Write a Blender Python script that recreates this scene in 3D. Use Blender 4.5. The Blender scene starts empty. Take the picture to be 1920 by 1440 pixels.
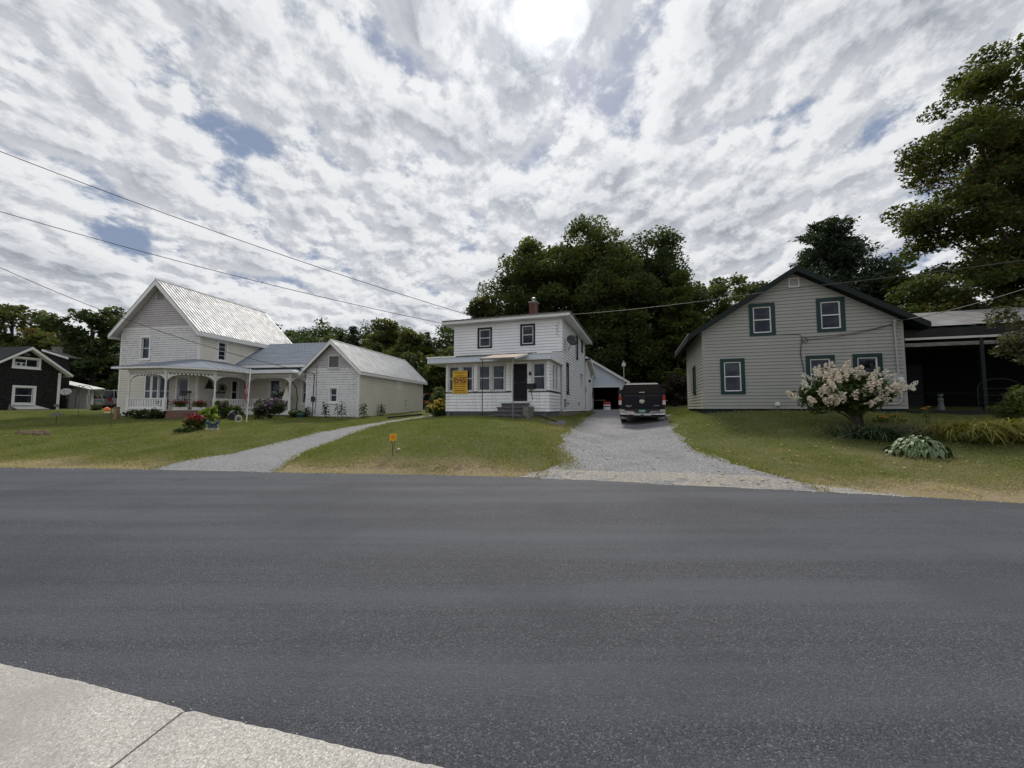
import bpy, math, random
import numpy as np
from mathutils import Vector, Matrix
random.seed(7); RNG = np.random.default_rng(11)
R = math.radians
SC = bpy.context.scene
COL = SC.collection

# ------------------------------------------------------------------ camera
FPX, CAMZ, PITCH = 721.0, 1.65, math.atan(45 / 721.0)
cam = bpy.data.cameras.new('camera'); cam.sensor_width = 36; cam.lens = 36 * FPX / 1920
cam.clip_start = 0.05; cam.clip_end = 3000
camo = bpy.data.objects.new('camera', cam); COL.objects.link(camo)
camo.location = (0, 0, CAMZ); camo.rotation_euler = (math.pi / 2 + PITCH, 0, 0)
SC.camera = camo

# ------------------------------------------------------------------ sky, sun, exposure
SUN_AZ, SUN_EL = R(5.0), R(47.5)      # azimuth measured from +Y towards +X
SUN_DIR = Vector((math.sin(SUN_AZ) * math.cos(SUN_EL), math.cos(SUN_AZ) * math.cos(SUN_EL), math.sin(SUN_EL)))
SC.view_settings.view_transform = 'Standard'; SC.view_settings.look = 'None'
SC.view_settings.exposure = 0.42; SC.view_settings.gamma = 1.0
SC.view_settings.use_curve_mapping = False
SC.render.engine = 'CYCLES'
SC.cycles.use_denoising = True
SC.cycles.max_bounces = 7; SC.cycles.transparent_max_bounces = 12
SC.cycles.sample_clamp_indirect = 6.0

w = bpy.data.worlds.new('World'); SC.world = w; w.use_nodes = True
nt = w.node_tree; nt.nodes.clear()
def nn(tree, kind, **kw):
    n = tree.nodes.new(kind)
    for k, v in kw.items():
        if k.startswith('i_'):
            n.inputs[k[2:].replace('_', ' ')].default_value = v
        else:
            setattr(n, k, v)
    return n
def link(tree, a, b): tree.links.new(a, b)
def math_n(tree, op, a, b=None, clamp=False):
    n = tree.nodes.new('ShaderNodeMath'); n.operation = op; n.use_clamp = clamp
    for i, v in enumerate((a, b)):
        if v is None: continue
        if isinstance(v, (int, float)): n.inputs[i].default_value = v
        else: tree.links.new(v, n.inputs[i])
    return n.outputs[0]
def ramp(tree, fac, stops):
    n = tree.nodes.new('ShaderNodeValToRGB'); cr = n.color_ramp
    while len(cr.elements) < len(stops): cr.elements.new(0.5)
    for el, (p, c) in zip(cr.elements, stops):
        el.position = p; el.color = (c, c, c, 1) if isinstance(c, (int, float)) else (*c, 1)
    tree.links.new(fac, n.inputs[0]); return n.outputs[0]
def mixc(tree, fac, a, b, blend='MIX'):
    n = tree.nodes.new('ShaderNodeMix'); n.data_type = 'RGBA'; n.blend_type = blend
    for s, v in ((n.inputs[0], fac), (n.inputs[6], a), (n.inputs[7], b)):
        if isinstance(v, (int, float)): s.default_value = v
        elif isinstance(v, tuple): s.default_value = (*v, 1)
        else: tree.links.new(v, s)
    return n.outputs[2]
def noise(tree, vec, scale, detail=4, rough=0.55, dist=0.0):
    n = tree.nodes.new('ShaderNodeTexNoise'); n.inputs['Scale'].default_value = scale
    n.inputs['Detail'].default_value = detail; n.inputs['Roughness'].default_value = rough
    n.inputs['Distortion'].default_value = dist
    if vec is not None: tree.links.new(vec, n.inputs['Vector'])
    return n.outputs['Fac']

SKY_STRENGTH = 0.1
tc = nn(nt, 'ShaderNodeTexCoord')
sky = nn(nt, 'ShaderNodeTexSky', sky_type='NISHITA', sun_disc=False, sun_elevation=SUN_EL, sun_rotation=SUN_AZ,
         air_density=1.0, dust_density=1.2, ozone_density=1.6)
sep = nn(nt, 'ShaderNodeSeparateXYZ'); link(nt, tc.outputs['Generated'], sep.inputs[0])
zz = math_n(nt, 'ADD', math_n(nt, 'MAXIMUM', sep.outputs[2], 0.0), 0.30)
comb = nn(nt, 'ShaderNodeCombineXYZ')
link(nt, math_n(nt, 'DIVIDE', sep.outputs[0], zz), comb.inputs[0])
link(nt, math_n(nt, 'DIVIDE', sep.outputs[1], zz), comb.inputs[1])
# altocumulus deck: a layer of cloud seen in perspective; the second, shifted sample gives each puff a lit and a shaded side
SUN_P = (SUN_DIR.x / (SUN_DIR.z + 0.30), SUN_DIR.y / (SUN_DIR.z + 0.30), 0.0)
SKY_LOC = (5.26, 2.78, 0.4)
def deck(shift):
    pos = comb.outputs[0]
    if shift:
        v1 = nn(nt, 'ShaderNodeVectorMath', operation='SUBTRACT'); v1.inputs[0].default_value = SUN_P; link(nt, pos, v1.inputs[1])
        v2 = nn(nt, 'ShaderNodeVectorMath', operation='NORMALIZE'); link(nt, v1.outputs[0], v2.inputs[0])
        v3 = nn(nt, 'ShaderNodeVectorMath', operation='MULTIPLY_ADD'); link(nt, v2.outputs[0], v3.inputs[0]); v3.inputs[1].default_value = (shift,) * 3; link(nt, pos, v3.inputs[2]); pos = v3.outputs[0]
    mp = nn(nt, 'ShaderNodeMapping'); link(nt, pos, mp.inputs[0])
    mp.inputs['Location'].default_value = SKY_LOC; mp.inputs['Rotation'].default_value = (0, 0, R(-35)); mp.inputs['Scale'].default_value = (1.0, 0.9, 1.0)
    P = mp.outputs[0]
    # puffs: smooth cells whose outlines are broken up by turbulence
    tb = nn(nt, 'ShaderNodeTexNoise'); tb.inputs['Scale'].default_value = 5.0; tb.inputs['Detail'].default_value = 6; tb.inputs['Roughness'].default_value = 0.62; link(nt, P, tb.inputs['Vector'])
    wv = nn(nt, 'ShaderNodeVectorMath', operation='MULTIPLY_ADD'); link(nt, tb.outputs['Color'], wv.inputs[0]); wv.inputs[1].default_value = (0.34, 0.34, 0.34); link(nt, P, wv.inputs[2])
    vo = nn(nt, 'ShaderNodeTexVoronoi', feature='SMOOTH_F1', voronoi_dimensions='2D'); vo.inputs['Scale'].default_value = 7.5; vo.inputs['Smoothness'].default_value = 0.55; link(nt, wv.outputs[0], vo.inputs['Vector'])
    big = noise(nt, P, 1.5, 3, 0.5, 0.3); mid = noise(nt, P, 4.6, 7, 0.64, 0.1); fine = noise(nt, P, 17.0, 5, 0.65, 0.0)
    d = math_n(nt, 'ADD', math_n(nt, 'MULTIPLY', big, 0.50), math_n(nt, 'MULTIPLY', mid, 0.92))
    d = math_n(nt, 'SUBTRACT', d, math_n(nt, 'MULTIPLY', vo.outputs['Distance'], 0.32))
    return math_n(nt, 'ADD', d, math_n(nt, 'MULTIPLY', fine, 0.22))
den0 = deck(0.0); den1 = deck(0.034)
# thicker veil towards the horizon, where the line of sight crosses more cloud
hz = ramp(nt, sep.outputs[2], [(0.0, 0.20), (0.30, 0.07), (0.65, 0.0)])
den = math_n(nt, 'ADD', den0, hz)
mr = nn(nt, 'ShaderNodeMapRange', interpolation_type='SMOOTHSTEP'); link(nt, den, mr.inputs[0])
mr.inputs[1].default_value = 0.465; mr.inputs[2].default_value = 0.64
cov = mr.outputs[0]
rel = math_n(nt, 'SUBTRACT', den0, den1)
lit = nn(nt, 'ShaderNodeMapRange'); link(nt, rel, lit.inputs[0]); lit.inputs[1].default_value = -0.075; lit.inputs[2].default_value = 0.075
thk = nn(nt, 'ShaderNodeMapRange'); link(nt, den0, thk.inputs[0]); thk.inputs[1].default_value = 0.60; thk.inputs[2].default_value = 0.98
sh = math_n(nt, 'ADD', math_n(nt, 'MULTIPLY', lit.outputs[0], 0.50), math_n(nt, 'MULTIPLY', math_n(nt, 'SUBTRACT', 1.0, thk.outputs[0]), 0.50), True)
tone = ramp(nt, sh, [(0.12, (2.55, 2.75, 3.15)), (0.42, (4.1, 4.3, 4.65)), (0.85, (6.5, 6.6, 6.75))])
# forward scattering of the veiled sun
sd = nn(nt, 'ShaderNodeVectorMath', operation='DOT_PRODUCT'); link(nt, tc.outputs['Generated'], sd.inputs[0]); sd.inputs[1].default_value = SUN_DIR
dp = math_n(nt, 'MAXIMUM', sd.outputs['Value'], 0.0)
g1 = math_n(nt, 'POWER', dp, 2600.0); g2 = math_n(nt, 'POWER', dp, 210.0); g3 = math_n(nt, 'POWER', dp, 12.0)
glow = math_n(nt, 'ADD', math_n(nt, 'MULTIPLY', g1, 1.5), math_n(nt, 'ADD', math_n(nt, 'MULTIPLY', g2, 0.30), math_n(nt, 'MULTIPLY', g3, 0.10)))
glow = math_n(nt, 'ADD', glow, 0.95)
gcol = nn(nt, 'ShaderNodeVectorMath', operation='SCALE'); link(nt, tone, gcol.inputs[0]); link(nt, glow, gcol.inputs['Scale'])
# thin high haze dulls the blue in the gaps
gap = mixc(nt, 0.85, sky.outputs[0], (1.7, 2.1, 3.0))
fin = mixc(nt, cov, gap, gcol.outputs[0])
bg = nn(nt, 'ShaderNodeBackground'); link(nt, fin, bg.inputs[0]); bg.inputs[1].default_value = SKY_STRENGTH
wo = nn(nt, 'ShaderNodeOutputWorld'); link(nt, bg.outputs[0], wo.inputs[0])

sun = bpy.data.lights.new('sun', 'SUN'); sun.energy = 2.0; sun.angle = R(9.0); sun.color = (1.0, 0.94, 0.85)
suno = bpy.data.objects.new('sun', sun); COL.objects.link(suno)
suno.rotation_euler = (-SUN_DIR).to_track_quat('-Z', 'Y').to_euler(); suno.location = (0, 0, 60)

# ------------------------------------------------------------------ materials
M = {}
def new_mat(name):
    m = bpy.data.materials.new(name); m.use_nodes = True; t = m.node_tree; t.nodes.clear()
    o = t.nodes.new('ShaderNodeOutputMaterial'); b = t.nodes.new('ShaderNodeBsdfPrincipled')
    t.links.new(b.outputs[0], o.inputs[0]); M[name] = m
    return m, t, b, o
def coords(t, kind='Object'):
    return t.nodes.new('ShaderNodeTexCoord').outputs[kind]
def stretch(t, vec, s):
    n = t.nodes.new('ShaderNodeMapping'); n.inputs['Scale'].default_value = s; t.links.new(vec, n.inputs[0]); return n.outputs[0]
def add_bump(t, b, h, strength, dist=0.01):
    n = t.nodes.new('ShaderNodeBump'); n.inputs['Strength'].default_value = strength; n.inputs['Distance'].default_value = dist
    t.links.new(h, n.inputs['Height']); t.links.new(n.outputs[0], b.inputs['Normal'])
def pmat(name, c, c2=None, scale=6.0, detail=5, rough=0.6, rough2=None, bump=0.0, bscale=None, metal=0.0, spec=0.4, st=(1, 1, 1), lo=0.35, hi=0.68, coat=0.0):
    m, t, b, o = new_mat(name)
    v = stretch(t, coords(t), st)
    b.inputs['Roughness'].default_value = rough; b.inputs['Metallic'].default_value = metal
    b.inputs['Specular IOR Level'].default_value = spec; b.inputs['Coat Weight'].default_value = coat
    if c2 is None: c2 = tuple(x * 0.82 for x in c)
    f = noise(t, v, scale, detail)
    fr = ramp(t, f, [(lo, 0.0), (hi, 1.0)])
    t.links.new(mixc(t, fr, c, c2), b.inputs['Base Color'])
    if rough2 is not None:
        n = t.nodes.new('ShaderNodeMapRange'); t.links.new(fr, n.inputs[0]); n.inputs[3].default_value = rough; n.inputs[4].default_value = rough2
        t.links.new(n.outputs[0], b.inputs['Roughness'])
    if bump: add_bump(t, b, noise(t, v, bscale or scale * 3, 4), bump, 0.01)
    return m

def paint_mat(name, c, dirt, amt=0.5, rough=0.55, streak=True, peel=0.0, peelc=(0.22, 0.21, 0.20)):
    """painted board: slight tone change, rain streaks, scuffed dirt, optional flaking to bare wood"""
    m, t, b, o = new_mat(name); v = coords(t); b.inputs['Roughness'].default_value = rough; b.inputs['Specular IOR Level'].default_value = 0.3
    col = mixc(t, ramp(t, noise(t, v, 0.9, 4), [(0.35, 0.0), (0.7, 1.0)]), c, tuple(x * 0.92 for x in c))
    sv = stretch(t, v, (5, 5, 0.5)) if streak else v
    col = mixc(t, ramp(t, noise(t, sv, 2.2, 6, 0.65), [(0.5, 0.0), (0.78, amt)]), col, dirt)
    if peel:
        pv = stretch(t, v, (1, 1, 3.5))
        f = math_n(t, 'MULTIPLY', ramp(t, noise(t, pv, 7.0, 6, 0.7), [(0.52, 0.0), (0.6, 1.0)]), ramp(t, noise(t, v, 0.55, 3), [(0.35, 0.15), (0.6, 1.0)]))
        col = mixc(t, math_n(t, 'MULTIPLY', f, peel), col, peelc)
    t.links.new(col, b.inputs['Base Color']); add_bump(t, b, noise(t, stretch(t, v, (2, 2, 12)), 9, 4), 0.12, 0.004)
    return m

paint_mat('white_vinyl', (0.86, 0.87, 0.89), (0.52, 0.54, 0.50), 0.22)
paint_mat('white_vinyl_dirty', (0.86, 0.87, 0.89), (0.30, 0.34, 0.26), 0.6)
paint_mat('peeling_white', (0.73, 0.73, 0.74), (0.46, 0.45, 0.45), 0.5, peel=0.8)
paint_mat('gable_grey', (0.50, 0.48, 0.50), (0.33, 0.31, 0.33), 0.6, peel=0.7, peelc=(0.30, 0.28, 0.27))
paint_mat('cream_siding', (0.76, 0.73, 0.64), (0.52, 0.49, 0.42), 0.45)
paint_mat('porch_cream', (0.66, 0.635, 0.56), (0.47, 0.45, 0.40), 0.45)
paint_mat('grey_siding', (0.345, 0.348, 0.325), (0.26, 0.262, 0.242), 0.35)
paint_mat('pale_siding', (0.52, 0.50, 0.42), (0.38, 0.36, 0.30), 0.35)
paint_mat('porch_shade', (0.009, 0.010, 0.010), (0.005, 0.005, 0.005), 0.5, rough=0.95).node_tree.nodes['Principled BSDF'].inputs['Specular IOR Level'].default_value = 0.03  # porch shade put into a near-black wall and rail colour
paint_mat('garage_blue', (0.62, 0.68, 0.76), (0.45, 0.49, 0.54), 0.4)
paint_mat('white_trim', (0.80, 0.80, 0.79), (0.47, 0.46, 0.42), 0.35)
paint_mat('worn_trim', (0.62, 0.62, 0.60), (0.30, 0.29, 0.27), 0.6, peel=0.5)
paint_mat('dark_trim', (0.018, 0.018, 0.026), (0.05, 0.05, 0.05), 0.3)
paint_mat('green_trim', (0.005, 0.034, 0.034), (0.012, 0.04, 0.036), 0.3, rough=0.45)
paint_mat('dark_green', (0.003, 0.011, 0.010), (0.008, 0.014, 0.012), 0.3, rough=0.6)
paint_mat('foundation_green', (0.006, 0.022, 0.027), (0.015, 0.03, 0.03), 0.5)
pmat('shingle_black', (0.012, 0.011, 0.012), (0.035, 0.031, 0.030), 7, 6, 0.85, bump=0.5, bscale=30, spec=0.2)
pmat('stone', (0.30, 0.28, 0.25), (0.15, 0.145, 0.13), 3.5, 6, 0.9, bump=0.8, bscale=9)
pmat('mortar', (0.30, 0.29, 0.27), (0.2, 0.19, 0.18), 9, 4, 0.9, bump=0.3)
pmat('brick', (0.16, 0.05, 0.036), (0.085, 0.036, 0.03), 5, 6, 0.85, bump=0.4, bscale=40)
pmat('weathered_wood', (0.24, 0.23, 0.22), (0.10, 0.095, 0.09), 4, 7, 0.85, bump=0.5, st=(1, 1, 6))
pmat('grey_boards', (0.17, 0.18, 0.19), (0.075, 0.08, 0.085), 4, 7, 0.85, bump=0.4, st=(6, 6, 1))
pmat('step_wood', (0.17, 0.155, 0.165), (0.07, 0.065, 0.07), 3, 7, 0.85, bump=0.4, st=(1, 6, 6))
pmat('red_deck', (0.26, 0.15, 0.115), (0.17, 0.105, 0.085), 3, 6, 0.7, bump=0.3, st=(1, 6, 6))
pmat('galv_roof', (0.50, 0.51, 0.52), (0.36, 0.37, 0.38), 1.6, 5, 0.5, 0.62, metal=0.25, spec=0.5, st=(0.4, 2, 2))
pmat('blue_roof', (0.28, 0.31, 0.36), (0.20, 0.23, 0.27), 1.6, 5, 0.5, 0.6, metal=0.25, spec=0.5, st=(0.4, 2, 2))
pmat('old_metal_roof', (0.30, 0.30, 0.30), (0.17, 0.165, 0.16), 1.2, 6, 0.6, 0.7, metal=0.2)
pmat('asphalt_shingle', (0.20, 0.20, 0.21), (0.10, 0.10, 0.10), 4, 6, 0.9, bump=0.5, bscale=60)
pmat('dark_shingle', (0.04, 0.042, 0.045), (0.022, 0.022, 0.024), 4, 6, 0.9, spec=0.1, bump=0.5, bscale=50)
pmat('rust_awning', (0.44, 0.36, 0.30), (0.28, 0.19, 0.14), 5, 6, 0.75)
pmat('black_metal', (0.012, 0.012, 0.013), (0.03, 0.028, 0.026), 8, 4, 0.45)
pmat('grey_metal', (0.32, 0.33, 0.34), (0.22, 0.22, 0.23), 8, 4, 0.4, metal=0.6)
pmat('pvc_grey', (0.42, 0.43, 0.43), (0.34, 0.34, 0.34), 6, 4, 0.5)
pmat('white_plastic', (0.80, 0.80, 0.80), (0.66, 0.66, 0.65), 6, 4, 0.4)
pmat('door_dark', (0.010, 0.010, 0.016), (0.016, 0.016, 0.022), 3, 4, 0.5, spec=0.15)
pmat('door_grey', (0.42, 0.43, 0.46), (0.34, 0.35, 0.38), 3, 4, 0.5)
pmat('wood_plain', (0.32, 0.2, 0.11), (0.2, 0.12, 0.07), 5, 6, 0.7, st=(1, 1, 5))
pmat('curtain', (0.42, 0.41, 0.38), (0.28, 0.27, 0.25), 5, 4, 0.9, st=(8, 8, 0.6))
pmat('blind_grey', (0.36, 0.37, 0.36), (0.28, 0.29, 0.29), 2, 3, 0.8)
pmat('dark_room', (0.025, 0.024, 0.023), (0.016, 0.016, 0.016), 3, 4, 0.9)  # near-black; also carries the shade over and inside the grey house porch
pmat('wire', (0.06, 0.06, 0.065), (0.035, 0.035, 0.035), 3, 2, 0.6)
pmat('bark', (0.085, 0.07, 0.055), (0.04, 0.034, 0.028), 6, 7, 0.9, bump=0.9, bscale=16, st=(1, 1, 0.25))
pmat('truck_paint', (0.004, 0.005, 0.013), (0.006, 0.007, 0.015), 2, 2, 0.25, spec=0.22)
pmat('truck_glass', (0.004, 0.005, 0.008), (0.006, 0.007, 0.010), 2, 2, 0.08, spec=0.35)
pmat('chrome', (0.62, 0.63, 0.64), (0.5, 0.5, 0.5), 4, 3, 0.18, metal=1.0)
pmat('tyre', (0.016, 0.016, 0.016), (0.028, 0.027, 0.025), 14, 4, 0.85, bump=0.4)
pmat('tail_red', (0.30, 0.012, 0.012), (0.2, 0.01, 0.01), 5, 2, 0.2, coat=0.5)
pmat('tail_clear', (0.62, 0.50, 0.46), (0.5, 0.42, 0.4), 5, 2, 0.2, coat=0.5)
pmat('plate_green', (0.02, 0.17, 0.13), (0.02, 0.14, 0.11), 5, 2, 0.4)
pmat('suv_grey', (0.19, 0.18, 0.19), (0.16, 0.15, 0.16), 2, 2, 0.25, metal=0.3, coat=0.5)
pmat('car_white', (0.74, 0.75, 0.77), (0.68, 0.69, 0.7), 2, 2, 0.25, coat=0.5)
pmat('car_red', (0.28, 0.03, 0.025), (0.22, 0.02, 0.02), 2, 2, 0.25, coat=0.5)
pmat('sign_yellow', (0.72, 0.42, 0.015), (0.66, 0.36, 0.012), 3, 4, 0.45)
pmat('sign_orange', (0.85, 0.42, 0.01), (0.85, 0.34, 0.01), 3, 3, 0.4)
pmat('ink_red', (0.12, 0.006, 0.012), (0.07, 0.005, 0.02), 9, 3, 0.5)
pmat('ink_dark', (0.05, 0.02, 0.02), (0.03, 0.015, 0.02), 9, 3, 0.5)
pmat('ink_orange', (0.62, 0.12, 0.01), (0.5, 0.09, 0.01), 9, 3, 0.5)
pmat('sign_red', (0.42, 0.03, 0.03), (0.33, 0.02, 0.02), 5, 3, 0.5)
pmat('butterfly_blue', (0.03, 0.20, 0.52), (0.05, 0.33, 0.66), 7, 3, 0.4)
pmat('black_paint', (0.012, 0.012, 0.014), (0.02, 0.02, 0.02), 5, 3, 0.5)
pmat('flag_red', (0.45, 0.03, 0.04), (0.35, 0.02, 0.03), 5, 3, 0.8)
pmat('flag_blue', (0.02, 0.03, 0.13), (0.015, 0.02, 0.1), 5, 3, 0.8)
pmat('flag_white', (0.75, 0.73, 0.70), (0.65, 0.63, 0.6), 5, 3, 0.8)
pmat('orange_plastic', (0.80, 0.22, 0.06), (0.68, 0.16, 0.04), 5, 3, 0.4)
pmat('petal_cream', (0.76, 0.71, 0.56), (0.70, 0.57, 0.46), 5, 4, 0.7)
pmat('petal_white', (0.72, 0.70, 0.60), (0.6, 0.58, 0.5), 5, 4, 0.7)
pmat('petal_red', (0.22, 0.018, 0.022), (0.32, 0.05, 0.035), 5, 4, 0.6)
pmat('petal_orange', (0.75, 0.27, 0.02), (0.65, 0.36, 0.03), 5, 4, 0.6)
pmat('petal_yellow', (0.70, 0.52, 0.06), (0.55, 0.42, 0.08), 5, 4, 0.6)
pmat('petal_purple', (0.24, 0.12, 0.26), (0.33, 0.2, 0.32), 5, 4, 0.7)
pmat('sunflower_petal', (0.62, 0.58, 0.40), (0.5, 0.45, 0.3), 5, 4, 0.6)
pmat('gutter_silt', (0.16, 0.15, 0.135), (0.075, 0.072, 0.068), 9, 6, 0.95, bump=0.6, bscale=60)
pmat('soil', (0.075, 0.052, 0.036), (0.14, 0.095, 0.065), 6, 6, 0.95, bump=0.8, bscale=25)
pmat('teal_plastic', (0.03, 0.11, 0.11), (0.02, 0.08, 0.08), 5, 3, 0.5)
pmat('litter_leaf', (0.42, 0.33, 0.14), (0.30, 0.2, 0.09), 9, 3, 0.8)
pmat('pebble', (0.55, 0.53, 0.49), (0.36, 0.34, 0.31), 20, 3, 0.85)

def leaf_mat(name, stops, trans=0.35, rough=0.55):
    m, t, b, o = new_mat(name)
    a = t.nodes.new('ShaderNodeAttribute'); a.attribute_name = 'rnd'
    col = ramp(t, a.outputs['Fac'], stops)
    b.inputs['Roughness'].default_value = rough; b.inputs['Specular IOR Level'].default_value = 0.25
    t.links.new(col, b.inputs['Base Color'])
    tr = t.nodes.new('ShaderNodeBsdfTranslucent')
    t.links.new(mixc(t, 1.0, col, (1.25, 1.35, 0.65), 'MULTIPLY'), tr.inputs[0])
    mx = t.nodes.new('ShaderNodeMixShader'); mx.inputs[0].default_value = trans
    t.links.new(b.outputs[0], mx.inputs[1]); t.links.new(tr.outputs[0], mx.inputs[2]); t.links.new(mx.outputs[0], o.inputs[0])
    return m
leaf_mat('leaf_maple', [(0.0, (0.055, 0.078, 0.030)), (0.6, (0.090, 0.112, 0.040)), (0.92, (0.13, 0.145, 0.046)), (1.0, (0.17, 0.15, 0.05))], 0.48)
leaf_mat('leaf_dark', [(0.0, (0.042, 0.066, 0.032)), (0.7, (0.070, 0.096, 0.042)), (1.0, (0.10, 0.12, 0.048))], 0.46)
leaf_mat('leaf_turning', [(0.0, (0.050, 0.070, 0.024)), (0.6, (0.086, 0.102, 0.034)), (0.88, (0.125, 0.122, 0.040)), (0.95, (0.16, 0.10, 0.04)), (1.0, (0.19, 0.105, 0.045))], 0.4)
leaf_mat('leaf_yellowgreen', [(0.0, (0.060, 0.085, 0.024)), (0.7, (0.10, 0.125, 0.034)), (1.0, (0.15, 0.155, 0.045))], 0.46)
leaf_mat('leaf_aspen', [(0.0, (0.085, 0.105, 0.038)), (0.7, (0.13, 0.145, 0.055)), (1.0, (0.18, 0.175, 0.07))], 0.46)
leaf_mat('needle', [(0.0, (0.032, 0.054, 0.038)), (0.8, (0.055, 0.080, 0.050)), (1.0, (0.08, 0.10, 0.058))], 0.25)
leaf_mat('leaf_garden', [(0.0, (0.05, 0.085, 0.024)), (0.7, (0.09, 0.13, 0.036)), (1.0, (0.15, 0.17, 0.05))], 0.38)
leaf_mat('leaf_lime', [(0.0, (0.16, 0.24, 0.05)), (0.7, (0.26, 0.33, 0.08)), (1.0, (0.34, 0.38, 0.12))], 0.35)
leaf_mat('leaf_crab', [(0.0, (0.05, 0.055, 0.03)), (0.7, (0.10, 0.10, 0.06)), (1.0, (0.17, 0.15, 0.10))], 0.3)
leaf_mat('leaf_purple', [(0.0, (0.025, 0.02, 0.016)), (0.7, (0.05, 0.035, 0.026)), (1.0, (0.08, 0.05, 0.035))], 0.3)
leaf_mat('blade_dark', [(0.0, (0.015, 0.035, 0.016)), (0.7, (0.03, 0.055, 0.024)), (1.0, (0.05, 0.075, 0.03))], 0.3)
leaf_mat('blade_bright', [(0.0, (0.11, 0.12, 0.025)), (0.6, (0.20, 0.20, 0.045)), (1.0, (0.34, 0.29, 0.09))], 0.4)
leaf_mat('grass_blade', [(0.0, (0.150, 0.178, 0.052)), (0.3, (0.220, 0.232, 0.084)), (0.52, (0.285, 0.262, 0.125)), (0.72, (0.37, 0.315, 0.20)), (1.0, (0.52, 0.45, 0.34))], 0.35)
# hosta: green centre, cream rim, from the leaf's own coordinates
m, t, b, o = new_mat('hosta_leaf'); a = t.nodes.new('ShaderNodeAttribute'); a.attribute_name = 'rim'
v = math_n(t, 'ADD', a.outputs['Fac'], math_n(t, 'MULTIPLY', math_n(t, 'SUBTRACT', noise(t, coords(t), 30, 3), 0.5), 0.5))
t.links.new(ramp(t, v, [(0.4, (0.055, 0.10, 0.034)), (0.85, (0.24, 0.30, 0.14))]), b.inputs['Base Color']); b.inputs['Roughness'].default_value = 0.5

# glass: thin pane, mirror by angle, dim see-through
m, t, b, o = new_mat('glass'); t.nodes.remove(b)
gl = t.nodes.new('ShaderNodeBsdfGlossy'); gl.inputs['Roughness'].default_value = 0.02; gl.inputs['Color'].default_value = (0.72, 0.82, 1.0, 1)
bn = t.nodes.new('ShaderNodeBump'); bn.inputs['Strength'].default_value = 0.05; bn.inputs['Distance'].default_value = 0.02
t.links.new(noise(t, coords(t), 2.0, 2), bn.inputs['Height']); t.links.new(bn.outputs[0], gl.inputs['Normal'])
tp = t.nodes.new('ShaderNodeBsdfTransparent'); tp.inputs[0].default_value = (0.40, 0.43, 0.45, 1)
fr = t.nodes.new('ShaderNodeFresnel'); fr.inputs['IOR'].default_value = 1.55
mx = t.nodes.new('ShaderNodeMixShader'); t.links.new(math_n(t, 'ADD', math_n(t, 'MULTIPLY', fr.outputs[0], 0.85), 0.0, True), mx.inputs[0])
t.links.new(tp.outputs[0], mx.inputs[1]); t.links.new(gl.outputs[0], mx.inputs[2]); t.links.new(mx.outputs[0], o.inputs[0])

# asphalt of the road: every stone its own grey, binder between them, paler and darker bands left by the paver and the wheels
m, t, b, o = new_mat('road_asphalt'); v = coords(t)
def stones(sc):
    vo = t.nodes.new('ShaderNodeTexVoronoi'); vo.inputs['Scale'].default_value = sc; t.links.new(v, vo.inputs['Vector'])
    s = t.nodes.new('ShaderNodeSeparateColor'); t.links.new(vo.outputs['Color'], s.inputs[0]); return s.outputs[0], vo.outputs['Distance']
s1, d1 = stones(85); s2, d2 = stones(170); cl = noise(t, v, 26, 3, 0.7)
c = ramp(t, s1, [(0.0, (0.010, 0.011, 0.014)), (0.6, (0.040, 0.042, 0.049)), (0.93, (0.085, 0.088, 0.098)), (1.0, (0.19, 0.19, 0.198))])
c = mixc(t, 0.5, c, ramp(t, s2, [(0.0, (0.010, 0.011, 0.014)), (0.6, (0.044, 0.047, 0.054)), (0.94, (0.095, 0.098, 0.108)), (1.0, (0.34, 0.34, 0.345))]))
c = mixc(t, ramp(t, cl, [(0.35, 0.0), (0.7, 0.35)]), c, (0.060, 0.064, 0.073))
rv = t.nodes.new('ShaderNodeMapping'); rv.inputs['Rotation'].default_value = (0, 0, R(12)); rv.inputs['Scale'].default_value = (0.045, 0.75, 1); t.links.new(v, rv.inputs[0])
c = mixc(t, ramp(t, noise(t, rv.outputs[0], 1.5, 5, 0.6), [(0.42, 0.0), (0.60, 0.70)]), c, (0.080, 0.085, 0.096))
rv2 = t.nodes.new('ShaderNodeMapping'); rv2.inputs['Rotation'].default_value = (0, 0, R(12)); rv2.inputs['Scale'].default_value = (0.12, 4.5, 1); rv2.inputs['Location'].default_value = (4, 2, 0); t.links.new(v, rv2.inputs[0])
c = mixc(t, ramp(t, noise(t, rv2.outputs[0], 1.3, 6, 0.65), [(0.50, 0.0), (0.70, 0.22)]), c, (0.090, 0.094, 0.104))
c = mixc(t, ramp(t, noise(t, v, 0.45, 6, 0.6), [(0.48, 0.0), (0.70, 0.55)]), c, (0.026, 0.029, 0.036))
c = mixc(t, 1.0, c, (1.02, 1.04, 1.10), 'MULTIPLY')
t.links.new(c, b.inputs['Base Color']); b.inputs['Roughness'].default_value = 0.75; b.inputs['Specular IOR Level'].default_value = 0.35
add_bump(t, b, math_n(t, 'ADD', math_n(t, 'MULTIPLY', s1, 0.6), math_n(t, 'SUBTRACT', 1.0, d1)), 0.7, 0.008)

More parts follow.
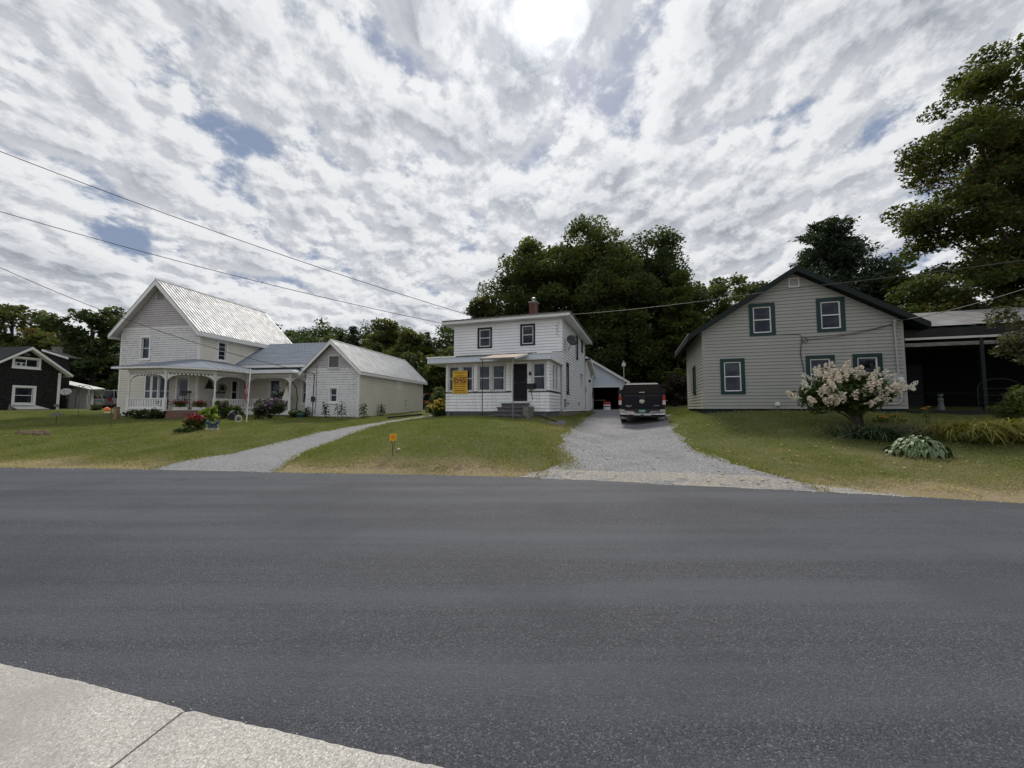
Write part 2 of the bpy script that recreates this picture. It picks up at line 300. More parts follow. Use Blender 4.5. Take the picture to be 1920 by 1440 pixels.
def speckle_ground(name, base, dark, light, sc=90, patch=None, pl=(0.5, 0.75), bump=0.6, st=(1, 1, 1)):
    m, t, b, o = new_mat(name); v = coords(t)
    s1 = noise(t, v, sc, 3, 0.7); s2 = noise(t, v, sc * 2.3, 2, 0.6)
    c = mixc(t, ramp(t, s1, [(0.3, 0.0), (0.7, 1.0)]), dark, base)
    c = mixc(t, ramp(t, s2, [(0.54, 0.0), (0.68, 0.85)]), c, light)
    if patch: c = mixc(t, ramp(t, noise(t, stretch(t, v, st), 0.9, 6, 0.62), [(pl[0], 0.0), (pl[1], 0.8)]), c, patch)
    t.links.new(c, b.inputs['Base Color']); b.inputs['Roughness'].default_value = 0.85; b.inputs['Specular IOR Level'].default_value = 0.25
    add_bump(t, b, s1, bump, 0.006)
speckle_ground('sidewalk_concrete', (0.56, 0.54, 0.50), (0.26, 0.25, 0.23), (0.84, 0.82, 0.79), 60, (0.30, 0.285, 0.265), (0.47, 0.70))
speckle_ground('drive_gravel', (0.27, 0.27, 0.28), (0.10, 0.10, 0.105), (0.50, 0.50, 0.50), 13, (0.14, 0.14, 0.15), (0.45, 0.68), 0.9)
speckle_ground('drive_concrete', (0.27, 0.27, 0.28), (0.13, 0.13, 0.135), (0.42, 0.42, 0.42), 14, (0.20, 0.20, 0.205), (0.5, 0.68), st=(1, 2.5, 1))
speckle_ground('pale_gravel', (0.33, 0.315, 0.285), (0.15, 0.14, 0.125), (0.52, 0.50, 0.46), 14, (0.38, 0.33, 0.26), (0.52, 0.75), 0.9)

m, t, b, o = new_mat('lawn'); v = coords(t); a = t.nodes.new('ShaderNodeAttribute'); a.attribute_name = 'dry'
c = mixc(t, ramp(t, noise(t, v, 14, 6, 0.7), [(0.32, 0.0), (0.7, 1.0)]), (0.065, 0.078, 0.025), (0.145, 0.155, 0.058))
dr = math_n(t, 'ADD', a.outputs['Fac'], math_n(t, 'MULTIPLY', math_n(t, 'SUBTRACT', noise(t, v, 3.5, 6, 0.7), 0.5), 1.1))
c = mixc(t, ramp(t, dr, [(0.3, 0.0), (0.85, 1.0)]), c, (0.20, 0.165, 0.105))
c = mixc(t, ramp(t, dr, [(0.95, 0.0), (1.25, 1.0)]), c, (0.30, 0.24, 0.17))
t.links.new(c, b.inputs['Base Color']); b.inputs['Roughness'].default_value = 0.95; b.inputs['Specular IOR Level'].default_value = 0.1
add_bump(t, b, noise(t, v, 30, 4), 0.9, 0.03)

# ------------------------------------------------------------------ object helpers
ZB = {}
def thing(name, label, cat, loc=(0, 0, 0), rz=0.0, group=None, zb=0.0):
    o = bpy.data.objects.new(name, None); COL.objects.link(o); o.empty_display_size = 0.2
    o.location = loc; o.rotation_euler = (0, 0, rz); tag(o, label, cat, group); ZB[o.name] = zb
    return o
def tag(o, label=None, cat=None, group=None, kind=None):
    for k, v in (('label', label), ('category', cat), ('group', group), ('kind', kind)):
        if v: o[k] = v
    return o
def link_mesh(name, me, mat, parent=None):
    if mat and not me.materials: me.materials.append(M[mat])
    o = bpy.data.objects.new(name, me); COL.objects.link(o)
    if parent is not None: o.parent = parent; ZB[o.name] = ZB.get(parent.name, 0.0)
    return o
def copy_tree(o, parent=None):
    c = o.copy(); COL.objects.link(c); c.parent = parent
    for ch in list(o.children): copy_tree(ch, c)
    return c

class MB:
    def __init__(s): s.v = []; s.f = []; s.sm = False
    def add(s, vs, fs):
        n = len(s.v); s.v += [tuple(p) for p in vs]; s.f += [tuple(i + n for i in f) for f in fs]; return s
    def hexa(s, p):   # 8 points: bottom loop 0-3, top loop 4-7
        return s.add(p, [(3, 2, 1, 0), (4, 5, 6, 7), (0, 1, 5, 4), (1, 2, 6, 5), (2, 3, 7, 6), (3, 0, 4, 7)])
    def box(s, a, b):
        x0, y0, z0 = a; x1, y1, z1 = b
        return s.hexa([(x0, y0, z0), (x1, y0, z0), (x1, y1, z0), (x0, y1, z0), (x0, y0, z1), (x1, y0, z1), (x1, y1, z1), (x0, y1, z1)])
    def prism(s, poly, d):   # poly: 3-D points of a planar loop, d: extrusion vector
        n = len(poly); d = Vector(d); p = [Vector(q) for q in poly]; q = [a + d for a in p]
        return s.add(p + q, [tuple(range(n))[::-1], tuple(range(n, 2 * n))] + [(i, (i + 1) % n, n + (i + 1) % n, n + i) for i in range(n)])
    def quad(s, a, b, c, d): return s.add([a, b, c, d], [(0, 1, 2, 3)])
    def tube(s, pts, rs, n=8, cap=True):
        pts = [Vector(p) for p in pts]
        if isinstance(rs, (int, float)): rs = [rs] * len(pts)
        base = len(s.v); prev = None
        for i, p in enumerate(pts):
            d = (pts[min(i + 1, len(pts) - 1)] - pts[max(i - 1, 0)]).normalized()
            if prev is None: a = d.orthogonal().normalized()
            else:
                a = prev - d * prev.dot(d); a = a.normalized() if a.length > 1e-6 else d.orthogonal().normalized()
            prev = a; b2 = d.cross(a)
            for k in range(n):
                th = 2 * math.pi * k / n; s.v.append(tuple(p + (a * math.cos(th) + b2 * math.sin(th)) * rs[i]))
        for i in range(len(pts) - 1):
            for k in range(n):
                k2 = (k + 1) % n; s.f.append((base + i * n + k, base + i * n + k2, base + (i + 1) * n + k2, base + (i + 1) * n + k))
        if cap:
            s.f.append(tuple(base + k for k in range(n))[::-1]); s.f.append(tuple(base + (len(pts) - 1) * n + k for k in range(n)))
        return s
    def lathe(s, prof, n=14, c=(0, 0, 0), ax='z'):
        base = len(s.v)
        for r, h in prof:
            for k in range(n):
                th = 2 * math.pi * k / n; x, y = r * math.cos(th), r * math.sin(th)
                p = (x, y, h) if ax == 'z' else ((x, h, y) if ax == 'y' else (h, x, y))
                s.v.append((c[0] + p[0], c[1] + p[1], c[2] + p[2]))
        for i in range(len(prof) - 1):
            for k in range(n):
                k2 = (k + 1) % n; s.f.append((base + i * n + k, base + i * n + k2, base + (i + 1) * n + k2, base + (i + 1) * n + k))
        s.f.append(tuple(base + k for k in range(n))[::-1]); s.f.append(tuple(base + (len(prof) - 1) * n + k for k in range(n)))
        return s
    def mesh(s, name, zb=0.0, smooth=False):
        me = bpy.data.meshes.new(name); me.from_pydata([(x, y, z - zb) for x, y, z in s.v], [], s.f)
        if smooth: me.polygons.foreach_set('use_smooth', [True] * len(me.polygons))
        me.update(); return me
    def build(s, name, mat, parent=None, smooth=False):
        zb = ZB.get(parent.name, 0.0) if parent is not None else 0.0
        return link_mesh(name, s.mesh(name, zb, smooth), mat, parent)

def struct(o): o['kind'] = 'structure'; return o
def np_mesh(name, verts, faces_n, nper, attrs=None, smooth=False):
    """verts (N,3); faces are consecutive runs of nper vertices"""
    me = bpy.data.meshes.new(name); nv = len(verts)
    me.vertices.add(nv); me.vertices.foreach_set('co', np.ascontiguousarray(verts, dtype=np.float32).ravel())
    me.loops.add(faces_n * nper); me.loops.foreach_set('vertex_index', np.arange(faces_n * nper, dtype=np.int32))
    me.polygons.add(faces_n); me.polygons.foreach_set('loop_start', np.arange(0, faces_n * nper, nper, dtype=np.int32))
    for k, v in (attrs or {}).items():
        a = me.attributes.new(k, 'FLOAT', 'FACE'); a.data.foreach_set('value', np.ascontiguousarray(v, dtype=np.float32))
    me.update(calc_edges=True); me.validate(); return me

# ------------------------------------------------------------------ where a thing stands
def U(x, y, Y):
    dx, up = (x - 960) / FPX, -(y - 720) / FPX
    r = Vector((dx, math.cos(PITCH) - math.sin(PITCH) * up, math.sin(PITCH) + math.cos(PITCH) * up))
    return r * (Y / r.y) + Vector((0, 0, CAMZ))

# ------------------------------------------------------------------ terrain
FAR = [(-140, 13.5), (-60, 12.6), (-30, 11.6), (-14.2, 10.77), (-12, 10.67), (-9.9, 10.49), (-7.9, 10.31), (-6, 9.99), (-4.3, 9.83), (-2.67, 9.72), (-1.04, 9.51), (0.51, 9.27), (2.29, 8.82), (3.88, 8.34), (5.33, 7.96), (6.61, 7.57), (7.77, 7.21), (8.87, 6.77), (13, 5.2), (20, 2.2), (40, -8), (140, -60)]
NEAR = [(-140, 6.0), (-60, 5.0), (-30, 4.3), (-14, 3.75), (-6, 2.98), (-3.10, 2.43), (-2.46, 2.28), (-1.66, 2.07), (-0.89, 1.89), (-0.23, 1.74), (3, 0.85), (9, -1.0), (20, -5.5), (40, -16), (140, -68)]
fx, fy = np.array(FAR).T; nx_, ny_ = np.array(NEAR).T
yfar = lambda x: np.interp(x, fx, fy)
ynear = lambda x: np.interp(x, nx_, ny_)
CT = [(x, y, 0.03) for x, y in FAR if -62 < x < 41]
CT += [(-14, 14.2, .35), (-20, 14, .33), (-24, 20.6, .86), (-27, 23, 1.15), (-20, 21.5, .97), (-15.5, 21.5, .97), (-11.3, 21, 1.0), (-9.2, 22.8, 1.07), (-34, 21, 1.15), (-28, 15, .5),
       (-9.5, 12, .17), (-7.9, 12.2, .18), (-6.7, 14.6, .40), (-7.2, 17, .63), (-6.6, 19.3, .84), (-5.4, 22, 1.04), (-5.4, 17.3, .90), (-4.9, 19.4, 1.06), (-5.3, 14.6, .62), (-11, 13.5, .36), (-9, 16.5, .66), (-10.5, 18.5, .86),
       (-2.2, 11.4, .52), (0, 11.4, .52), (-3.4, 13, .72), (-1, 13.2, .90), (.8, 13.5, .80), (-1, 16, 1.18), (-3.5, 17.5, 1.12), (-3.6, 20.6, 1.16), (1.6, 19.1, 1.14), (1.9, 17, .98), (0, 18, 1.12),
       (1.6, 10.3, .13), (3.3, 11, .19), (4.2, 13, .38), (5, 15.5, .62), (6, 18, .86), (7.2, 22, 1.08), (9, 32, 1.5), (3.2, 17.5, .80), (3.7, 20.5, 1.1),
       (7.6, 10, .34), (8.2, 12.5, .74), (8.4, 16.6, 1.35), (15, 14.4, 1.40), (11.5, 12.7, 1.05), (10.3, 9, .38), (13.6, 9.8, .72), (12.5, 7.6, .36), (20, 11, 1.05), (21, 14, 1.4), (9.3, 21, 1.4), (12, 26, 1.7),
       (0, 34, 1.5), (-5, 28, 1.25), (-30, 40, 1.5), (20, 36, 2.0), (-16, 32, 1.3), (-60, 30, 1.4), (-45, 22, 1.2), (45, 18, 1.7), (0, 60, 2.2), (-60, 60, 2.0), (50, 50, 2.6)]
CT = np.array(CT, float)
def _k(r2): return 0.5 * r2 * np.log(r2 + 1e-9)
def _tps():
    X = CT[:, :2]; n = len(X); K = _k(((X[:, None] - X[None]) ** 2).sum(-1)) + np.eye(n) * 0.3
    Pm = np.c_[np.ones(n), X]; A = np.zeros((n + 3, n + 3)); A[:n, :n] = K; A[:n, n:] = Pm; A[n:, :n] = Pm.T
    return np.linalg.solve(A, np.r_[CT[:, 2], 0, 0, 0])
_w = _tps()
def terr(x, y):
    x = np.atleast_1d(np.asarray(x, float)); y = np.atleast_1d(np.asarray(y, float))
    xc, yc = np.clip(x, -62, 52), np.clip(y, -12, 62)
    out = np.empty(x.size); n = len(CT)
    for i in range(0, x.size, 20000):
        s = slice(i, i + 20000); d = (xc[s, None] - CT[None, :, 0]) ** 2 + (yc[s, None] - CT[None, :, 1]) ** 2
        out[s] = _k(d) @ _w[:n] + _w[n] + _w[n + 1] * xc[s] + _w[n + 2] * yc[s]
    e = y - yfar(x)
    bank = np.clip(e / 0.5, 0, 1)
    lump = 0.02 * np.sin(3.1 * x + 1.3 * y) * np.sin(2.3 * y - 1.7 * x) * np.clip(e / 2, 0, 1)
    return np.where(e < 0, -0.02, -0.012 + bank * (np.clip(out, 0.01, 4) + 0.012) + lump)
def gz(x, y): return float(terr([x], [y])[0])
def spot(px, Y):
    x = (px - 960) / FPX * Y * 1.0; x = U(px, 770, Y).x
    return Vector((x, Y, gz(x, Y)))

DRIVE_R = [(0.55, 9.15), (1.15, 10.3), (1.42, 11.76), (1.75, 13.3), (2.65, 16.6), (3.8, 20.3), (4.35, 22.2), (6.1, 28), (6.6, 33.4), (10.6, 33.4), (9.8, 27), (8.9, 22.5), (7.95, 19.3), (7.0, 17), (6.35, 15.0), (5.75, 12.6), (5.55, 11.4), (5.75, 9.8), (6.25, 7.66)]
DRIVE_L = [(-9.85, 10.45), (-8.95, 12.2), (-8.5, 14.6), (-8.15, 16.6), (-7.3, 19.4), (-6.1, 22.3), (-5.2, 26), (-4.8, 30), (-3.5, 30), (-4.0, 25.8), (-4.8, 22.4), (-6.0, 19.2), (-6.5, 17.0), (-6.65, 14.8), (-6.55, 12.6), (-6.3, 11.4), (-6.15, 10.0)]
APRON = [(0.1, 9.31), (1.0, 9.09), (2.29, 8.77), (3.88, 8.29), (5.33, 7.91), (6.61, 7.52), (7.5, 7.24), (7.2, 7.46), (6.9, 7.62), (6.3, 8.05), (5.5, 8.75), (4.0, 9.25), (2.3, 9.6), (1.2, 9.75), (0.5, 9.6)]
def inpoly(x, y, poly):
    x = np.asarray(x); y = np.asarray(y); c = np.zeros(x.shape, bool); n = len(poly)
    for i in range(n):
        x0, y0 = poly[i]; x1, y1 = poly[(i + 1) % n]
        cond = ((y0 > y) != (y1 > y)) & (x < (x1 - x0) * (y - y0) / (y1 - y0 + 1e-12) + x0); c ^= cond
    return c
_ph = RNG.uniform(0, 6.28, (24,)); _dr = RNG.normal(0, 1, (24, 2))
def vnoise(x, y, f):
    s = 0
    for i in range(12):
        k = f * (0.6 + 0.12 * i); d = _dr[i] / np.linalg.norm(_dr[i]); s = s + np.sin(k * (x * d[0] + y * d[1]) + _ph[i] + 1.5 * np.sin(k * 0.37 * (x * d[1] - y * d[0]) + _ph[i + 12]))
    return s / 12 * 1.9
def dryness(x, y):
    e = y - yfar(x); mound = np.exp(-((x - 1.9) / 1.2) ** 2 - ((y - 15.5) / 3.5) ** 2)
    d = 1.2 * np.exp(-(np.clip(e + 0.35 * vnoise(x * 1.0, y * 1.0, 2.1), 0, 9) / 0.8) ** 1.3) + 0.36 * mound + 0.20 * np.clip(vnoise(x, y, 1.1), -1, 1) + 0.16 * np.clip(vnoise(x + 5, y + 3, 3.4), -1, 1) + 0.12
    d = d + 0.30 * np.exp(-((x + 13) / 2.2) ** 2 - ((y - 16.2) / 1.6) ** 2)     # worn bank by the left drive
    d = d + 0.22 * ((x > 6) & (y < 13))
    return np.clip(d, 0, 1.3)

def axis(a, b, dense0, dense1, step, far):
    l = np.arange(dense0, dense1 + 1e-6, step)
    out = [l]; s = step; p = dense1; r = []
    while p < b: s *= 1.35; p += s; r.append(min(p, b))
    s = step; p = dense0; q = []
    while p > a: s *= 1.35; p -= s; q.append(max(p, a))
    return np.concatenate([np.array(q[::-1]), l, np.array(r)])
ax = axis(-700, 700, -36, 26, 0.3, 0); ay = axis(-300, 900, 5.5, 34, 0.22, 0)
gx, gy = np.meshgrid(ax, ay); gzv = terr(gx.ravel(), gy.ravel())
gv = np.c_[gx.ravel(), gy.ravel(), gzv]; W = len(ax); H = len(ay)
ii = (np.arange(H - 1)[:, None] * W + np.arange(W - 1)[None]).ravel()
me = bpy.data.meshes.new('ground'); me.from_pydata(gv.tolist(), [], np.c_[ii, ii + 1, ii + W + 1, ii + W].tolist())
a = me.attributes.new('dry', 'FLOAT', 'POINT'); a.data.foreach_set('value', dryness(gx.ravel(), gy.ravel()).astype(np.float32))
me.polygons.foreach_set('use_smooth', [True] * len(me.polygons)); me.update()
ground = struct(link_mesh('ground', me, 'lawn')); ground['label'] = 'mown lawns with dry edges rising from the road'

def drape(name, poly, mat, dz, step=0.3, jag=0.0, seed=1):
    """ground sheet following the terrain, its outline roughened, cut from a fine grid"""
    rr = random.Random(seed); pts = []
    for i in range(len(poly)):
        a, b = Vector(poly[i]), Vector(poly[(i + 1) % len(poly)]); n = max(1, int((b - a).length / 0.22))
        for k in range(n):
            p = a.lerp(b, k / n); d = (b - a).normalized(); nr = Vector((-d.y, d.x)); p = p + nr * (rr.uniform(-1, 1) * jag + math.sin(p.x * 3 + p.y * 2) * jag * 0.7); pts.append((p.x, p.y))
    import bmesh
    bm = bmesh.new(); vs = [bm.verts.new((x, y, 0)) for x, y in pts]; bm.faces.new(vs); bmesh.ops.triangulate(bm, faces=bm.faces[:])
    xs = [p[0] for p in pts]; ys = [p[1] for p in pts]
    for ax_, lo, hi in ((0, min(xs), max(xs)), (1, min(ys), max(ys))):
        q = lo + step
        while q < hi:
            co = Vector((q, 0, 0)) if ax_ == 0 else Vector((0, q, 0)); no = Vector((1, 0, 0)) if ax_ == 0 else Vector((0, 1, 0))
            bmesh.ops.bisect_plane(bm, geom=bm.verts[:] + bm.edges[:] + bm.faces[:], plane_co=co, plane_no=no); q += step
    bm.verts.ensure_lookup_table(); zs = terr([v.co.x for v in bm.verts], [v.co.y for v in bm.verts])
    e = np.array([v.co.y for v in bm.verts]) - yfar(np.array([v.co.x for v in bm.verts]))
    for v, z, ee in zip(bm.verts, zs, e): v.co.z = max(z, 0.0 if ee > -0.12 else z) + dz * min(1.0, max(0.15, ee / 0.35))
    bmesh.ops.recalc_face_normals(bm, faces=bm.faces[:])
    for f in bm.faces:
        if f.normal.z < 0: f.normal_flip()
        f.smooth = True
    me = bpy.data.meshes.new(name); bm.to_mesh(me); bm.free()
    return struct(link_mesh(name, me, mat))
o = drape('driveway', DRIVE_R, 'drive_gravel', 0.022, 0.35, 0.10, 3); o['label'] = 'worn grey asphalt drive under the pickup'
o = drape('driveway', DRIVE_L, 'drive_concrete', 0.022, 0.35, 0.05, 4); o['label'] = 'cracked pale concrete drive beside the barn wing'
o = drape('gravel_apron', APRON, 'pale_gravel', 0.030, 0.35, 0.05, 5); o['label'] = 'pale gravel apron where the drive meets the road'

def strip(name, xs, ylo, yhi, z, mat, ny=6):
    v = []; f = []
    for x in xs:
        for j in range(ny + 1):
            y = ylo(x) + (yhi(x) - ylo(x)) * j / ny; v.append((x, y, z))
    for i in range(len(xs) - 1):
        for j in range(ny): a = i * (ny + 1) + j; f.append((a, a + ny + 1, a + ny + 2, a + 1))
    me = bpy.data.meshes.new(name); me.from_pydata(v, [], f); me.update(); return struct(link_mesh(name, me, mat))
xs = np.concatenate([np.arange(-140, -16, 4.0), np.arange(-16, 12, 0.12), np.arange(12, 140, 4.0)])
rag = lambda x: 0.016 * math.sin(5.3 * x) + 0.010 * math.sin(17 * x + 1) + 0.007 * math.sin(41 * x)
o = strip('road', xs, lambda x: float(ynear(x)) - 0.3, lambda x: float(yfar(x)) + rag(x), 0.0, 'road_asphalt'); o['label'] = 'dark asphalt road across the foreground'

# pavement on this side: slabs of concrete with a rough kerb edge and tooled joints
side = bpy.data.objects.new('sidewalk', None); COL.objects.link(side); struct(side); side['label'] = 'pale rough concrete sidewalk at the near kerb'
JX = [-12.0, -9.0, -6.3, -3.9, -1.66, 0.5, 2.6, 4.8, 7.0, 9.5, 12.0]
for i in range(len(JX) - 1):
    x0, x1 = JX[i] + 0.007, JX[i + 1] - 0.007; n = max(8, int((x1 - x0) / 0.035)); mb = MB(); top = []; kerb = []
    for k in range(n + 1):
        x = x0 + (x1 - x0) * k / n; edge = float(ynear(x)) + 0.10 * rag(x * 1.7 + 2) + random.uniform(-.003, .003) - (0.012 if k in (0, n) else 0)
        top.append((x, edge)); 
    dj = -0.41   # joints run square to the kerb
    V = []; F = []
    for k, (x, e) in enumerate(top):
        V += [(x, e + 0.012, -0.05), (x, e, 0.105), (x, e - 0.02, 0.12), (x + dj * 0.5, e - 1.3, 0.122), (x + dj * 1.5, e - 4.0, 0.125)]
    for k in range(n):
        for j in range(4): a = k * 5 + j; F.append((a, a + 1, a + 6, a + 5))
    F.append((0, 4, 3, 2, 1)[::-1]); F.append((n * 5, n * 5 + 4, n * 5 + 3, n * 5 + 2, n * 5 + 1))
    mb.add(V, [f[::-1] for f in F]); s = mb.build('slab', 'sidewalk_concrete', side)
base = MB(); base.box((-14, -6, -0.2), (14, 1.2, 0.095))
base = MB(); base.add([(x, float(ynear(x)) - 0.05, 0.112) for x in JX] + [(x - 0.6, float(ynear(x)) - 4.2, 0.112) for x in JX], [(i, i + 1, len(JX) + i + 1, len(JX) + i) for i in range(len(JX) - 1)])
base.build('bedding', 'mortar', side)

# ------------------------------------------------------------------ grass blades and litter
FOOT = []   # house footprints, filled before planting
def local_poly(o, yaw, pts):
    t = R(yaw); e = Vector((math.cos(t), -math.sin(t))); n = Vector((math.sin(t), math.cos(t)))
    return [tuple(Vector(o[:2]) + e * x + n * y) for x, y in pts]
MH_O, MH_YAW, MH_ZB = (1.887, 19.5), 18.5, 1.10
RH_O, RH_YAW, RH_ZB = (15.204, 14.8), 18.0, 1.30
LH_O, LH_YAW, LH_ZB = (-20.47, 25.0), 9.3, 0.85
BH_O, BH_YAW, BH_ZB = (-35.34, 30.0), 9.3, 1.0
GA_O, GA_YAW, GA_ZB = (9.69, 33.0), 18.0, 1.45
FOOT += [local_poly(MH_O, MH_YAW, [(-5.85, 0), (0, 0), (0, 2.7), (.4, 2.7), (.4, 16), (-6.8, 16), (-6.8, 2.7), (-5.85, 2.7)]),
         local_poly(RH_O, RH_YAW, [(-7.06, 0), (7, 0), (7, 6), (-7.06, 6)]),
         local_poly(LH_O, LH_YAW, [(-6.3, -2.4), (.5, -2.4), (2.2, -.7), (2.2, 1.3), (8, 1.3), (8, -.2), (11.5, -.2), (11.5, 9.5), (-6.3, 9)]),
         local_poly(BH_O, BH_YAW, [(-12, -3.9), (0, -3.9), (0, 0), (-12, 0)])]
def lawn_points(n, x0, x1, y1, power=1.0):
    x = RNG.uniform(x0, x1, n * 4); e = RNG.uniform(0, 1, n * 4) ** power; y = yfar(x) + 0.02 + e * (y1 - yfar(x))
    ok = (np.abs(x) < y * 1.38 + 0.6)
    for p in [DRIVE_R, DRIVE_L, APRON] + FOOT: ok &= ~inpoly(x, y, p)
    x, y = x[ok][:n], y[ok][:n]; return x, y
def blades(n, x0, x1, y1, hmin, hmax, wd, power, name, label):
    x, y = lawn_points(n, x0, x1, y1, power); n = len(x); z = terr(x, y) - 0.006
    h = RNG.uniform(hmin, hmax, n) * (0.75 + 0.5 * np.clip(vnoise(x, y, 2.3), -0.6, 0.8)); th = RNG.uniform(0, 6.283, n); ln = RNG.uniform(0.1, 0.75, n) * h; wv = wd * RNG.uniform(0.6, 1.3, n) * (0.8 + y / 22)
    lt = RNG.uniform(0, 6.283, n); dx, dy = np.cos(th) * wv, np.sin(th) * wv
    V = np.empty((n, 3, 3)); V[:, 0] = np.c_[x - dx, y - dy, z]; V[:, 1] = np.c_[x + dx, y + dy, z]; V[:, 2] = np.c_[x + np.cos(lt) * ln, y + np.sin(lt) * ln, z + h]
    rnd = np.clip(dryness(x, y) * 0.72 + RNG.normal(0, 0.13, n) + 0.10, 0, 1)
    o = link_mesh(name, np_mesh(name, V.reshape(-1, 3), n, 3, {'rnd': rnd}), 'grass_blade'); return tag(o, label, 'grass', kind='stuff')
blades(330000, -36, 18, 27, 0.03, 0.075, 0.011, 1.35, 'grass', 'short mown grass with dry patches along the road')
# taller ragged tufts along the drive and house edges
def edge_tufts():
    P = []
    for poly, rng in ((DRIVE_R, range(0, 6)), (DRIVE_R, range(12, 19)), (DRIVE_L, range(0, 6)), (DRIVE_L, range(10, 17))):
        for i in rng:
            if i + 1 >= len(poly): continue
            a, b = np.array(poly[i]), np.array(poly[i + 1]); n = int(np.linalg.norm(b - a) * 130)
            tt = RNG.uniform(0, 1, (n, 1)); P.append(a + (b - a) * tt + RNG.normal(0, 0.10, (n, 2)))
    c = RNG.normal(0, 1, (1800, 2)) * [0.22, 0.55] + [1.35, 10.9]; P.append(c)     # weedy tongue at the drive mouth
    for p0, p1, n in (((-3.7, 21.2), (1.7, 19.35), 900), ((1.9, 19.4), (2.9, 22.0), 600), ((8.5, 17.0), (15.1, 14.7), 700), ((-12.5, 23.4), (-9.3, 22.9), 400), ((-9.1, 22.9), (-7.6, 32), 600)):
        tt = RNG.uniform(0, 1, (n, 1)); P.append(np.array(p0) + (np.array(p1) - np.array(p0)) * tt + RNG.normal(0, 0.07, (n, 2)))
    P = np.concatenate(P); x, y = P[:, 0], P[:, 1]; n = len(x); z = terr(x, y)
    h = RNG.uniform(0.03, 0.11, n); th = RNG.uniform(0, 6.283, n); lt = RNG.uniform(0, 6.283, n); wv = RNG.uniform(0.008, 0.018, n)
    V = np.empty((n, 3, 3)); V[:, 0] = np.c_[x - np.cos(th) * wv, y - np.sin(th) * wv, z]; V[:, 1] = np.c_[x + np.cos(th) * wv, y + np.sin(th) * wv, z]; V[:, 2] = np.c_[x + np.cos(lt) * h * .6, y + np.sin(lt) * h * .6, z + h]
    tag(link_mesh('edge_weeds', np_mesh('edge_weeds', V.reshape(-1, 3), n, 3, {'rnd': np.clip(RNG.normal(0.42, 0.22, n), 0, 1)}), 'grass_blade'), 'ragged weeds along the edges of the drives', 'weeds', kind='stuff')
edge_tufts()
def lawn_clumps():
    x, y = lawn_points(60000, -36, 18, 27, 1.3); k = vnoise(x, y, 3.1) + 0.7 * vnoise(x + 9, y - 4, 7.5) > 0.62; x, y = x[k], y[k]; n = len(x); z = terr(x, y)
    h = RNG.uniform(0.05, 0.13, n); th = RNG.uniform(0, 6.283, n); lt = RNG.uniform(0, 6.283, n); wv = RNG.uniform(0.009, 0.02, n)
    V = np.empty((n, 3, 3)); V[:, 0] = np.c_[x - np.cos(th) * wv, y - np.sin(th) * wv, z]; V[:, 1] = np.c_[x + np.cos(th) * wv, y + np.sin(th) * wv, z]; V[:, 2] = np.c_[x + np.cos(lt) * h * .7, y + np.sin(lt) * h * .7, z + h * .8]
    tag(link_mesh('lawn_clumps', np_mesh('lawn_clumps', V.reshape(-1, 3), n, 3, {'rnd': np.clip(dryness(x, y) * .8 + RNG.normal(-0.05, 0.16, n), 0, 1)}), 'grass_blade'), 'coarser grass tufts scattered through the lawns', 'grass', kind='stuff')
lawn_clumps()
def litter():
    n = 420; x = RNG.uniform(2, 17, n); y = yfar(x) + RNG.uniform(0.2, 8, n); ok = np.ones(n, bool)
    for p in FOOT: ok &= ~inpoly(x, y, p)
    x, y = x[ok], y[ok]; n = len(x); z = terr(x, y) + 0.05; s = RNG.uniform(0.02, 0.045, n); a = RNG.uniform(0, 6.28, n); V = np.empty((n, 4, 3))
    for k in range(4): V[:, k] = np.c_[x + np.cos(a + k * 1.571) * s * (1.3 if k % 2 else .8), y + np.sin(a + k * 1.571) * s, z + RNG.uniform(-.008, .012, n)]
    tag(link_mesh('fallen_leaves', np_mesh('fallen_leaves', V.reshape(-1, 3), n, 4), 'litter_leaf'), 'scattered dry fallen leaves on the right lawn and drive', 'leaves', kind='stuff')
litter()
def crumbs():
    mb = MB()
    for i in range(520):
        x = random.uniform(-3.4, 1.2); y = float(ynear(x)) + abs(random.gauss(0, 0.06)) + 0.008; r = random.uniform(0.0015, 0.0055)
        mb.lathe([(r * .7, 0.0), (r, r * .6), (r * .5, r * 1.2)], 5, (x, y, 0.0))
    for i in range(420):
        x = random.uniform(-14, 9); y = float(yfar(x)) + random.gauss(-0.02, 0.09); r = random.uniform(0.006, 0.02)
        mb.lathe([(r * .7, 0.0), (r, r * .6), (r * .5, r * 1.1)], 5, (x, y, max(0.0, gz(x, y))))
    tag(mb.build('road_grit', 'pebble'), 'loose stone grit along both road edges', 'grit', kind='stuff')
crumbs()
# silt washed against the kerb
sxs = np.arange(-8, 6, 0.04); srr = random.Random(12)
sl_ = strip('gutter_silt', sxs, lambda x: float(ynear(x)) - 0.02, lambda x: float(ynear(x)) + 0.022 + 0.02 * (1 + math.sin(x * 3.1)) * srr.random() + 0.012 * srr.random(), 0.004, 'gutter_silt', 1); sl_['label'] = 'thin line of silt along the near kerb'
# tar blots and a seam on the asphalt
mb = MB()
for px, py, sx, sy in ((338, 900, .22, .03), (470, 896, .18, .03)):
    dx, up = (px - 960) / FPX, -(py - 720) / FPX; r = Vector((dx, math.cos(PITCH) - math.sin(PITCH) * up, math.sin(PITCH) + math.cos(PITCH) * up)); q = r * (-CAMZ / r.z)
    n = 14; mb.add([(q.x + math.cos(2 * math.pi * k / n) * sx * random.uniform(.6, 1.1), q.y + math.sin(2 * math.pi * k / n) * sy * random.uniform(.6, 1.2), 0.004) for k in range(n)], [tuple(range(n))])
o = mb.build('tar_patches', 'black_paint'); tag(o, 'small dark tar blots on the road', 'tar', kind='stuff')

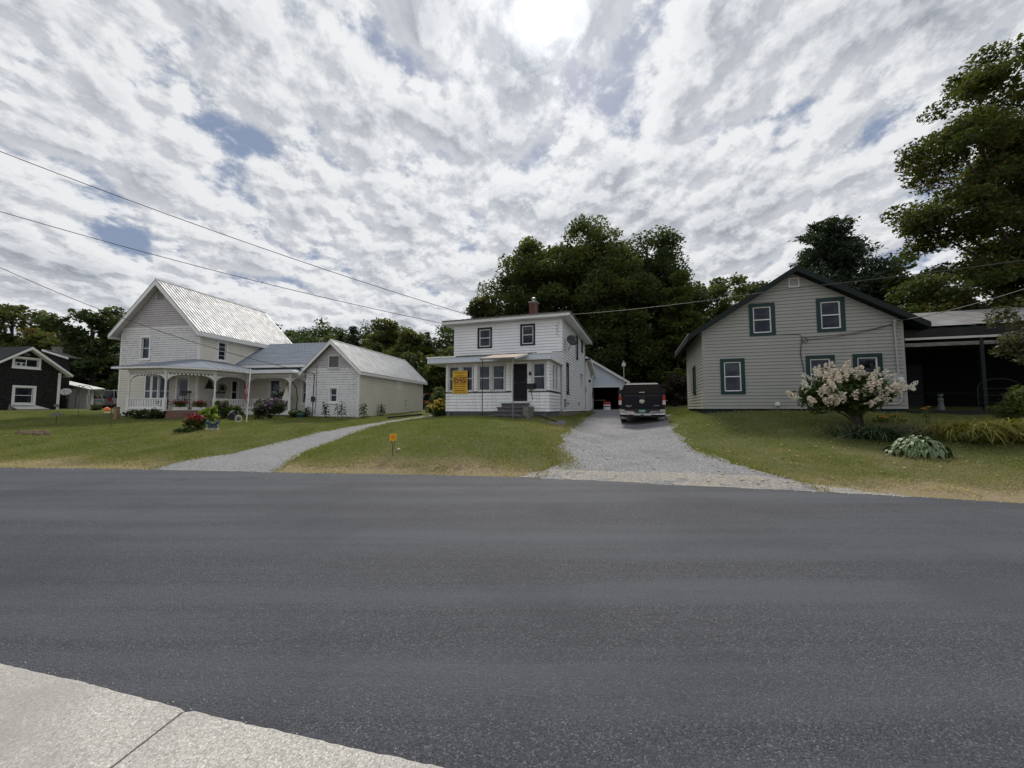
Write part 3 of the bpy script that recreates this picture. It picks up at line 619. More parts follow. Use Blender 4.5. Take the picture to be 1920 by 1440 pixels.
# ------------------------------------------------------------------ building helpers
class Wall:
    """vertical wall plane in a house's own frame: origin, direction along, outward normal"""
    def __init__(s, O, E, N): s.O = Vector((*O, 0)); s.E = Vector((*E, 0)); s.N = Vector((*N, 0))
    def p(s, u, z, o=0.0): q = s.O + s.E * u + s.N * o; return (q.x, q.y, z)
    def box(s, mb, u0, u1, z0, z1, o0, o1):
        return mb.hexa([s.p(u0, z0, o0), s.p(u0, z0, o1), s.p(u1, z0, o1), s.p(u1, z0, o0), s.p(u0, z1, o0), s.p(u0, z1, o1), s.p(u1, z1, o1), s.p(u1, z1, o0)])
FRONT = lambda y=0.0, x=0.0: Wall((x, y), (1, 0), (0, -1))
RIGHT = lambda x=0.0, y=0.0: Wall((x, y), (0, 1), (1, 0))
LEFT = lambda x=0.0, y=0.0: Wall((x, y), (0, 1), (-1, 0))
BACK = lambda y=0.0, x=0.0: Wall((x, y), (1, 0), (0, 1))

def span(poly, z):
    us = []
    for i in range(len(poly)):
        (u0, z0), (u1, z1) = poly[i], poly[(i + 1) % len(poly)]
        if abs(z1 - z0) < 1e-9:
            if abs(z - z0) < 1e-6: us += [u0, u1]
        elif min(z0, z1) - 1e-9 <= z <= max(z0, z1) + 1e-9: us.append(u0 + (u1 - u0) * (z - z0) / (z1 - z0))
    return (min(us), max(us)) if us else None
def segs(poly, holes, a, b):
    sa, sb = span(poly, a + 1e-5), span(poly, b - 1e-5)
    if not sa or not sb: return []
    out = []; cur = (sa[0], sb[0])
    for h in sorted([h for h in holes if h[2] < b - 1e-4 and h[3] > a + 1e-4]):
        if h[0] > max(cur) + 0.004: out.append((cur[0], h[0], h[0], cur[1]))
        cur = (max(h[1], cur[0]), max(h[1], cur[1]))
    if min(sa[1], sb[1]) > max(cur) - 0.5 and (sa[1] - cur[0] > 0.01 or sb[1] - cur[1] > 0.01): out.append((cur[0], sa[1], sb[1], cur[1]))
    return out
def wall(H, W, poly, holes, mat, name='wall', th=0.14):
    zs = sorted({z for _, z in poly} | {h[2] for h in holes} | {h[3] for h in holes}); mb = MB()
    for a, b in zip(zs, zs[1:]):
        if b - a < 1e-4: continue
        for u0, u1, u2, u3 in segs(poly, holes, a, b):
            mb.hexa([W.p(u0, a, 0), W.p(u1, a, 0), W.p(u1, a, -th), W.p(u0, a, -th), W.p(u3, b, 0), W.p(u2, b, 0), W.p(u2, b, -th), W.p(u3, b, -th)])
    return mb.build(name, mat, H)
def siding(H, W, poly, holes, pitch, mat, z0=None, t=0.034, name='siding_board', mats=None, jit=0.0, gap=0.021):
    """lapped boards, each course an object; a course broken by an opening becomes one board on either side"""
    zlo = z0 if z0 is not None else min(z for _, z in poly); zhi = max(z for _, z in poly); c0 = zlo
    while c0 < zhi - 0.01:
        c1 = min(c0 + pitch, zhi); cuts = sorted({c0, c1} | {z for h in holes for z in h[2:4] if c0 < z < c1} | {z for _, z in poly if c0 < z < c1})
        off = random.uniform(-jit, jit); groups = []; prev = []
        for a, b in zip(cuts, cuts[1:]):
            if b - a < 0.003: continue
            row = []
            for sg in segs(poly, holes, a, b):
                hit = [g for g, q in prev if q[0] < sg[1] and sg[0] < q[1]]
                if hit:
                    g = hit[0]
                    for o_ in hit[1:]:
                        if o_ is not g and o_ in groups: g += o_; groups.remove(o_)
                else: g = []; groups.append(g)
                g.append((a, b, sg)); row.append((g, sg))
            prev = row
        for g in groups:
            mb = MB()
            for a, b, (u0, u1, u2, u3) in g:
                b = b - gap if b > c1 - 1e-6 and b - a > 0.03 else b      # open shadow line under the next board
                ta = t * (1 - (a - c0) / pitch) + 0.022 + off; tb = t * (1 - (b - c0) / pitch) + 0.022 + off
                mb.add([W.p(u0, a, 0.001), W.p(u1, a, 0.001), W.p(u2, b, 0.001), W.p(u3, b, 0.001), W.p(u0, a, ta), W.p(u1, a, ta), W.p(u2, b, tb), W.p(u3, b, tb)],
                       [(4, 5, 6, 7), (0, 1, 5, 4), (1, 2, 6, 5), (3, 0, 4, 7), (2, 3, 7, 6)])
            mb.build(name, mats(c0) if mats else mat, H)
        c0 = c1
def window(H, W, u0, u1, z0, z1, case='white_trim', cw=0.10, sash='white_trim', rail=True, mull=0, bars=0, blind=None, depth=0.05, proud=0.07, sill=True, storm=None, curtain=None):
    mb = MB()
    W.box(mb, u0 - cw, u0, z0 - cw * .9, z1 + cw, -0.02, proud); W.box(mb, u1, u1 + cw, z0 - cw * .9, z1 + cw, -0.02, proud)
    W.box(mb, u0, u1, z1, z1 + cw, -0.02, proud); W.box(mb, u0, u1, z0 - cw * .9, z0, -0.02, proud)
    if sill: W.box(mb, u0 - cw - .03, u1 + cw + .03, z0 - cw * .9 - .05, z0 - cw * .9 - 0.002, 0.0, proud + .04)
    F = mb.build('window', case, H)
    sf = 0.045; mb = MB(); o0, o1 = -depth, -depth + 0.03
    if storm: sf = storm; o0, o1 = -0.03, 0.02
    W.box(mb, u0 + .002, u0 + sf, z0 + .002, z1 - .002, o0, o1); W.box(mb, u1 - sf, u1 - .002, z0 + .002, z1 - .002, o0, o1)
    W.box(mb, u0 + sf, u1 - sf, z0 + .002, z0 + sf, o0, o1); W.box(mb, u0 + sf, u1 - sf, z1 - sf, z1 - .002, o0, o1)
    zm = (z0 + z1) / 2
    if rail: W.box(mb, u0 + sf, u1 - sf, zm - .02, zm + .02, o0 + .002, o1 + .006)
    for k in range(mull):
        uu = u0 + (u1 - u0) * (k + 1) / (mull + 1); W.box(mb, uu - .02, uu + .02, z0 + sf, z1 - sf, o0 + .003, o1 + .003)
    for k in range(bars):
        zz_ = z0 + (z1 - z0) * (k + 1) / (bars + 1); W.box(mb, u0 + sf, u1 - sf, zz_ - .012, zz_ + .012, o0 + .003, o1 + .003)
    mb.build('sash', sash, F)
    edges = [z0 + sf, z1 - sf] if not rail else [z0 + sf, zm - .02, zm + .02, z1 - sf]
    for i in range(0, len(edges), 2):
        g = MB(); g.quad(W.p(u0 + sf, edges[i], o0 + .012), W.p(u1 - sf, edges[i], o0 + .012), W.p(u1 - sf, edges[i + 1], o0 + .012), W.p(u0 + sf, edges[i + 1], o0 + .012)); g.build('pane', 'glass', F)
    if blind:
        g = MB(); W.box(g, u0 + .02, u1 - .02, z1 - (z1 - z0) * blind, z1 - .01, -depth - .06, -depth - .05); g.build('blind', 'blind_grey', F)
    if curtain:
        g = MB(); n = 16
        for s0, s1 in ((u0, u0 + (u1 - u0) * curtain), (u1 - (u1 - u0) * curtain, u1)):
            vs = []
            for k in range(n + 1):
                uu = s0 + (s1 - s0) * k / n; oo = -depth - .09 + .025 * math.sin(k * 2.1); vs += [W.p(uu, z0, oo), W.p(uu, z1, oo)]
            g.add(vs, [(2 * k, 2 * k + 2, 2 * k + 3, 2 * k + 1) for k in range(n)])
        g.build('curtain', 'curtain', F)
    return F
def slab(mb, a, b, c, d, th):
    """roof plane through four corners with thickness th downwards"""
    P = [Vector(q) for q in (a, b, c, d)]; n = (P[1] - P[0]).cross(P[3] - P[0]).normalized()
    if n.z < 0: n = -n
    mb.hexa([tuple(q - n * th) for q in P] + [tuple(q) for q in P])
def ribs(mb, a, b, c, d, pitch, h=0.02, wd=0.035):
    """raised ribs running from edge a-b (eave) to d-c (ridge)"""
    A, B, C, D = (Vector(q) for q in (a, b, c, d)); n = (B - A).cross(D - A).normalized()
    if n.z < 0: n = -n
    L = (B - A).length; k = int(L / pitch)
    for i in range(k + 1):
        f = min(1, (i * pitch + 0.02) / L); p0 = A.lerp(B, f); p1 = D.lerp(C, f); s = (B - A).normalized() * wd
        if (p1 - p0).length < 0.05: continue
        mb.add([p0 - s, p0 + s, p0 + s * .5 + n * h, p0 - s * .5 + n * h, p1 - s, p1 + s, p1 + s * .5 + n * h, p1 - s * .5 + n * h], [(0, 4, 7, 3), (3, 7, 6, 2), (2, 6, 5, 1), (0, 3, 2, 1)])
def beam(mb, a, b, wd, hg, up=Vector((0, 0, 1))):
    a, b = Vector(a), Vector(b); d = (b - a).normalized(); s = d.cross(up).normalized() * wd / 2; u = s.cross(d).normalized() * hg / 2
    mb.hexa([a - s - u, a + s - u, b + s - u, b - s - u, a - s + u, a + s + u, b + s + u, b - s + u])
def ceiling(H, x0, x1, y0, y1, z): mb = MB(); mb.box((x0, y0, z), (x1, y1, z + .05)); mb.build('ceiling', 'dark_room', H)
def floor_(H, x0, x1, y0, y1, z, mat='dark_room'): mb = MB(); mb.box((x0, y0, z - .06), (x1, y1, z)); mb.build('floor', mat, H)
def stone_base(H, W, u0, u1, z0, z1, pw=0.55, proud=0.03, seed=0):
    rr = random.Random(seed); mb = MB(); W.box(mb, u0, u1, z0, z1, -0.25, 0.0); f = mb.build('foundation', 'mortar', H)
    rows = max(1, round((z1 - z0 - .1) / 0.22)); h = (z1 - z0) / rows
    for r in range(rows):
        u = u0 - rr.uniform(0, .3) * (r % 2)
        while u < u1 - .05:
            w_ = pw * rr.uniform(.6, 1.35); a, b = max(u, u0) + .012, min(u + w_, u1) - .012
            if b - a > .06:
                mb = MB(); pr = proud * rr.uniform(.4, 1.2); za, zb_ = z0 + r * h + .01, z0 + (r + 1) * h - .01; c = .018
                mb.add([W.p(a, za, 0), W.p(b, za, 0), W.p(b, zb_, 0), W.p(a, zb_, 0), W.p(a + c, za + c, pr), W.p(b - c, za + c * rr.uniform(.6, 1.6), pr * rr.uniform(.7, 1.2)), W.p(b - c, zb_ - c, pr), W.p(a + c, zb_ - c * rr.uniform(.6, 1.6), pr)], [(4, 5, 6, 7), (0, 1, 5, 4), (1, 2, 6, 5), (2, 3, 7, 6), (3, 0, 4, 7)])
                mb.build('stone', 'stone', f)
            u += w_

def house(name, label, O, yaw, zb, cat='house'):
    return thing(name, label, cat, (O[0], O[1], zb), -R(yaw), zb=zb)

# ================================================================== white two-storey house in the middle
H = house('white_house', 'narrow white two-storey house with glazed front porch and brick chimney', MH_O, MH_YAW, MH_ZB)
X0, X1, YM, YB = -6.75, 0.15, 2.7, 12.1
Wf = FRONT(YM)
fw = [(-5.02, -4.28, 5.42, 6.50), (-2.25, -1.55, 5.45, 6.54)]
fp = [(X0, 1.45), (X1, 1.45), (X1, 6.86), (X0, 6.86)]
wall(H, Wf, fp, fw, 'white_vinyl')
siding(H, Wf, [(X0, 4.72), (X1, 4.72), (X1, 6.86), (X0, 6.86)], [(a - .1, b + .1, c - .1, d + .1) for a, b, c, d in fw], 0.172, 'white_vinyl')
for i, (a, b, c, d) in enumerate(fw): window(H, Wf, a, b, c, d, 'dark_trim', .11, 'white_trim', bars=0, storm=.055, depth=.06, sill=False, blind=(.2 if i else None), curtain=(.35 if i == 0 else None))
Wr = RIGHT(X1, YM)
rw = [(1.15, 1.70, 2.62, 4.25), (4.85, 5.55, 5.12, 6.62), (7.35, 8.05, 5.98, 6.70), (6.7, 7.7, 3.28, 4.02)]
rp = [(0, 1.45), (YB - YM, 1.45), (YB - YM, 6.86), (0, 6.86)]
wall(H, Wr, rp, rw, 'white_vinyl')
siding(H, Wr, rp, [(a - .09, b + .09, c - .09, d + .09) for a, b, c, d in rw], 0.172, 'white_vinyl')
for i, (a, b, c, d) in enumerate(rw):
    f_ = window(H, Wr, a, b, c, d, 'white_trim' if i == 3 else 'dark_trim', .09, 'white_trim', rail=(i != 3), mull=1 if i == 3 else 0, depth=.06, sill=(i == 0), bars=3 if i == 0 else 0)
    if i in (0, 3):
        mb = MB(); Wr.box(mb, a - .14, b + .14, d + .095, d + .15, .0, .10); mb.build('drip_cap', 'weathered_wood', f_)
for Wx, poly in ((LEFT(X0, YM), rp), (BACK(YB), [(X0, 1.45), (X1, 1.45), (X1, 6.86), (X0, 6.86)])): wall(H, Wx, poly, [], 'white_vinyl')
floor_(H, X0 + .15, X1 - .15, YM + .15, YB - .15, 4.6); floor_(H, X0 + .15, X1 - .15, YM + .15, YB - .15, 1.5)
mb = MB()
for u0, u1 in ((X0, X0 + .11), (X1 - .11, X1)): Wf.box(mb, u0, u1, 4.6, 6.84, .002, .034)
Wr.box(mb, -.034, .09, 1.46, 6.84, .002, .034); Wr.box(mb, YB - YM - .1, YB - YM, 1.46, 6.84, .002, .034)
mb.build('corner_board', 'white_trim', H)
# low hip roof with boxed eaves
ov = .55; ez = 6.93; ex0, ex1, ey0, ey1 = X0 - ov, X1 + ov, YM - ov, YB + ov
mb = MB(); cx, rz_ = (ex0 + ex1) / 2, 7.75
mb.add([(ex0, ey0, ez + .13), (ex1, ey0, ez + .13), (ex1, ey1, ez + .13), (ex0, ey1, ez + .13), (cx, ey0 + 4.2, rz_), (cx, ey1 - 4.2, rz_)], [(0, 1, 4), (1, 2, 5, 4), (2, 3, 5), (3, 0, 4, 5)])
roof = mb.build('roof', 'asphalt_shingle', H)
mb = MB(); mb.box((ex0 + .02, ey0 + .02, ez - .06), (ex1 - .02, ey1 - .02, ez - .02)); mb.build('soffit', 'white_trim', roof)
mb = MB()
for a, b in (((ex0, ey0), (ex1, ey0)), ((ex1, ey0), (ex1, ey1)), ((ex1, ey1), (ex0, ey1)), ((ex0, ey1), (ex0, ey0))):
    d = (Vector(b) - Vector(a)).normalized() * .0125
    beam(mb, (a[0] - d.x, a[1] - d.y, ez + .03), (b[0] + d.x, b[1] + d.y, ez + .03), .03, .19)
mb.build('fascia', 'white_trim', roof)
mb = MB(); beam(mb, (ex0 - .02, ey0 - .05, ez + .13), (ex1 + .07, ey0 - .05, ez + .13), .07, .05); beam(mb, (ex1 + .05, ey0 - .07, ez + .13), (ex1 + .05, ey1, ez + .13), .07, .05); mb.build('drip_edge', 'asphalt_shingle', roof)
mb = MB()   # curled shingles and leaf debris along the front edge
for i in range(60):
    x = random.uniform(ex0, ex1 - 1.5) if i % 3 else random.uniform(-4, -1.5); y = ey0 + random.uniform(0, .25); s = random.uniform(.03, .10); h = random.uniform(.01, .055)
    mb.box((x, y, ez + .13), (x + s * 1.6, y + s, ez + .15 + h))
o = mb.build('curled_shingles', 'asphalt_shingle', roof); o['kind'] = 'stuff'
# chimney, laid brick by brick
chx, chy = -2.05, 4.6
mb = MB(); mb.box((chx - .235, chy - .235, 6.9), (chx + .235, chy + .235, 8.42)); ch = mb.build('chimney', 'mortar', H)
mb = MB(); zc = 7.15; r = 0
while zc < 8.40:
    for s, (Wc, L) in enumerate(((FRONT(chy - .235, chx - .235), .47), (RIGHT(chx + .235, chy - .235), .47), (LEFT(chx - .235, chy - .235), .47), (BACK(chy + .235, chx - .235), .47))):
        u = -(r % 2) * .11
        while u < L:
            a, b = max(0.0, u) + .004, min(L, u + .21) - .004
            if b - a > .03: Wc.box(mb, a, b, zc + .004, zc + .062, 0.0, .012 + random.uniform(0, .006))
            u += .218
    zc += .072; r += 1
o = mb.build('brickwork', 'brick', ch); o['kind'] = 'stuff'
mb = MB(); mb.box((chx - .28, chy - .28, 8.40), (chx + .28, chy + .28, 8.48)); mb.build('cap', 'mortar', ch)
mb = MB(); mb.lathe([(.11, 8.5), (.11, 8.66), (.10, 8.66)], 12, (chx, chy, 0)); mb.lathe([(.19, 8.72), (.02, 8.80)], 12, (chx, chy, 0)); mb.lathe([(.012, 8.64), (.012, 8.75)], 6, (chx + .1, chy, 0)); mb.lathe([(.012, 8.64), (.012, 8.75)], 6, (chx - .1, chy, 0)); mb.build('flue', 'grey_metal', ch)
mb = MB(); mb.box((chx - .36, chy - .36, 7.0), (chx + .36, chy + .36, 7.2)); mb.build('flashing', 'grey_metal', ch)
# glazed porch
PW, PD = 5.85, 2.7; Wp = FRONT(0.0)
pw = [(-5.67, -5.07, 2.58, 3.93), (-4.86, -4.25, 2.58, 3.93), (-3.88, -3.23, 2.58, 3.93), (-3.07, -2.42, 2.58, 3.93), (-0.83, -0.21, 2.58, 3.95)]
door = (-1.95, -1.14, 2.0, 3.96); pp = [(-PW, 1.46), (0, 1.46), (0, 4.2), (-PW, 4.2)]
wall(H, Wp, pp, pw + [door], 'white_trim', th=.1)
for poly in ([(-PW, 1.48), (-2.03, 1.48), (-2.03, 2.46), (-PW, 2.46)], [(-1.06, 1.48), (0, 1.48), (0, 2.46), (-1.06, 2.46)]): siding(H, Wp, poly, [], 0.165, 'white_vinyl_dirty', jit=.003)
for a, b in ((-4.15, -3.98), (-2.32, -2.10), (-1.03, -.93), (-.13, 0)): siding(H, Wp, [(a, 2.56), (b, 2.56), (b, 4.1), (a, 4.1)], [], .165, 'white_vinyl')
for i, (a, b, c, d) in enumerate(pw): window(H, Wp, a, b, c, d, 'worn_trim', .075, 'white_trim', depth=.04, sill=False, proud=.065, curtain=(.3 if i == 1 else None))
mb = MB(); Wp.box(mb, -PW - .05, -2.0, 2.47, 2.53, 0, .06); Wp.box(mb, -1.08, .05, 2.47, 2.53, 0, .06); RIGHT(0, 0).box(mb, -.06, PD, 2.47, 2.53, 0, .05); mb.build('sill_board', 'dark_trim', H)
mb = MB()
for u in (-PW, -.10): Wp.box(mb, u, u + .10, 1.46, 2.46, .0, .035)
Wp.box(mb, -PW, -PW + .12, 2.54, 4.1, 0, .035); mb.build('corner_board', 'white_trim', H)
Wps = RIGHT(0, 0); sw = [(.62, 1.28, 2.6, 3.92), (1.36, 2.02, 2.6, 3.92)]
wall(H, Wps, [(.1, 1.46), (PD, 1.46), (PD, 4.3), (.1, 4.2)], sw, 'white_trim', th=.1)
siding(H, Wps, [(0, 1.48), (PD - .05, 1.48), (PD - .05, 2.46), (0, 2.46)], [], .165, 'white_vinyl')
for a, b in ((.03, .5), (2.14, 2.6)): siding(H, Wps, [(a, 2.56), (b, 2.56), (b, 4.1), (a, 4.1)], [], .165, 'white_vinyl')
for a, b, c, d in sw: window(H, Wps, a, b, c, d, 'white_trim', .06, 'white_trim', depth=.04, sill=False, proud=.065)
wall(H, LEFT(-PW, 0), [(.1, 1.46), (PD, 1.46), (PD, 4.3), (.1, 4.2)], [(.6, 1.3, 2.6, 3.9), (1.5, 2.2, 2.6, 3.9)], 'white_trim', th=.1)
floor_(H, -PW + .1, -.1, .1, PD, 2.0)
# screen door
mb = MB(); Wp.box(mb, -2.05, -1.95, 1.98, 4.06, -.01, .05); Wp.box(mb, -1.14, -1.04, 1.98, 4.06, -.01, .05); Wp.box(mb, -1.95, -1.14, 3.96, 4.06, -.01, .05); dr = mb.build('door', 'white_trim', H)
mb = MB(); Wp.box(mb, -1.94, -1.15, 2.01, 3.95, -.06, -.02); mb.build('door_leaf', 'door_dark', dr)
mb = MB()
for z in (2.06, 2.95, 3.88): Wp.box(mb, -1.93, -1.16, z, z + .06, -.022, -.008)
Wp.box(mb, -1.93, -1.86, 2.02, 3.94, -.021, -.01); Wp.box(mb, -1.23, -1.16, 2.02, 3.94, -.021, -.01); mb.build('door_rails', 'dark_trim', dr)
mb = MB(); mb.lathe([(.01, -.05), (.022, -.03), (.01, 0)], 8, (-1.84, 0, 2.95), 'y'); mb.build('handle', 'grey_metal', dr)
mb = MB(); Wp.box(mb, -2.06, -1.03, 1.90, 1.98, -.08, .10); mb.build('threshold', 'worn_trim', dr)
# porch roof with deep boarded fascia
fx0, fx1, fyy = -6.8, .22, -.45; slope_top = 4.92
mb = MB(); slab(mb, (fx0, fyy, 4.46), (fx1, fyy, 4.46), (fx1 - .02, PD, slope_top), (fx0, PD, slope_top), .05); pr = mb.build('porch_roof', 'asphalt_shingle', H)
mb = MB(); n = 40
for i in range(n):
    a = fx0 + (fx1 - fx0) * i / n; b = fx0 + (fx1 - fx0) * (i + 1) / n
    mb.box((a + .006, fyy - .012, 4.10), (b - .006, fyy + .02, 4.40))
o = mb.build('fascia_board', 'garage_blue', pr); o['kind'] = 'stuff'
mb = MB(); mb.box((fx0, fyy + .0, 4.105), (fx1, fyy + .05, 4.405)); mb.box((fx0 - .03, fyy - .06, 4.38), (-5.0, fyy + .01, 4.45)); mb.box((-.75, fyy - .06, 4.38), (fx1 + .03, fyy + .01, 4.45))
RIGHT(fx1, 0).box(mb, fyy, PD, 4.10, 4.46, -.03, 0.0); LEFT(fx0, 0).box(mb, fyy, PD, 4.10, 4.46, -.03, 0.0)
mb.add([(fx1 + .004, fyy, 4.44), (fx1 + .004, PD, 4.44), (fx1 + .004, PD, 4.88)], [(0, 1, 2)]); mb.build('fascia', 'white_vinyl', pr)
mb = MB(); mb.box((fx0, fyy + .01, 4.085), (fx1, PD, 4.10)); mb.build('soffit', 'porch_cream', pr)
mb = MB()   # rotted gutter edge, flakes of old paint and dark wood
x = -5.0
while x < -.8:
    L = random.uniform(.12, .5); mb.box((x, fyy - .055 - random.uniform(0, .02), 4.39 + random.uniform(0, .02)), (x + L - .02, fyy + .0, 4.44 + random.uniform(0, .02))); x += L
o = mb.build('rotten_edge', 'weathered_wood', pr); o['kind'] = 'stuff'
# small awning on two thin poles over the door
mb = MB(); slab(mb, (-3.15, -1.5, 4.12), (-1.35, -1.5, 4.12), (-1.0, -.5, 4.42), (-2.8, -.5, 4.42), .03); aw = mb.build('awning', 'rust_awning', H)
mb = MB(); beam(mb, (-3.17, -1.51, 4.08), (-1.33, -1.51, 4.08), .04, .07); mb.build('awning_front', 'weathered_wood', aw)
mb = MB(); beam(mb, (-1.34, -1.5, 4.07), (-.98, -.5, 4.37), .03, .10); beam(mb, (-3.16, -1.5, 4.07), (-2.8, -.5, 4.37), .03, .10); mb.build('awning_side', 'white_trim', aw)
for x in (-3.05, -1.45):
    mb = MB(); mb.tube([(x, -1.46, 1.05), (x, -1.46, 4.09)], .022, 8); mb.build('pole', 'grey_metal' if x > -2 else 'black_metal', aw)
# steps, skirt, foundation
for k in range(4):
    mb = MB(); z1 = 1.90 - k * .2; mb.box((-2.45 - k * .12, -.15 - (k + 1) * .30, z1 - .055), (-1.0 + .02 * k, -.12 - k * .30, z1)); mb.box((-2.42 - k * .12, -.12 - (k + 1) * .30 + .03, z1 - .2), (-1.02 + .02 * k, -.10 - (k + 1) * .30 + .06, z1 - .056)); mb.build('step', 'step_wood', H)
mb = MB(); mb.box((-1.04, -1.2, 1.0), (-.78, -.06, 1.72)); mb.build('step_cheek', 'weathered_wood', H)
mb = MB(); mb.box((-3.4, -1.65, .98), (-.4, -1.38, 1.12)); mb.build('step_landing', 'drive_concrete', H)
mb = MB(); Wp.box(mb, -PW + .3, -2.6, 1.02, 1.45, -.12, -.06); skirt = mb.build('porch_skirt', 'dark_room', H)
mb = MB(); u = -PW + .35
while u < -2.7:
    Wp.box(mb, u, u + .055, 1.02 + random.uniform(0, .02), 1.36, -.06, -.035); u += .082
Wp.box(mb, -PW + .3, -2.6, 1.36, 1.455, -.06, -.02)
o = mb.build('skirt_slats', 'grey_boards', skirt); o['kind'] = 'stuff'
mb = MB(); Wp.box(mb, -PW + .02, -PW + .28, .95, 1.455, -.3, -.02); Wp.box(mb, -1.0, -.02, .95, 1.455, -.12, -.03); Wps.box(mb, .03, PD, .95, 1.455, -.12, -.02); mb.build('porch_footing', 'grey_boards', H)
mb = MB(); Wps.box(mb, 2.35, 2.72, .9, 1.42, -.1, .12); mb.build('pier', 'stone', H)
stone_base(H, RIGHT(X1 - .02, YM), 0.05, 8.9, .85, 1.46, .8, .035, 3)
mb = MB(); mb.box((X0 + .05, YM + .1, .8), (X1 - .3, YB - .05, 1.45)); mb.build('foundation', 'mortar', H)
# fittings on the side wall
mb = MB(); Wr.box(mb, .25, .55, 1.72, 2.18, .03, .12); Wr.box(mb, 1.3, 1.5, 1.85, 2.02, .03, .1); Wr.box(mb, 5.6, 5.85, 1.85, 2.05, .03, .1); mb.build('vent_box', 'grey_metal', H)
mb = MB(); Wr.box(mb, 9.05, 9.3, 2.9, 3.35, .03, .16); mb.tube([Wr.p(9.18, 3.3, .06), Wr.p(9.18, 6.7, .06)], .028, 8); mb.tube([Wr.p(9.18, 1.5, .06), Wr.p(9.18, 2.95, .06)], .028, 8); mb.build('meter_box', 'pvc_grey', H)
mb = MB(); Wq = FRONT(YM, 0); cp = [Wq.p(X1 - .25 + .13 * math.sin(k * 1.5), 6.6 - .055 * k + .05 * math.sin(k * 2.6), .06 + .02 * math.cos(k * 2.1)) for k in range(16)]; mb.tube(cp, .008, 5); mb.build('cable_loop', 'wire', H)
# rear addition with its roof falling away behind
ay0, ay1, axx = YB + .0, YB + 4.0, X1 + .18
Wa = RIGHT(axx, ay0); ap = [(-.2, 1.42), (4.0, 1.42), (4.0, 4.15), (-.2, 5.35)]
wall(H, Wa, ap, [], 'white_vinyl'); siding(H, Wa, ap, [], .172, 'white_vinyl')
wall(H, FRONT(ay0 - .2, 0), [(X1 - .5, 1.42), (axx, 1.42), (axx, 5.3), (X1 - .5, 5.3)], [], 'white_vinyl')
wall(H, BACK(ay1), [(-5, 1.2), (axx, 1.2), (axx, 4.1), (-5, 4.1)], [], 'white_vinyl')
mb = MB(); slab(mb, (-5, ay1 + .35, 4.08), (axx + .35, ay1 + .35, 4.08), (axx + .35, ay0 - .3, 5.62), (-5, ay0 - .3, 5.62), .06); rr_ = mb.build('addition_roof', 'asphalt_shingle', H)
mb = MB(); beam(mb, (axx + .36, ay1 + .37, 3.98), (axx + .36, ay0 - .3, 5.52), .03, .2); beam(mb, (axx + .38, ay1 + .36, 3.98), (-5, ay1 + .36, 3.98), .03, .2); mb.build('rake_board', 'white_trim', rr_)
mb = MB(); slab(mb, (axx + .0, ay1 + .33, 3.93), (axx + .34, ay1 + .33, 3.93), (axx + .34, ay0 - .28, 5.47), (axx, ay0 - .28, 5.47), .02); mb.build('soffit', 'porch_cream', rr_)
mb = MB(); mb.tube([Wa.p(2.1, 4.45, .3), Wa.p(2.05, 4.25, .22), Wa.p(2.0, 3.95, .08), Wa.p(2.0, 1.45, .08)], .05, 8); mb.build('downspout', 'white_trim', H)
mb = MB(); Wa.box(mb, 2.7, 3.3, 2.55, 3.05, .03, .06); mb.build('wall_plaque', 'sign_red', H)
mb = MB(); Wa.box(mb, .7, .85, 3.75, 3.95, .03, .2); mb.build('wall_lamp', 'black_metal', H)
ceiling(H, X0 + .1, X1 - .1, YM + .1, YB, 6.8)
# door lamp
mb = MB(); mb.lathe([(.02, .0), (.06, .05), (.07, .14), (.03, .18)], 8, (-.98, -.10, 3.32)); mb.tube([(-.98, 0, 3.52), (-.98, -.1, 3.55), (-.98, -.1, 3.49)], .012, 6); mb.build('porch_lamp', 'black_metal', H)
mb = MB(); mb.tube([(-.45, -.03, 4.02), (-.4, -.03, 3.9), (-.3, -.02, 2.6), (-.12, -.04, 2.5), (-.06, -.05, 2.58), (-.1, -.05, 2.66)], .008, 5); mb.build('cable', 'wire', H)
MHH = H
def mh(x, y, z): t = R(MH_YAW); return Vector((MH_O[0] + math.cos(t) * x + math.sin(t) * y, MH_O[1] - math.sin(t) * x + math.cos(t) * y, z))

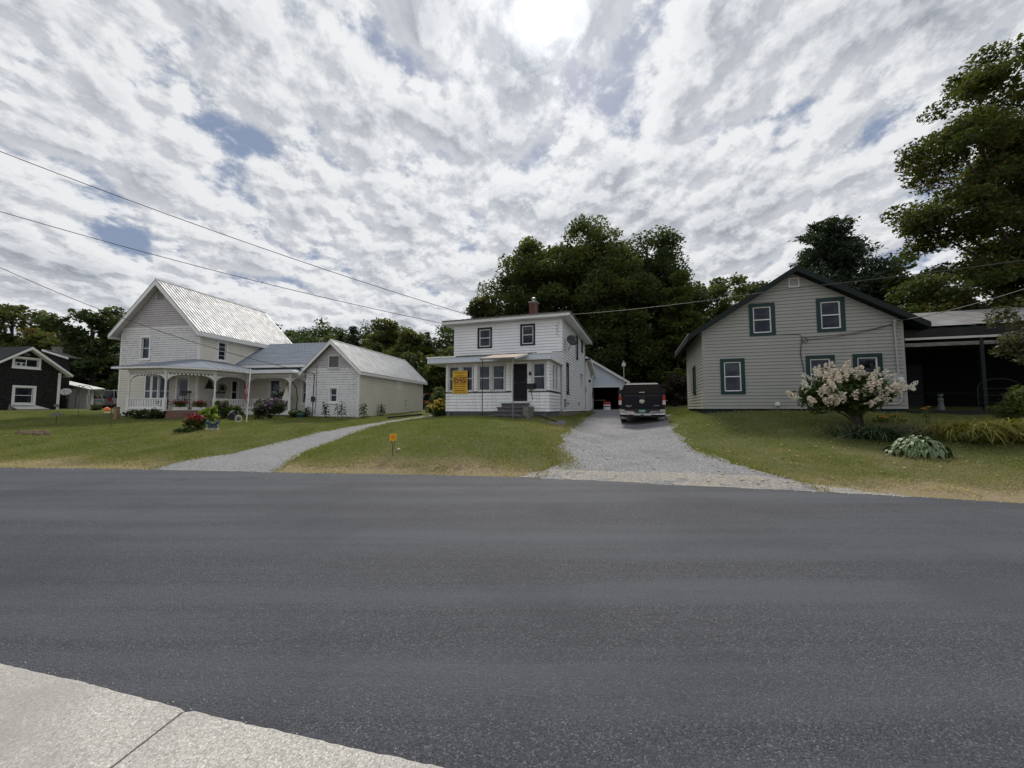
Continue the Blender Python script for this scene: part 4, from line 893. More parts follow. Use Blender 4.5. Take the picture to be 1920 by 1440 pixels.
# mailbox beside the door, satellite dish on the corner, auction poster
p = mh(-.93, -.10, 2.62); T = thing('mailbox', 'black wall mailbox beside the dark front door', 'mailbox', p, -R(MH_YAW))
mb = MB(); mb.box((-.17, -.10, 0), (.17, .08, .20)); mb.tube([(-.17, -.01, .2), (.17, -.01, .2)], .09, 12); mb.build('box', 'black_metal', T)
mb = MB(); mb.box((-.18, -.125, .10), (.18, -.101, .17)); mb.build('lid', 'black_paint', T)
mb = MB(); mb.tube([(.02, -.08, 0), (.06, -.09, -.25), (.12, -.07, -.55)], .02, 6); mb.build('newspaper_hook', 'black_metal', T)
def dish(name, label, p, rz, tilt, r, mat, arm=True):
    T = thing(name, label, 'satellite dish', p, rz); n = 22; mb = MB(); vs = []; fs = []
    rot = Matrix.Rotation(tilt, 3, 'X')
    prof = [(0.0, 0.0), (.35, .02), (.7, .07), (1.0, .14)]
    for off in (0.0, .02):
        for k, (a, h) in enumerate(prof):
            for j in range(n):
                th = 2 * math.pi * j / n; q = rot @ Vector((a * r * math.cos(th), -(h * r) + off, a * r * .92 * math.sin(th))); vs.append(q)
    m_ = len(prof) * n
    for o_ in (0, m_):
        for k in range(len(prof) - 1):
            for j in range(n): fs.append((o_ + k * n + j, o_ + k * n + (j + 1) % n, o_ + (k + 1) * n + (j + 1) % n, o_ + (k + 1) * n + j))
    for j in range(n): fs.append((m_ - n + j, m_ - n + (j + 1) % n, 2 * m_ - n + (j + 1) % n, 2 * m_ - n + j))
    mb.add(vs, fs); mb.build('reflector', mat, T, True)
    mb = MB(); mb.tube([(0, .06, -.02), (0, .16, -.25 * r / .4), (0, .42, -.62 * r / .4)], .022, 8); mb.box((-.06, .02, -.08), (.06, .10, .08)); mb.build('mount', 'grey_metal', T)
    mb = MB(); e = rot @ Vector((0, -r * 1.15, -r * .35)); mb.tube([rot @ Vector((0, -.02, -r * .88)), e], .014, 6); mb.lathe([(.03, -.05), (.045, .0), (.03, .05)], 8, e); mb.build('feed_arm', 'grey_metal', T)
    return T
p = mh(.62, 3.3, 5.62); dish('satellite_dish', 'black satellite dish on the corner of the white two-storey house', p, R(22), R(-18), .36, 'black_metal')

def text_mesh(body, size, ext=0.002, bold=0.0):
    cu = bpy.data.curves.new('txt', 'FONT'); cu.body = body; cu.size = size; cu.extrude = ext; cu.offset = bold; cu.align_x = 'CENTER'; cu.align_y = 'CENTER'; cu.resolution_u = 2
    ob = bpy.data.objects.new('txt', cu); COL.objects.link(ob); dg = bpy.context.evaluated_depsgraph_get(); me = bpy.data.meshes.new_from_object(ob.evaluated_get(dg)); bpy.data.objects.remove(ob); return me
def put_text(body, size, wd, parent, p, mat, name='lettering', bold=0.0):
    me = text_mesh(body, size, bold=bold); me.materials.clear(); xs = [v.co.x for v in me.vertices]; k = wd / (max(xs) - min(xs)) if wd else 1.0
    for v in me.vertices: v.co = (p[0] + v.co.x * k, p[1] - v.co.z, p[2] + v.co.y)
    return link_mesh(name, me, mat, parent)
p = mh(-4.97, -.06, 2.44); T = thing('auction_poster', 'yellow real estate auction poster on the porch windows', 'poster', p, -R(MH_YAW))
mb = MB(); mb.box((-.43, -.02, 0), (.43, 0, 1.23)); mb.build('board', 'sign_yellow', T)
put_text('REAL ESTATE', .23, .80, T, (0, -.024, .81), 'ink_red', bold=.008); put_text('AUCTION', .24, .80, T, (0, -.024, .635), 'ink_red', bold=.010)
rr2 = random.Random(5)
for z, wds, h, mt in ((1.17, .70, .035, 'ink_dark'), (1.10, .42, .03, 'ink_dark'), (.96, .52, .05, 'ink_red'), (.51, .76, .045, 'ink_dark'), (.39, .74, .045, 'ink_dark'), (.27, .70, .045, 'ink_dark'), (.16, .68, .05, 'ink_dark'), (.07, .72, .04, 'ink_dark')):
    mb = MB(); x = -wds / 2        # lines of small print, too far off to read
    while x < wds / 2 - .02:
        L = rr2.uniform(.018, .05); mb.box((x, -.0235, z - h / 2 * rr2.uniform(.7, 1)), (min(x + L, wds / 2), -.0205, z + h / 2)); x += L + (.035 if rr2.random() < .2 else .012)
    mb.build('small_print', mt, T)['kind'] = 'stuff'
# poster edge
mb = MB(); mb.box((-.45, -.019, -.02), (-.431, .001, 1.25)); mb.box((.431, -.019, -.02), (.45, .001, 1.25)); mb.box((-.431, -.019, -.02), (.431, .001, -.001)); mb.box((-.431, -.019, 1.231), (.431, .001, 1.25)); mb.build('border', 'petal_yellow', T)

# ================================================================== grey-green gabled house on the right
H = house('grey_house', 'grey-beige gabled house with dark green trim on the right', RH_O, RH_YAW, RH_ZB)
HW, EZ, PZ, DP = 7.06, 5.06, 7.30, 5.6; Wf = FRONT(0)
fw = [(-5.08, -4.40, 4.85, 5.98), (-2.65, -1.97, 4.88, 6.00), (-6.26, -5.60, 2.37, 3.65), (-3.10, -2.40, 2.40, 3.66), (-1.52, -.86, 2.40, 3.66)]
gp = [(-HW, 1.62), (0, 1.62), (0, EZ), (-HW / 2, PZ), (-HW, EZ)]; vent = (-3.68, -3.38, 6.76, 7.06)
wall(H, Wf, gp, fw, 'grey_siding'); siding(H, Wf, gp, [(a - .1, b + .1, c - .1, d + .1) for a, b, c, d in fw] + [vent], .142, 'grey_siding', t=.026, gap=.010)
for i, (a, b, c, d) in enumerate(fw): window(H, Wf, a, b, c, d, 'green_trim', .14, 'white_trim', storm=.048, depth=.06, sill=False, blind=(.3 if i == 2 else None), curtain=.22 if i != 3 else None)
mb = MB(); Wf.box(mb, -3.72, -3.34, 6.72, 6.755, .0, .05); Wf.box(mb, -3.72, -3.34, 7.065, 7.10, .0, .05); Wf.box(mb, -3.72, -3.685, 6.755, 7.065, .0, .05); Wf.box(mb, -3.375, -3.34, 6.755, 7.065, .0, .05); vt = mb.build('gable_vent', 'white_trim', H)
for k in range(5): mb = MB(); Wf.box(mb, -3.685, -3.375, 6.765 + k * .06, 6.80 + k * .06, .005, .02); mb.build('louvre', 'pvc_grey', vt)
Wl = LEFT(-HW, 0); lp = [(0, 1.62), (DP, 1.62), (DP, EZ), (0, EZ)]; lw = [(2.2, 2.85, 2.4, 3.65)]
wall(H, Wl, lp, lw, 'pale_siding'); siding(H, Wl, lp, [(a - .1, b + .1, c - .1, d + .1) for a, b, c, d in lw], .142, 'pale_siding', t=.026, gap=.010); window(H, Wl, *lw[0], 'green_trim', .1, 'white_trim', sill=False)
wall(H, RIGHT(0, 0), lp, [], 'grey_siding'); siding(H, RIGHT(0, 0), lp, [], .284, 'porch_shade'); wall(H, BACK(DP), gp, [], 'grey_siding')  # right-hand boards take the colour that holds the porch shade
floor_(H, -HW + .15, -.15, .15, DP - .15, 1.66); floor_(H, -HW + .15, -.15, .15, DP - .15, 4.2)
mb = MB(); Wf.box(mb, -HW - .0, -HW + .10, 1.62, EZ - .1, .002, .04); Wf.box(mb, -.10, .0, 1.62, EZ - .1, .002, .04); Wl.box(mb, -.04, .08, 1.62, EZ, .002, .035); mb.build('corner_board', 'grey_siding', H)
mb = MB(); Wf.box(mb, -HW + .02, -.02, 1.0, 1.60, -.3, -.015); Wl.box(mb, .02, DP, 1.0, 1.60, -.3, -.015); mb.build('foundation', 'foundation_green', H)
mb = MB(); Wf.box(mb, -HW, 0, 1.585, 1.635, -.02, .045); mb.build('water_table', 'dark_green', H)
# roof with wide rakes
sl = (PZ - EZ) / (HW / 2); oh, fo = .62, .42; ze = EZ - sl * oh; th = .16
mb = MB(); rp0 = PZ + .22
slab(mb, (-HW - oh, -fo, ze + .22), (-HW - oh, DP + fo, ze + .22), (-HW / 2, DP + fo, rp0), (-HW / 2, -fo, rp0), .05); slab(mb, (oh, -fo, ze + .22), (oh, DP + fo, ze + .22), (-HW / 2, DP + fo, rp0), (-HW / 2, -fo, rp0), .05)
roof = mb.build('roof', 'dark_shingle', H)
mb = MB()
for s in (-1, 1):
    xe = -HW - oh if s < 0 else oh; up_ = Vector((-sl * (1 if s > 0 else -1), 0, 1)).normalized()
    P0, P1 = Vector((xe, 0, ze + .06)), Vector((-HW / 2, 0, rp0 - .16)); up_ = (P1 - P0).cross(Vector((0, 1, 0))).normalized()
    if up_.z < 0: up_ = -up_
    for y in (-fo - .012, DP + fo + .012): mb.prism([(P0.x, y, P0.z - .08), (P1.x, y, P1.z - .08), (P1.x, y, P1.z + .14), (P0.x, y, P0.z + .14)], (0, .03, 0))
mb.build('rake_board', 'dark_green', roof)
mb = MB()
for s in (-1, 1):
    xe = -HW - oh if s < 0 else oh; xw = -HW if s < 0 else 0
    slab(mb, (xe, -fo + .02, ze + .05), (xe, DP + fo, ze + .05), (-HW / 2, DP + fo, rp0 - .17), (-HW / 2, -fo + .02, rp0 - .17), .02)
    mb.box((xe - .015, -fo, ze - .03), (xe + .015, DP + fo, ze + .19))
mb.build('soffit', 'dark_green', roof)
mb = MB()
for k in range(24):   # ribbed metal edge catching the light on the left eave
    y = -fo + k * .26; mb.box((-HW - oh - .03, y, ze + .20), (-HW - oh + .05, y + .05, ze + .245))
o = mb.build('eave_ribs', 'grey_metal', roof); o['kind'] = 'stuff'
# service mast, meter, cables, drain and dryer vent
mb = MB(); mb.tube([Wf.p(-.30, 4.85, .09), Wf.p(-.27, 2.95, .09)], .032, 10); mb.tube([Wf.p(-.30, 4.85, .09), Wf.p(-.30, 4.98, .12), Wf.p(-.33, 5.0, .22)], .05, 10); mb.build('service_mast', 'pvc_grey', H)
mb = MB(); Wf.box(mb, -.42, -.12, 2.50, 2.93, .03, .16); mt_ = mb.build('meter_box', 'pvc_grey', H)
mb = MB(); mb.lathe([(.085, 0), (.085, -.09), (.06, -.12)], 16, Wf.p(-.26, 2.74, .16), 'y'); mb.build('meter_dial', 'white_plastic', mt_)
mb = MB(); mb.tube([Wf.p(-.2, 2.5, .07), Wf.p(-.2, 1.98, .07), Wf.p(-.26, 1.86, .07), Wf.p(-.36, 1.80, .07), Wf.p(-1.4, 1.80, .07)], .035, 10); mb.build('conduit', 'pvc_grey', H)
mb = MB(); mb.tube([Wf.p(-3.35, 4.58, .07), Wf.p(-3.37, 4.4, .10), Wf.p(-3.42, 3.9, .06), Wf.p(-3.3, 3.0, .05)], .015, 6); mb.tube([Wf.p(-3.33, 4.6, .07), Wf.p(-3.2, 4.5, .12), Wf.p(-3.15, 4.38, .09), Wf.p(-3.25, 4.34, .07), Wf.p(-3.35, 4.45, .06)], .014, 6); mb.build('cable_loop', 'wire', H)
mb = MB()
for dz in (0, .10): mb.tube([Wf.p(-3.3 + (2.95 * k / 8), 4.55 - dz + (.36 + dz * .9) * k / 8 - .10 * math.sin(math.pi * k / 8), .10) for k in range(9)], .010, 5)
mb.tube([Wf.p(-4.25, 4.74, .05), Wf.p(-3.4, 4.70, .05), Wf.p(-3.37, 4.58, .05)], .010, 5); mb.build('service_cable', 'wire', H)
mb = MB(); mb.lathe([(.09, .0), (.10, -.10), (.05, -.16)], 12, Wf.p(-4.32, 1.80, .0), 'y'); mb.build('dryer_vent', 'white_plastic', H)
# ell to the right, big sheets on its roof, an open porch beneath
EX0, EX1, EY = 0.0, 7.6, 4.4
wall(H, FRONT(EY), [(.1, 1.5), (EX1, 1.5), (EX1, 5.0), (.1, 5.0)], [(2.2, 3.0, 1.6, 3.7)], 'porch_shade')
mb = MB(); FRONT(EY).box(mb, 2.2, 3.0, 1.6, 3.7, -.1, -.05); mb.build('door', 'door_dark', H)
wall(H, RIGHT(EX1, EY), [(0, 1.5), (5, 1.5), (5, 5.0), (2.5, 6.4), (0, 5.0)], [], 'grey_siding')
ea = (EX0 + .05, 1.35, 4.90); eb = (EX1 + .4, 1.35, 4.90); ra = (EX0 + .05, 5.2, 6.25); rb = (EX1 + .4, 5.2, 6.25)
mb = MB(); slab(mb, ea, eb, rb, ra, .10); slab(mb, (ea[0], 9.0, 4.9), (eb[0], 9.0, 4.9), rb, ra, .10); er = mb.build('ell_roof', 'dark_shingle', H)
nx, ny = 8, 3
for i in range(nx):
    for j in range(ny):
        def rpnt(f, g): return Vector(ea).lerp(Vector(eb), f).lerp(Vector(ra).lerp(Vector(rb), f), g) + Vector((0, -.03, .085 - .012 * j))
        a, b = (i + .012) / nx, (i + .988) / nx; c, d = (j + .006) / ny, (j + 1.0) / ny
        mb = MB(); slab(mb, rpnt(a, c) + Vector((0, 0, .012 + .01 * ((i + j) % 2))), rpnt(b, c) + Vector((0, 0, .006)), rpnt(b, d), rpnt(a, d), .014); mb.build('roof_panel', 'old_metal_roof', er)
mb = MB(); mb.box((.06, 1.33, 4.66), (EX1 + .4, 1.37, 4.86)); mb.build('fascia', 'dark_room', er)
mb = MB(); mb.box((.05, .10, 4.28), (EX1 + .6, .22, 4.36)); mb.build('porch_beam', 'worn_trim', H)
mb = MB(); mb.box((.06, .13, 4.02), (EX1 + .5, .20, 4.16)); mb.build('porch_beam', 'weathered_wood', H)
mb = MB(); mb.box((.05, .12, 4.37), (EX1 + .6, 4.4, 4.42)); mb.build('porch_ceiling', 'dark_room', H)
mb = MB(); mb.box((.06, .20, 4.43), (EX1 + .4, .24, 4.70)); mb.box((.06, .24, 4.66), (EX1 + .4, 1.33, 4.70)); mb.build('shade_panel', 'dark_room', H)  # dark panels standing in for the shade between eave and porch beam
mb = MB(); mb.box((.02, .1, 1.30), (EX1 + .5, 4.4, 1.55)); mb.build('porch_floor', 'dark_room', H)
for x in (2.3, 4.7, 7.2): mb = MB(); mb.box((x, .12, 1.3), (x + .11, .22, 4.3)); mb.build('porch_post', 'dark_green', H)
mb = MB(); mb.box((.1, .13, 2.18), (EX1, .18, 2.23)); mb.build('porch_rail', 'porch_shade', H)
# dormer tucked against the main roof
wall(H, FRONT(2.6, 0), [(-.1, 4.7), (1.05, 4.7), (1.05, 5.55), (-.1, 6.1)], [(.06, .42, 5.02, 5.3)], 'grey_siding'); siding(H, FRONT(2.6, 0), [(-.1, 4.7), (1.05, 4.7), (1.05, 5.55), (-.1, 6.1)], [(.0, .48, 4.96, 5.36)], .152, 'grey_siding'); window(H, FRONT(2.6, 0), .06, .42, 5.02, 5.3, 'white_trim', .05, rail=False, sill=False)
wall(H, RIGHT(1.05, 2.6), [(0, 4.7), (2.6, 4.7), (2.6, 5.5), (0, 5.5)], [], 'grey_siding')
mb = MB(); slab(mb, (1.55, 2.1, 5.42), (1.55, 5.4, 5.42), (-.4, 5.4, 6.42), (-.4, 2.1, 6.42), .14); mb.build('dormer_roof', 'dark_green', H)
RHH = H
def rh(x, y, z): t = R(RH_YAW); return Vector((RH_O[0] + math.cos(t) * x + math.sin(t) * y, RH_O[1] - math.sin(t) * x + math.cos(t) * y, z))

# ================================================================== white farmhouse with barn wing on the left
H = house('farmhouse', 'large white farmhouse with steep metal roof, lacework porch and barn wing', LH_O, LH_YAW, LH_ZB)
GW, EZ, PZ, DP = 6.25, 6.85, 9.95, 8.2; Wf = FRONT(0)
gp = [(-GW, 1.15), (0, 1.15), (0, EZ), (-GW / 2, PZ), (-GW, EZ)]
fw = [(-4.55, -3.90, 4.96, 6.38)]
pf = [(-3.35, -2.55, 1.75, 3.65), (-1.52, -.68, 1.5, 3.62)]
wall(H, Wf, gp, fw + pf, 'peeling_white')
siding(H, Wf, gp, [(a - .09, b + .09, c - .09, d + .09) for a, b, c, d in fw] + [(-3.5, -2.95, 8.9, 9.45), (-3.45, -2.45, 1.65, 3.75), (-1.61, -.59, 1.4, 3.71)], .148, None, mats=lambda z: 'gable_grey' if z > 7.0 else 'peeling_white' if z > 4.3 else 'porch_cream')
window(H, Wf, *fw[0], 'white_trim', .10, 'white_trim', blind=.5, depth=.06)
mb = MB(); Wf.box(mb, -3.48, -2.97, 8.92, 9.43, -.01, .03); v_ = mb.build('gable_vent', 'pvc_grey', H)
for k in range(6): mb = MB(); Wf.box(mb, -3.46, -2.99, 8.95 + k * .08, 8.99 + k * .08, .03, .045); mb.build('louvre', 'grey_boards', v_)
mb = MB(); Wf.box(mb, -GW, 0, 6.98, 7.06, .01, .05); mb.build('belt_board', 'white_trim', H)
Ws = RIGHT(0, 0); sp_ = [(0, 1.15), (DP, 1.15), (DP, EZ), (0, EZ)]; sw = [(1.32, 1.92, 4.98, 6.20), (2.5, 3.0, 2.0, 3.6)]
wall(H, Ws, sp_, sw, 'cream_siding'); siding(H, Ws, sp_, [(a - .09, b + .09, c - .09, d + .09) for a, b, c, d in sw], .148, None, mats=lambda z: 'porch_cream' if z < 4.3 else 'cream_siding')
window(H, Ws, *sw[0], 'white_trim', .10, 'white_trim', bars=3, rail=False, depth=.06, blind=.45); window(H, Ws, *sw[1], 'white_trim', .09, 'white_trim')
mb = MB(); Wf.box(mb, -1.51, -.69, 1.5, 3.61, -.08, -.03); d_ = mb.build('door', 'door_grey', H)
mb = MB(); Wf.box(mb, -1.41, -.79, 2.45, 3.5, -.028, -.02); mb.build('door_glass', 'truck_glass', d_)
mb = MB(); Wf.box(mb, -1.62, -1.52, 1.5, 3.72, 0, .07); Wf.box(mb, -.68, -.58, 1.5, 3.72, 0, .07); Wf.box(mb, -1.52, -.68, 3.62, 3.72, 0, .07); mb.build('door_frame', 'white_trim', d_)
wall(H, LEFT(-GW, 0), sp_, [], 'peeling_white'); wall(H, BACK(DP), gp, [], 'peeling_white')
floor_(H, -GW + .15, -.15, .15, DP - .15, 1.4); floor_(H, -GW + .15, -.15, .15, DP - .15, 4.3)
mb = MB(); Wf.box(mb, -GW, -GW + .12, 1.15, 6.7, .002, .045); Wf.box(mb, -.12, 0, 1.15, 6.7, .002, .045); Ws.box(mb, -.045, .10, 1.15, 6.7, .002, .04); mb.build('corner_board', 'white_trim', H)
stone_base(H, FRONT(.03), -GW, 0, .55, 1.15, .6, .03, 8)
# bay window behind the porch rail
mb = MB(); mb.prism([(-3.75, 0, 1.45), (-3.45, -.55, 1.45), (-2.35, -.55, 1.45), (-2.05, 0, 1.45)], (0, 0, .35)); mb.prism([(-3.75, 0, 3.72), (-3.45, -.55, 3.72), (-2.35, -.55, 3.72), (-2.05, 0, 3.72)], (0, 0, .25)); bay = mb.build('bay', 'white_trim', H)
for (x0, y0, x1, y1) in ((-3.75, 0, -3.45, -.55), (-3.45, -.55, -2.9, -.55), (-2.9, -.55, -2.35, -.55), (-2.35, -.55, -2.05, 0)):
    d = Vector((x1 - x0, y1 - y0)); L = d.length; d /= L; Wb = Wall((x0, y0), (d.x, d.y), (d.y, -d.x)); mb = MB()
    Wb.box(mb, .0, .09, 1.8, 3.72, -.06, .0); Wb.box(mb, L - .09, L, 1.8, 3.72, -.06, .0); Wb.box(mb, .09, L - .09, 2.73, 2.78, -.05, -.01); Wb.box(mb, .09, L - .09, 1.8, 1.86, -.05, -.01); mb.build('bay_frame', 'white_trim', bay)
    g = MB(); g.quad(Wb.p(.09, 1.86, -.03), Wb.p(L - .09, 1.86, -.03), Wb.p(L - .09, 3.72, -.03), Wb.p(.09, 3.72, -.03)); g.build('pane', 'glass', bay)
    if x0 == -3.45: g = MB(); Wb.box(g, .06, L - .06, 1.82, 3.7, -.12, -.11); g.build('blind', 'curtain', bay)
# steep standing-seam roof
sl = (PZ - EZ) / (GW / 2); oh, fo = .42, .5; ze = EZ - sl * oh + .16; rz_ = PZ + .22
mb = MB()
for xe in (-GW - oh, oh):
    c = [(xe, -fo, ze), (xe, DP + fo, ze), (-GW / 2, DP + fo, rz_), (-GW / 2, -fo, rz_)]; slab(mb, *c, .05)
    c2 = [(x, y, z + .003) for x, y, z in c]; ribs(mb, *c2, .23, .035, .035)
mb.tube([(-GW / 2, -fo, rz_ + .01), (-GW / 2, DP + fo, rz_ + .01)], .06, 8); roof = mb.build('roof', 'galv_roof', H)
mb = MB()
for s, xe in ((-1, -GW - oh), (1, oh)):
    P0, P1 = Vector((xe, 0, ze - .06)), Vector((-GW / 2, 0, rz_ - .07))
    for y in (-fo - .01, DP + fo - .02): mb.prism([(P0.x, y, P0.z - .24), (P1.x, y, P1.z - .30), (P1.x, y, P1.z), (P0.x, y, P0.z)], (0, .03, 0))
    mb.box((xe - .02, -fo, ze - .28), (xe + .01, DP + fo, ze - .03))
mb.build('rake_board', 'white_trim', roof)
mb = MB()
for s, xe, xw in ((-1, -GW - oh, -GW), (1, oh, 0)):
    slab(mb, (xe, -fo + .03, ze - .10), (xe, DP + fo - .03, ze - .10), (-GW / 2, DP + fo - .03, rz_ - .12), (-GW / 2, -fo + .03, rz_ - .12), .02)
    mb.box((min(xe, xw), -fo + .02, ze - .29), (max(xe, xw), DP + fo, ze - .265))
mb.build('soffit', 'worn_trim', roof)
# wing between house and barn
WY, WX1 = 3.1, 8.2
wp_ = [(0, 1.2), (WX1, 1.2), (WX1, 4.75), (0, 4.75)]; wh = [(2.6, 3.4, 1.95, 3.65), (5.2, 5.9, 2.0, 3.5)]
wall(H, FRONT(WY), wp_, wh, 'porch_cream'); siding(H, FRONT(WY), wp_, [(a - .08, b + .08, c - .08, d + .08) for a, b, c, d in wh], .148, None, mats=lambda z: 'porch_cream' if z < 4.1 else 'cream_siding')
for q in wh: window(H, FRONT(WY), *q, 'white_trim', .08, 'white_trim', blind=.45)
floor_(H, .15, WX1, WY + .15, 7, 1.4)
ea, eb, rb, ra = (.03, 2.55, 4.72), (WX1 - .3, 2.55, 4.72), (6.1, 5.5, 6.72), (.03, 5.5, 6.72)     # hipped where it dies behind the barn gable
mb = MB(); slab(mb, ea, eb, rb, ra, .05); c2 = [(x, y, z + .003) for x, y, z in (ea, eb, rb, ra)]
n = 27
for i in range(n + 1):
    x = .1 + (WX1 - .5) * i / n; k_ = 1.0 if x < 6.1 else max(.02, (WX1 - .3 - x) / (WX1 - 6.4)); ztop = 4.72 + 2.0 * k_; ytop = 2.55 + 2.95 * k_
    mb.add([(x - .03, 2.55, 4.723), (x + .03, 2.55, 4.723), (x + .015, 2.535, 4.76), (x - .015, 2.535, 4.76), (x - .03, ytop, ztop + .003), (x + .03, ytop, ztop + .003), (x + .015, ytop - .015, ztop + .04), (x - .015, ytop - .015, ztop + .04)], [(0, 4, 7, 3), (3, 7, 6, 2), (2, 6, 5, 1), (0, 3, 2, 1)])
slab(mb, (.03, 8.45, 4.72), (WX1 - .3, 8.45, 4.72), rb, ra, .05); mb.add([eb, (WX1 - .3, 8.45, 4.72), rb], [(0, 1, 2)])
wr = mb.build('wing_roof', 'blue_roof', H)
mb = MB(); mb.box((.05, 2.52, 4.50), (WX1 - .2, 2.55, 4.68)); mb.build('fascia', 'white_trim', wr); mb = MB(); mb.box((.05, 2.55, 4.49), (WX1 - .2, WY, 4.51)); mb.build('soffit', 'worn_trim', wr)
mb = MB(); beam(mb, (.05, 2.3, 4.62), (.05, 5.5, 6.78), .10, .06); mb.build('flashing', 'white_trim', wr)
# barn wing: gable to the street
BX0, BX1, BY, BEZ, BPZ, BD = 8.0, 11.48, -.15, 3.98, 5.62, 9.7; bc = (BX0 + BX1) / 2
Wb = FRONT(BY); bp = [(BX0, 1.0), (BX1, 1.0), (BX1, BEZ), (bc, BPZ), (BX0, BEZ)]; bw = [(9.62, 10.06, 2.02, 2.84), (9.5, 10.15, 4.12, 4.78)]
wall(H, Wb, bp, bw, 'peeling_white'); siding(H, Wb, bp, [(a - .07, b + .07, c - .07, d + .07) for a, b, c, d in bw], .148, None, mats=lambda z: 'gable_grey' if z > 4.0 else 'peeling_white')
window(H, Wb, *bw[0], 'white_trim', .08, 'white_trim', depth=.05)
f_ = window(H, Wb, *bw[1], 'worn_trim', .06, 'grey_boards', rail=False, mull=1, depth=.05)
for u in (9.52, 9.84): mb = MB(); Wb.box(mb, u, u + .29, 4.15, 4.75, -.03, -.015); mb.build('shutter', 'grey_boards', f_)
Wc = RIGHT(BX1, BY); cp = [(0, 1.0), (BD, 1.0), (BD, BEZ - .2), (0, BEZ)]; cw_ = [(5.0, 5.75, 3.08, 3.62), (6.2, 6.55, 1.68, 2.28)]
wall(H, Wc, cp, cw_, 'cream_siding'); siding(H, Wc, cp, [(a - .07, b + .07, c - .07, d + .07) for a, b, c, d in cw_], .148, 'cream_siding')
mb = MB(); Wc.box(mb, 4.94, 5.81, 3.02, 3.68, .0, .04); mb.build('loft_hatch', 'white_trim', H); window(H, Wc, *cw_[1], 'white_trim', .07, 'white_trim', sill=False)
wall(H, LEFT(BX0, BY), [(0, 1.0), (BD, 1.0), (BD, BEZ), (0, BEZ)], [], 'peeling_white'); siding(H, LEFT(BX0, BY), [(0, 1.0), (3.2, 1.0), (3.2, BEZ), (0, BEZ)], [], .148, 'porch_cream'); wall(H, BACK(BY + BD), bp, [], 'cream_siding')
mb = MB(); Wb.box(mb, BX1 - .09, BX1, 1.0, BEZ - .1, .002, .04); Wb.box(mb, BX0, BX0 + .09, 1.0, BEZ - .1, .002, .04); Wc.box(mb, -.04, .08, 1.0, BEZ - .1, .002, .04); Wc.box(mb, BD - .1, BD, 1.0, BEZ - .25, .002, .04); mb.build('corner_board', 'white_trim', H)
mb = MB(); Wb.box(mb, BX0, BX1, .7, 1.0, -.2, -.005); Wc.box(mb, 0, BD, .7, 1.0, -.2, -.005); mb.build('foundation', 'mortar', H)
sl = (BPZ - BEZ) / (bc - BX0); oh, fo = .3, .35; ze = BEZ - sl * oh + .12; rz_ = BPZ + .14
mb = MB()
for xe in (BX0 - oh, BX1 + oh):
    c = [(xe, BY - fo, ze), (xe, BY + BD + fo, ze - .02), (bc, BY + BD + fo, rz_), (bc, BY - fo, rz_)]; slab(mb, *c, .04); c2 = [(x, y, z + .003) for x, y, z in c]; ribs(mb, *c2, .23, .03, .03)
mb.tube([(bc, BY - fo, rz_), (bc, BY + BD + fo, rz_)], .05, 8); br = mb.build('barn_roof', 'galv_roof', H)
mb = MB()
for xe in (BX0 - oh, BX1 + oh):
    for y in (BY - fo - .01, BY + BD + fo - .02): mb.prism([(xe, y, ze - .23), (bc, y, rz_ - .26), (bc, y, rz_ - .05), (xe, y, ze - .05)], (0, .03, 0))
    mb.box((xe - .012, BY - fo + .03, ze - .2), (xe + .012, BY + BD + fo - .03, ze - .05))
mb.build('rake_board', 'white_trim', br)
mb = MB(); mb.tube([Wb.p(8.55, 3.75, .06), Wb.p(8.5, 2.3, .06)], .022, 8); Wb.box(mb, 8.42, 8.62, 2.05, 2.35, .03, .14); mb.tube([Wb.p(8.5, 2.1, .06), Wb.p(8.5, 1.1, .06)], .022, 8); mb.tube([Wb.p(8.68, 4.3, .05), Wb.p(8.7, 1.9, .05), Wb.p(8.62, 1.3, .06)], .014, 6); mb.build('service_mast', 'black_metal', H)

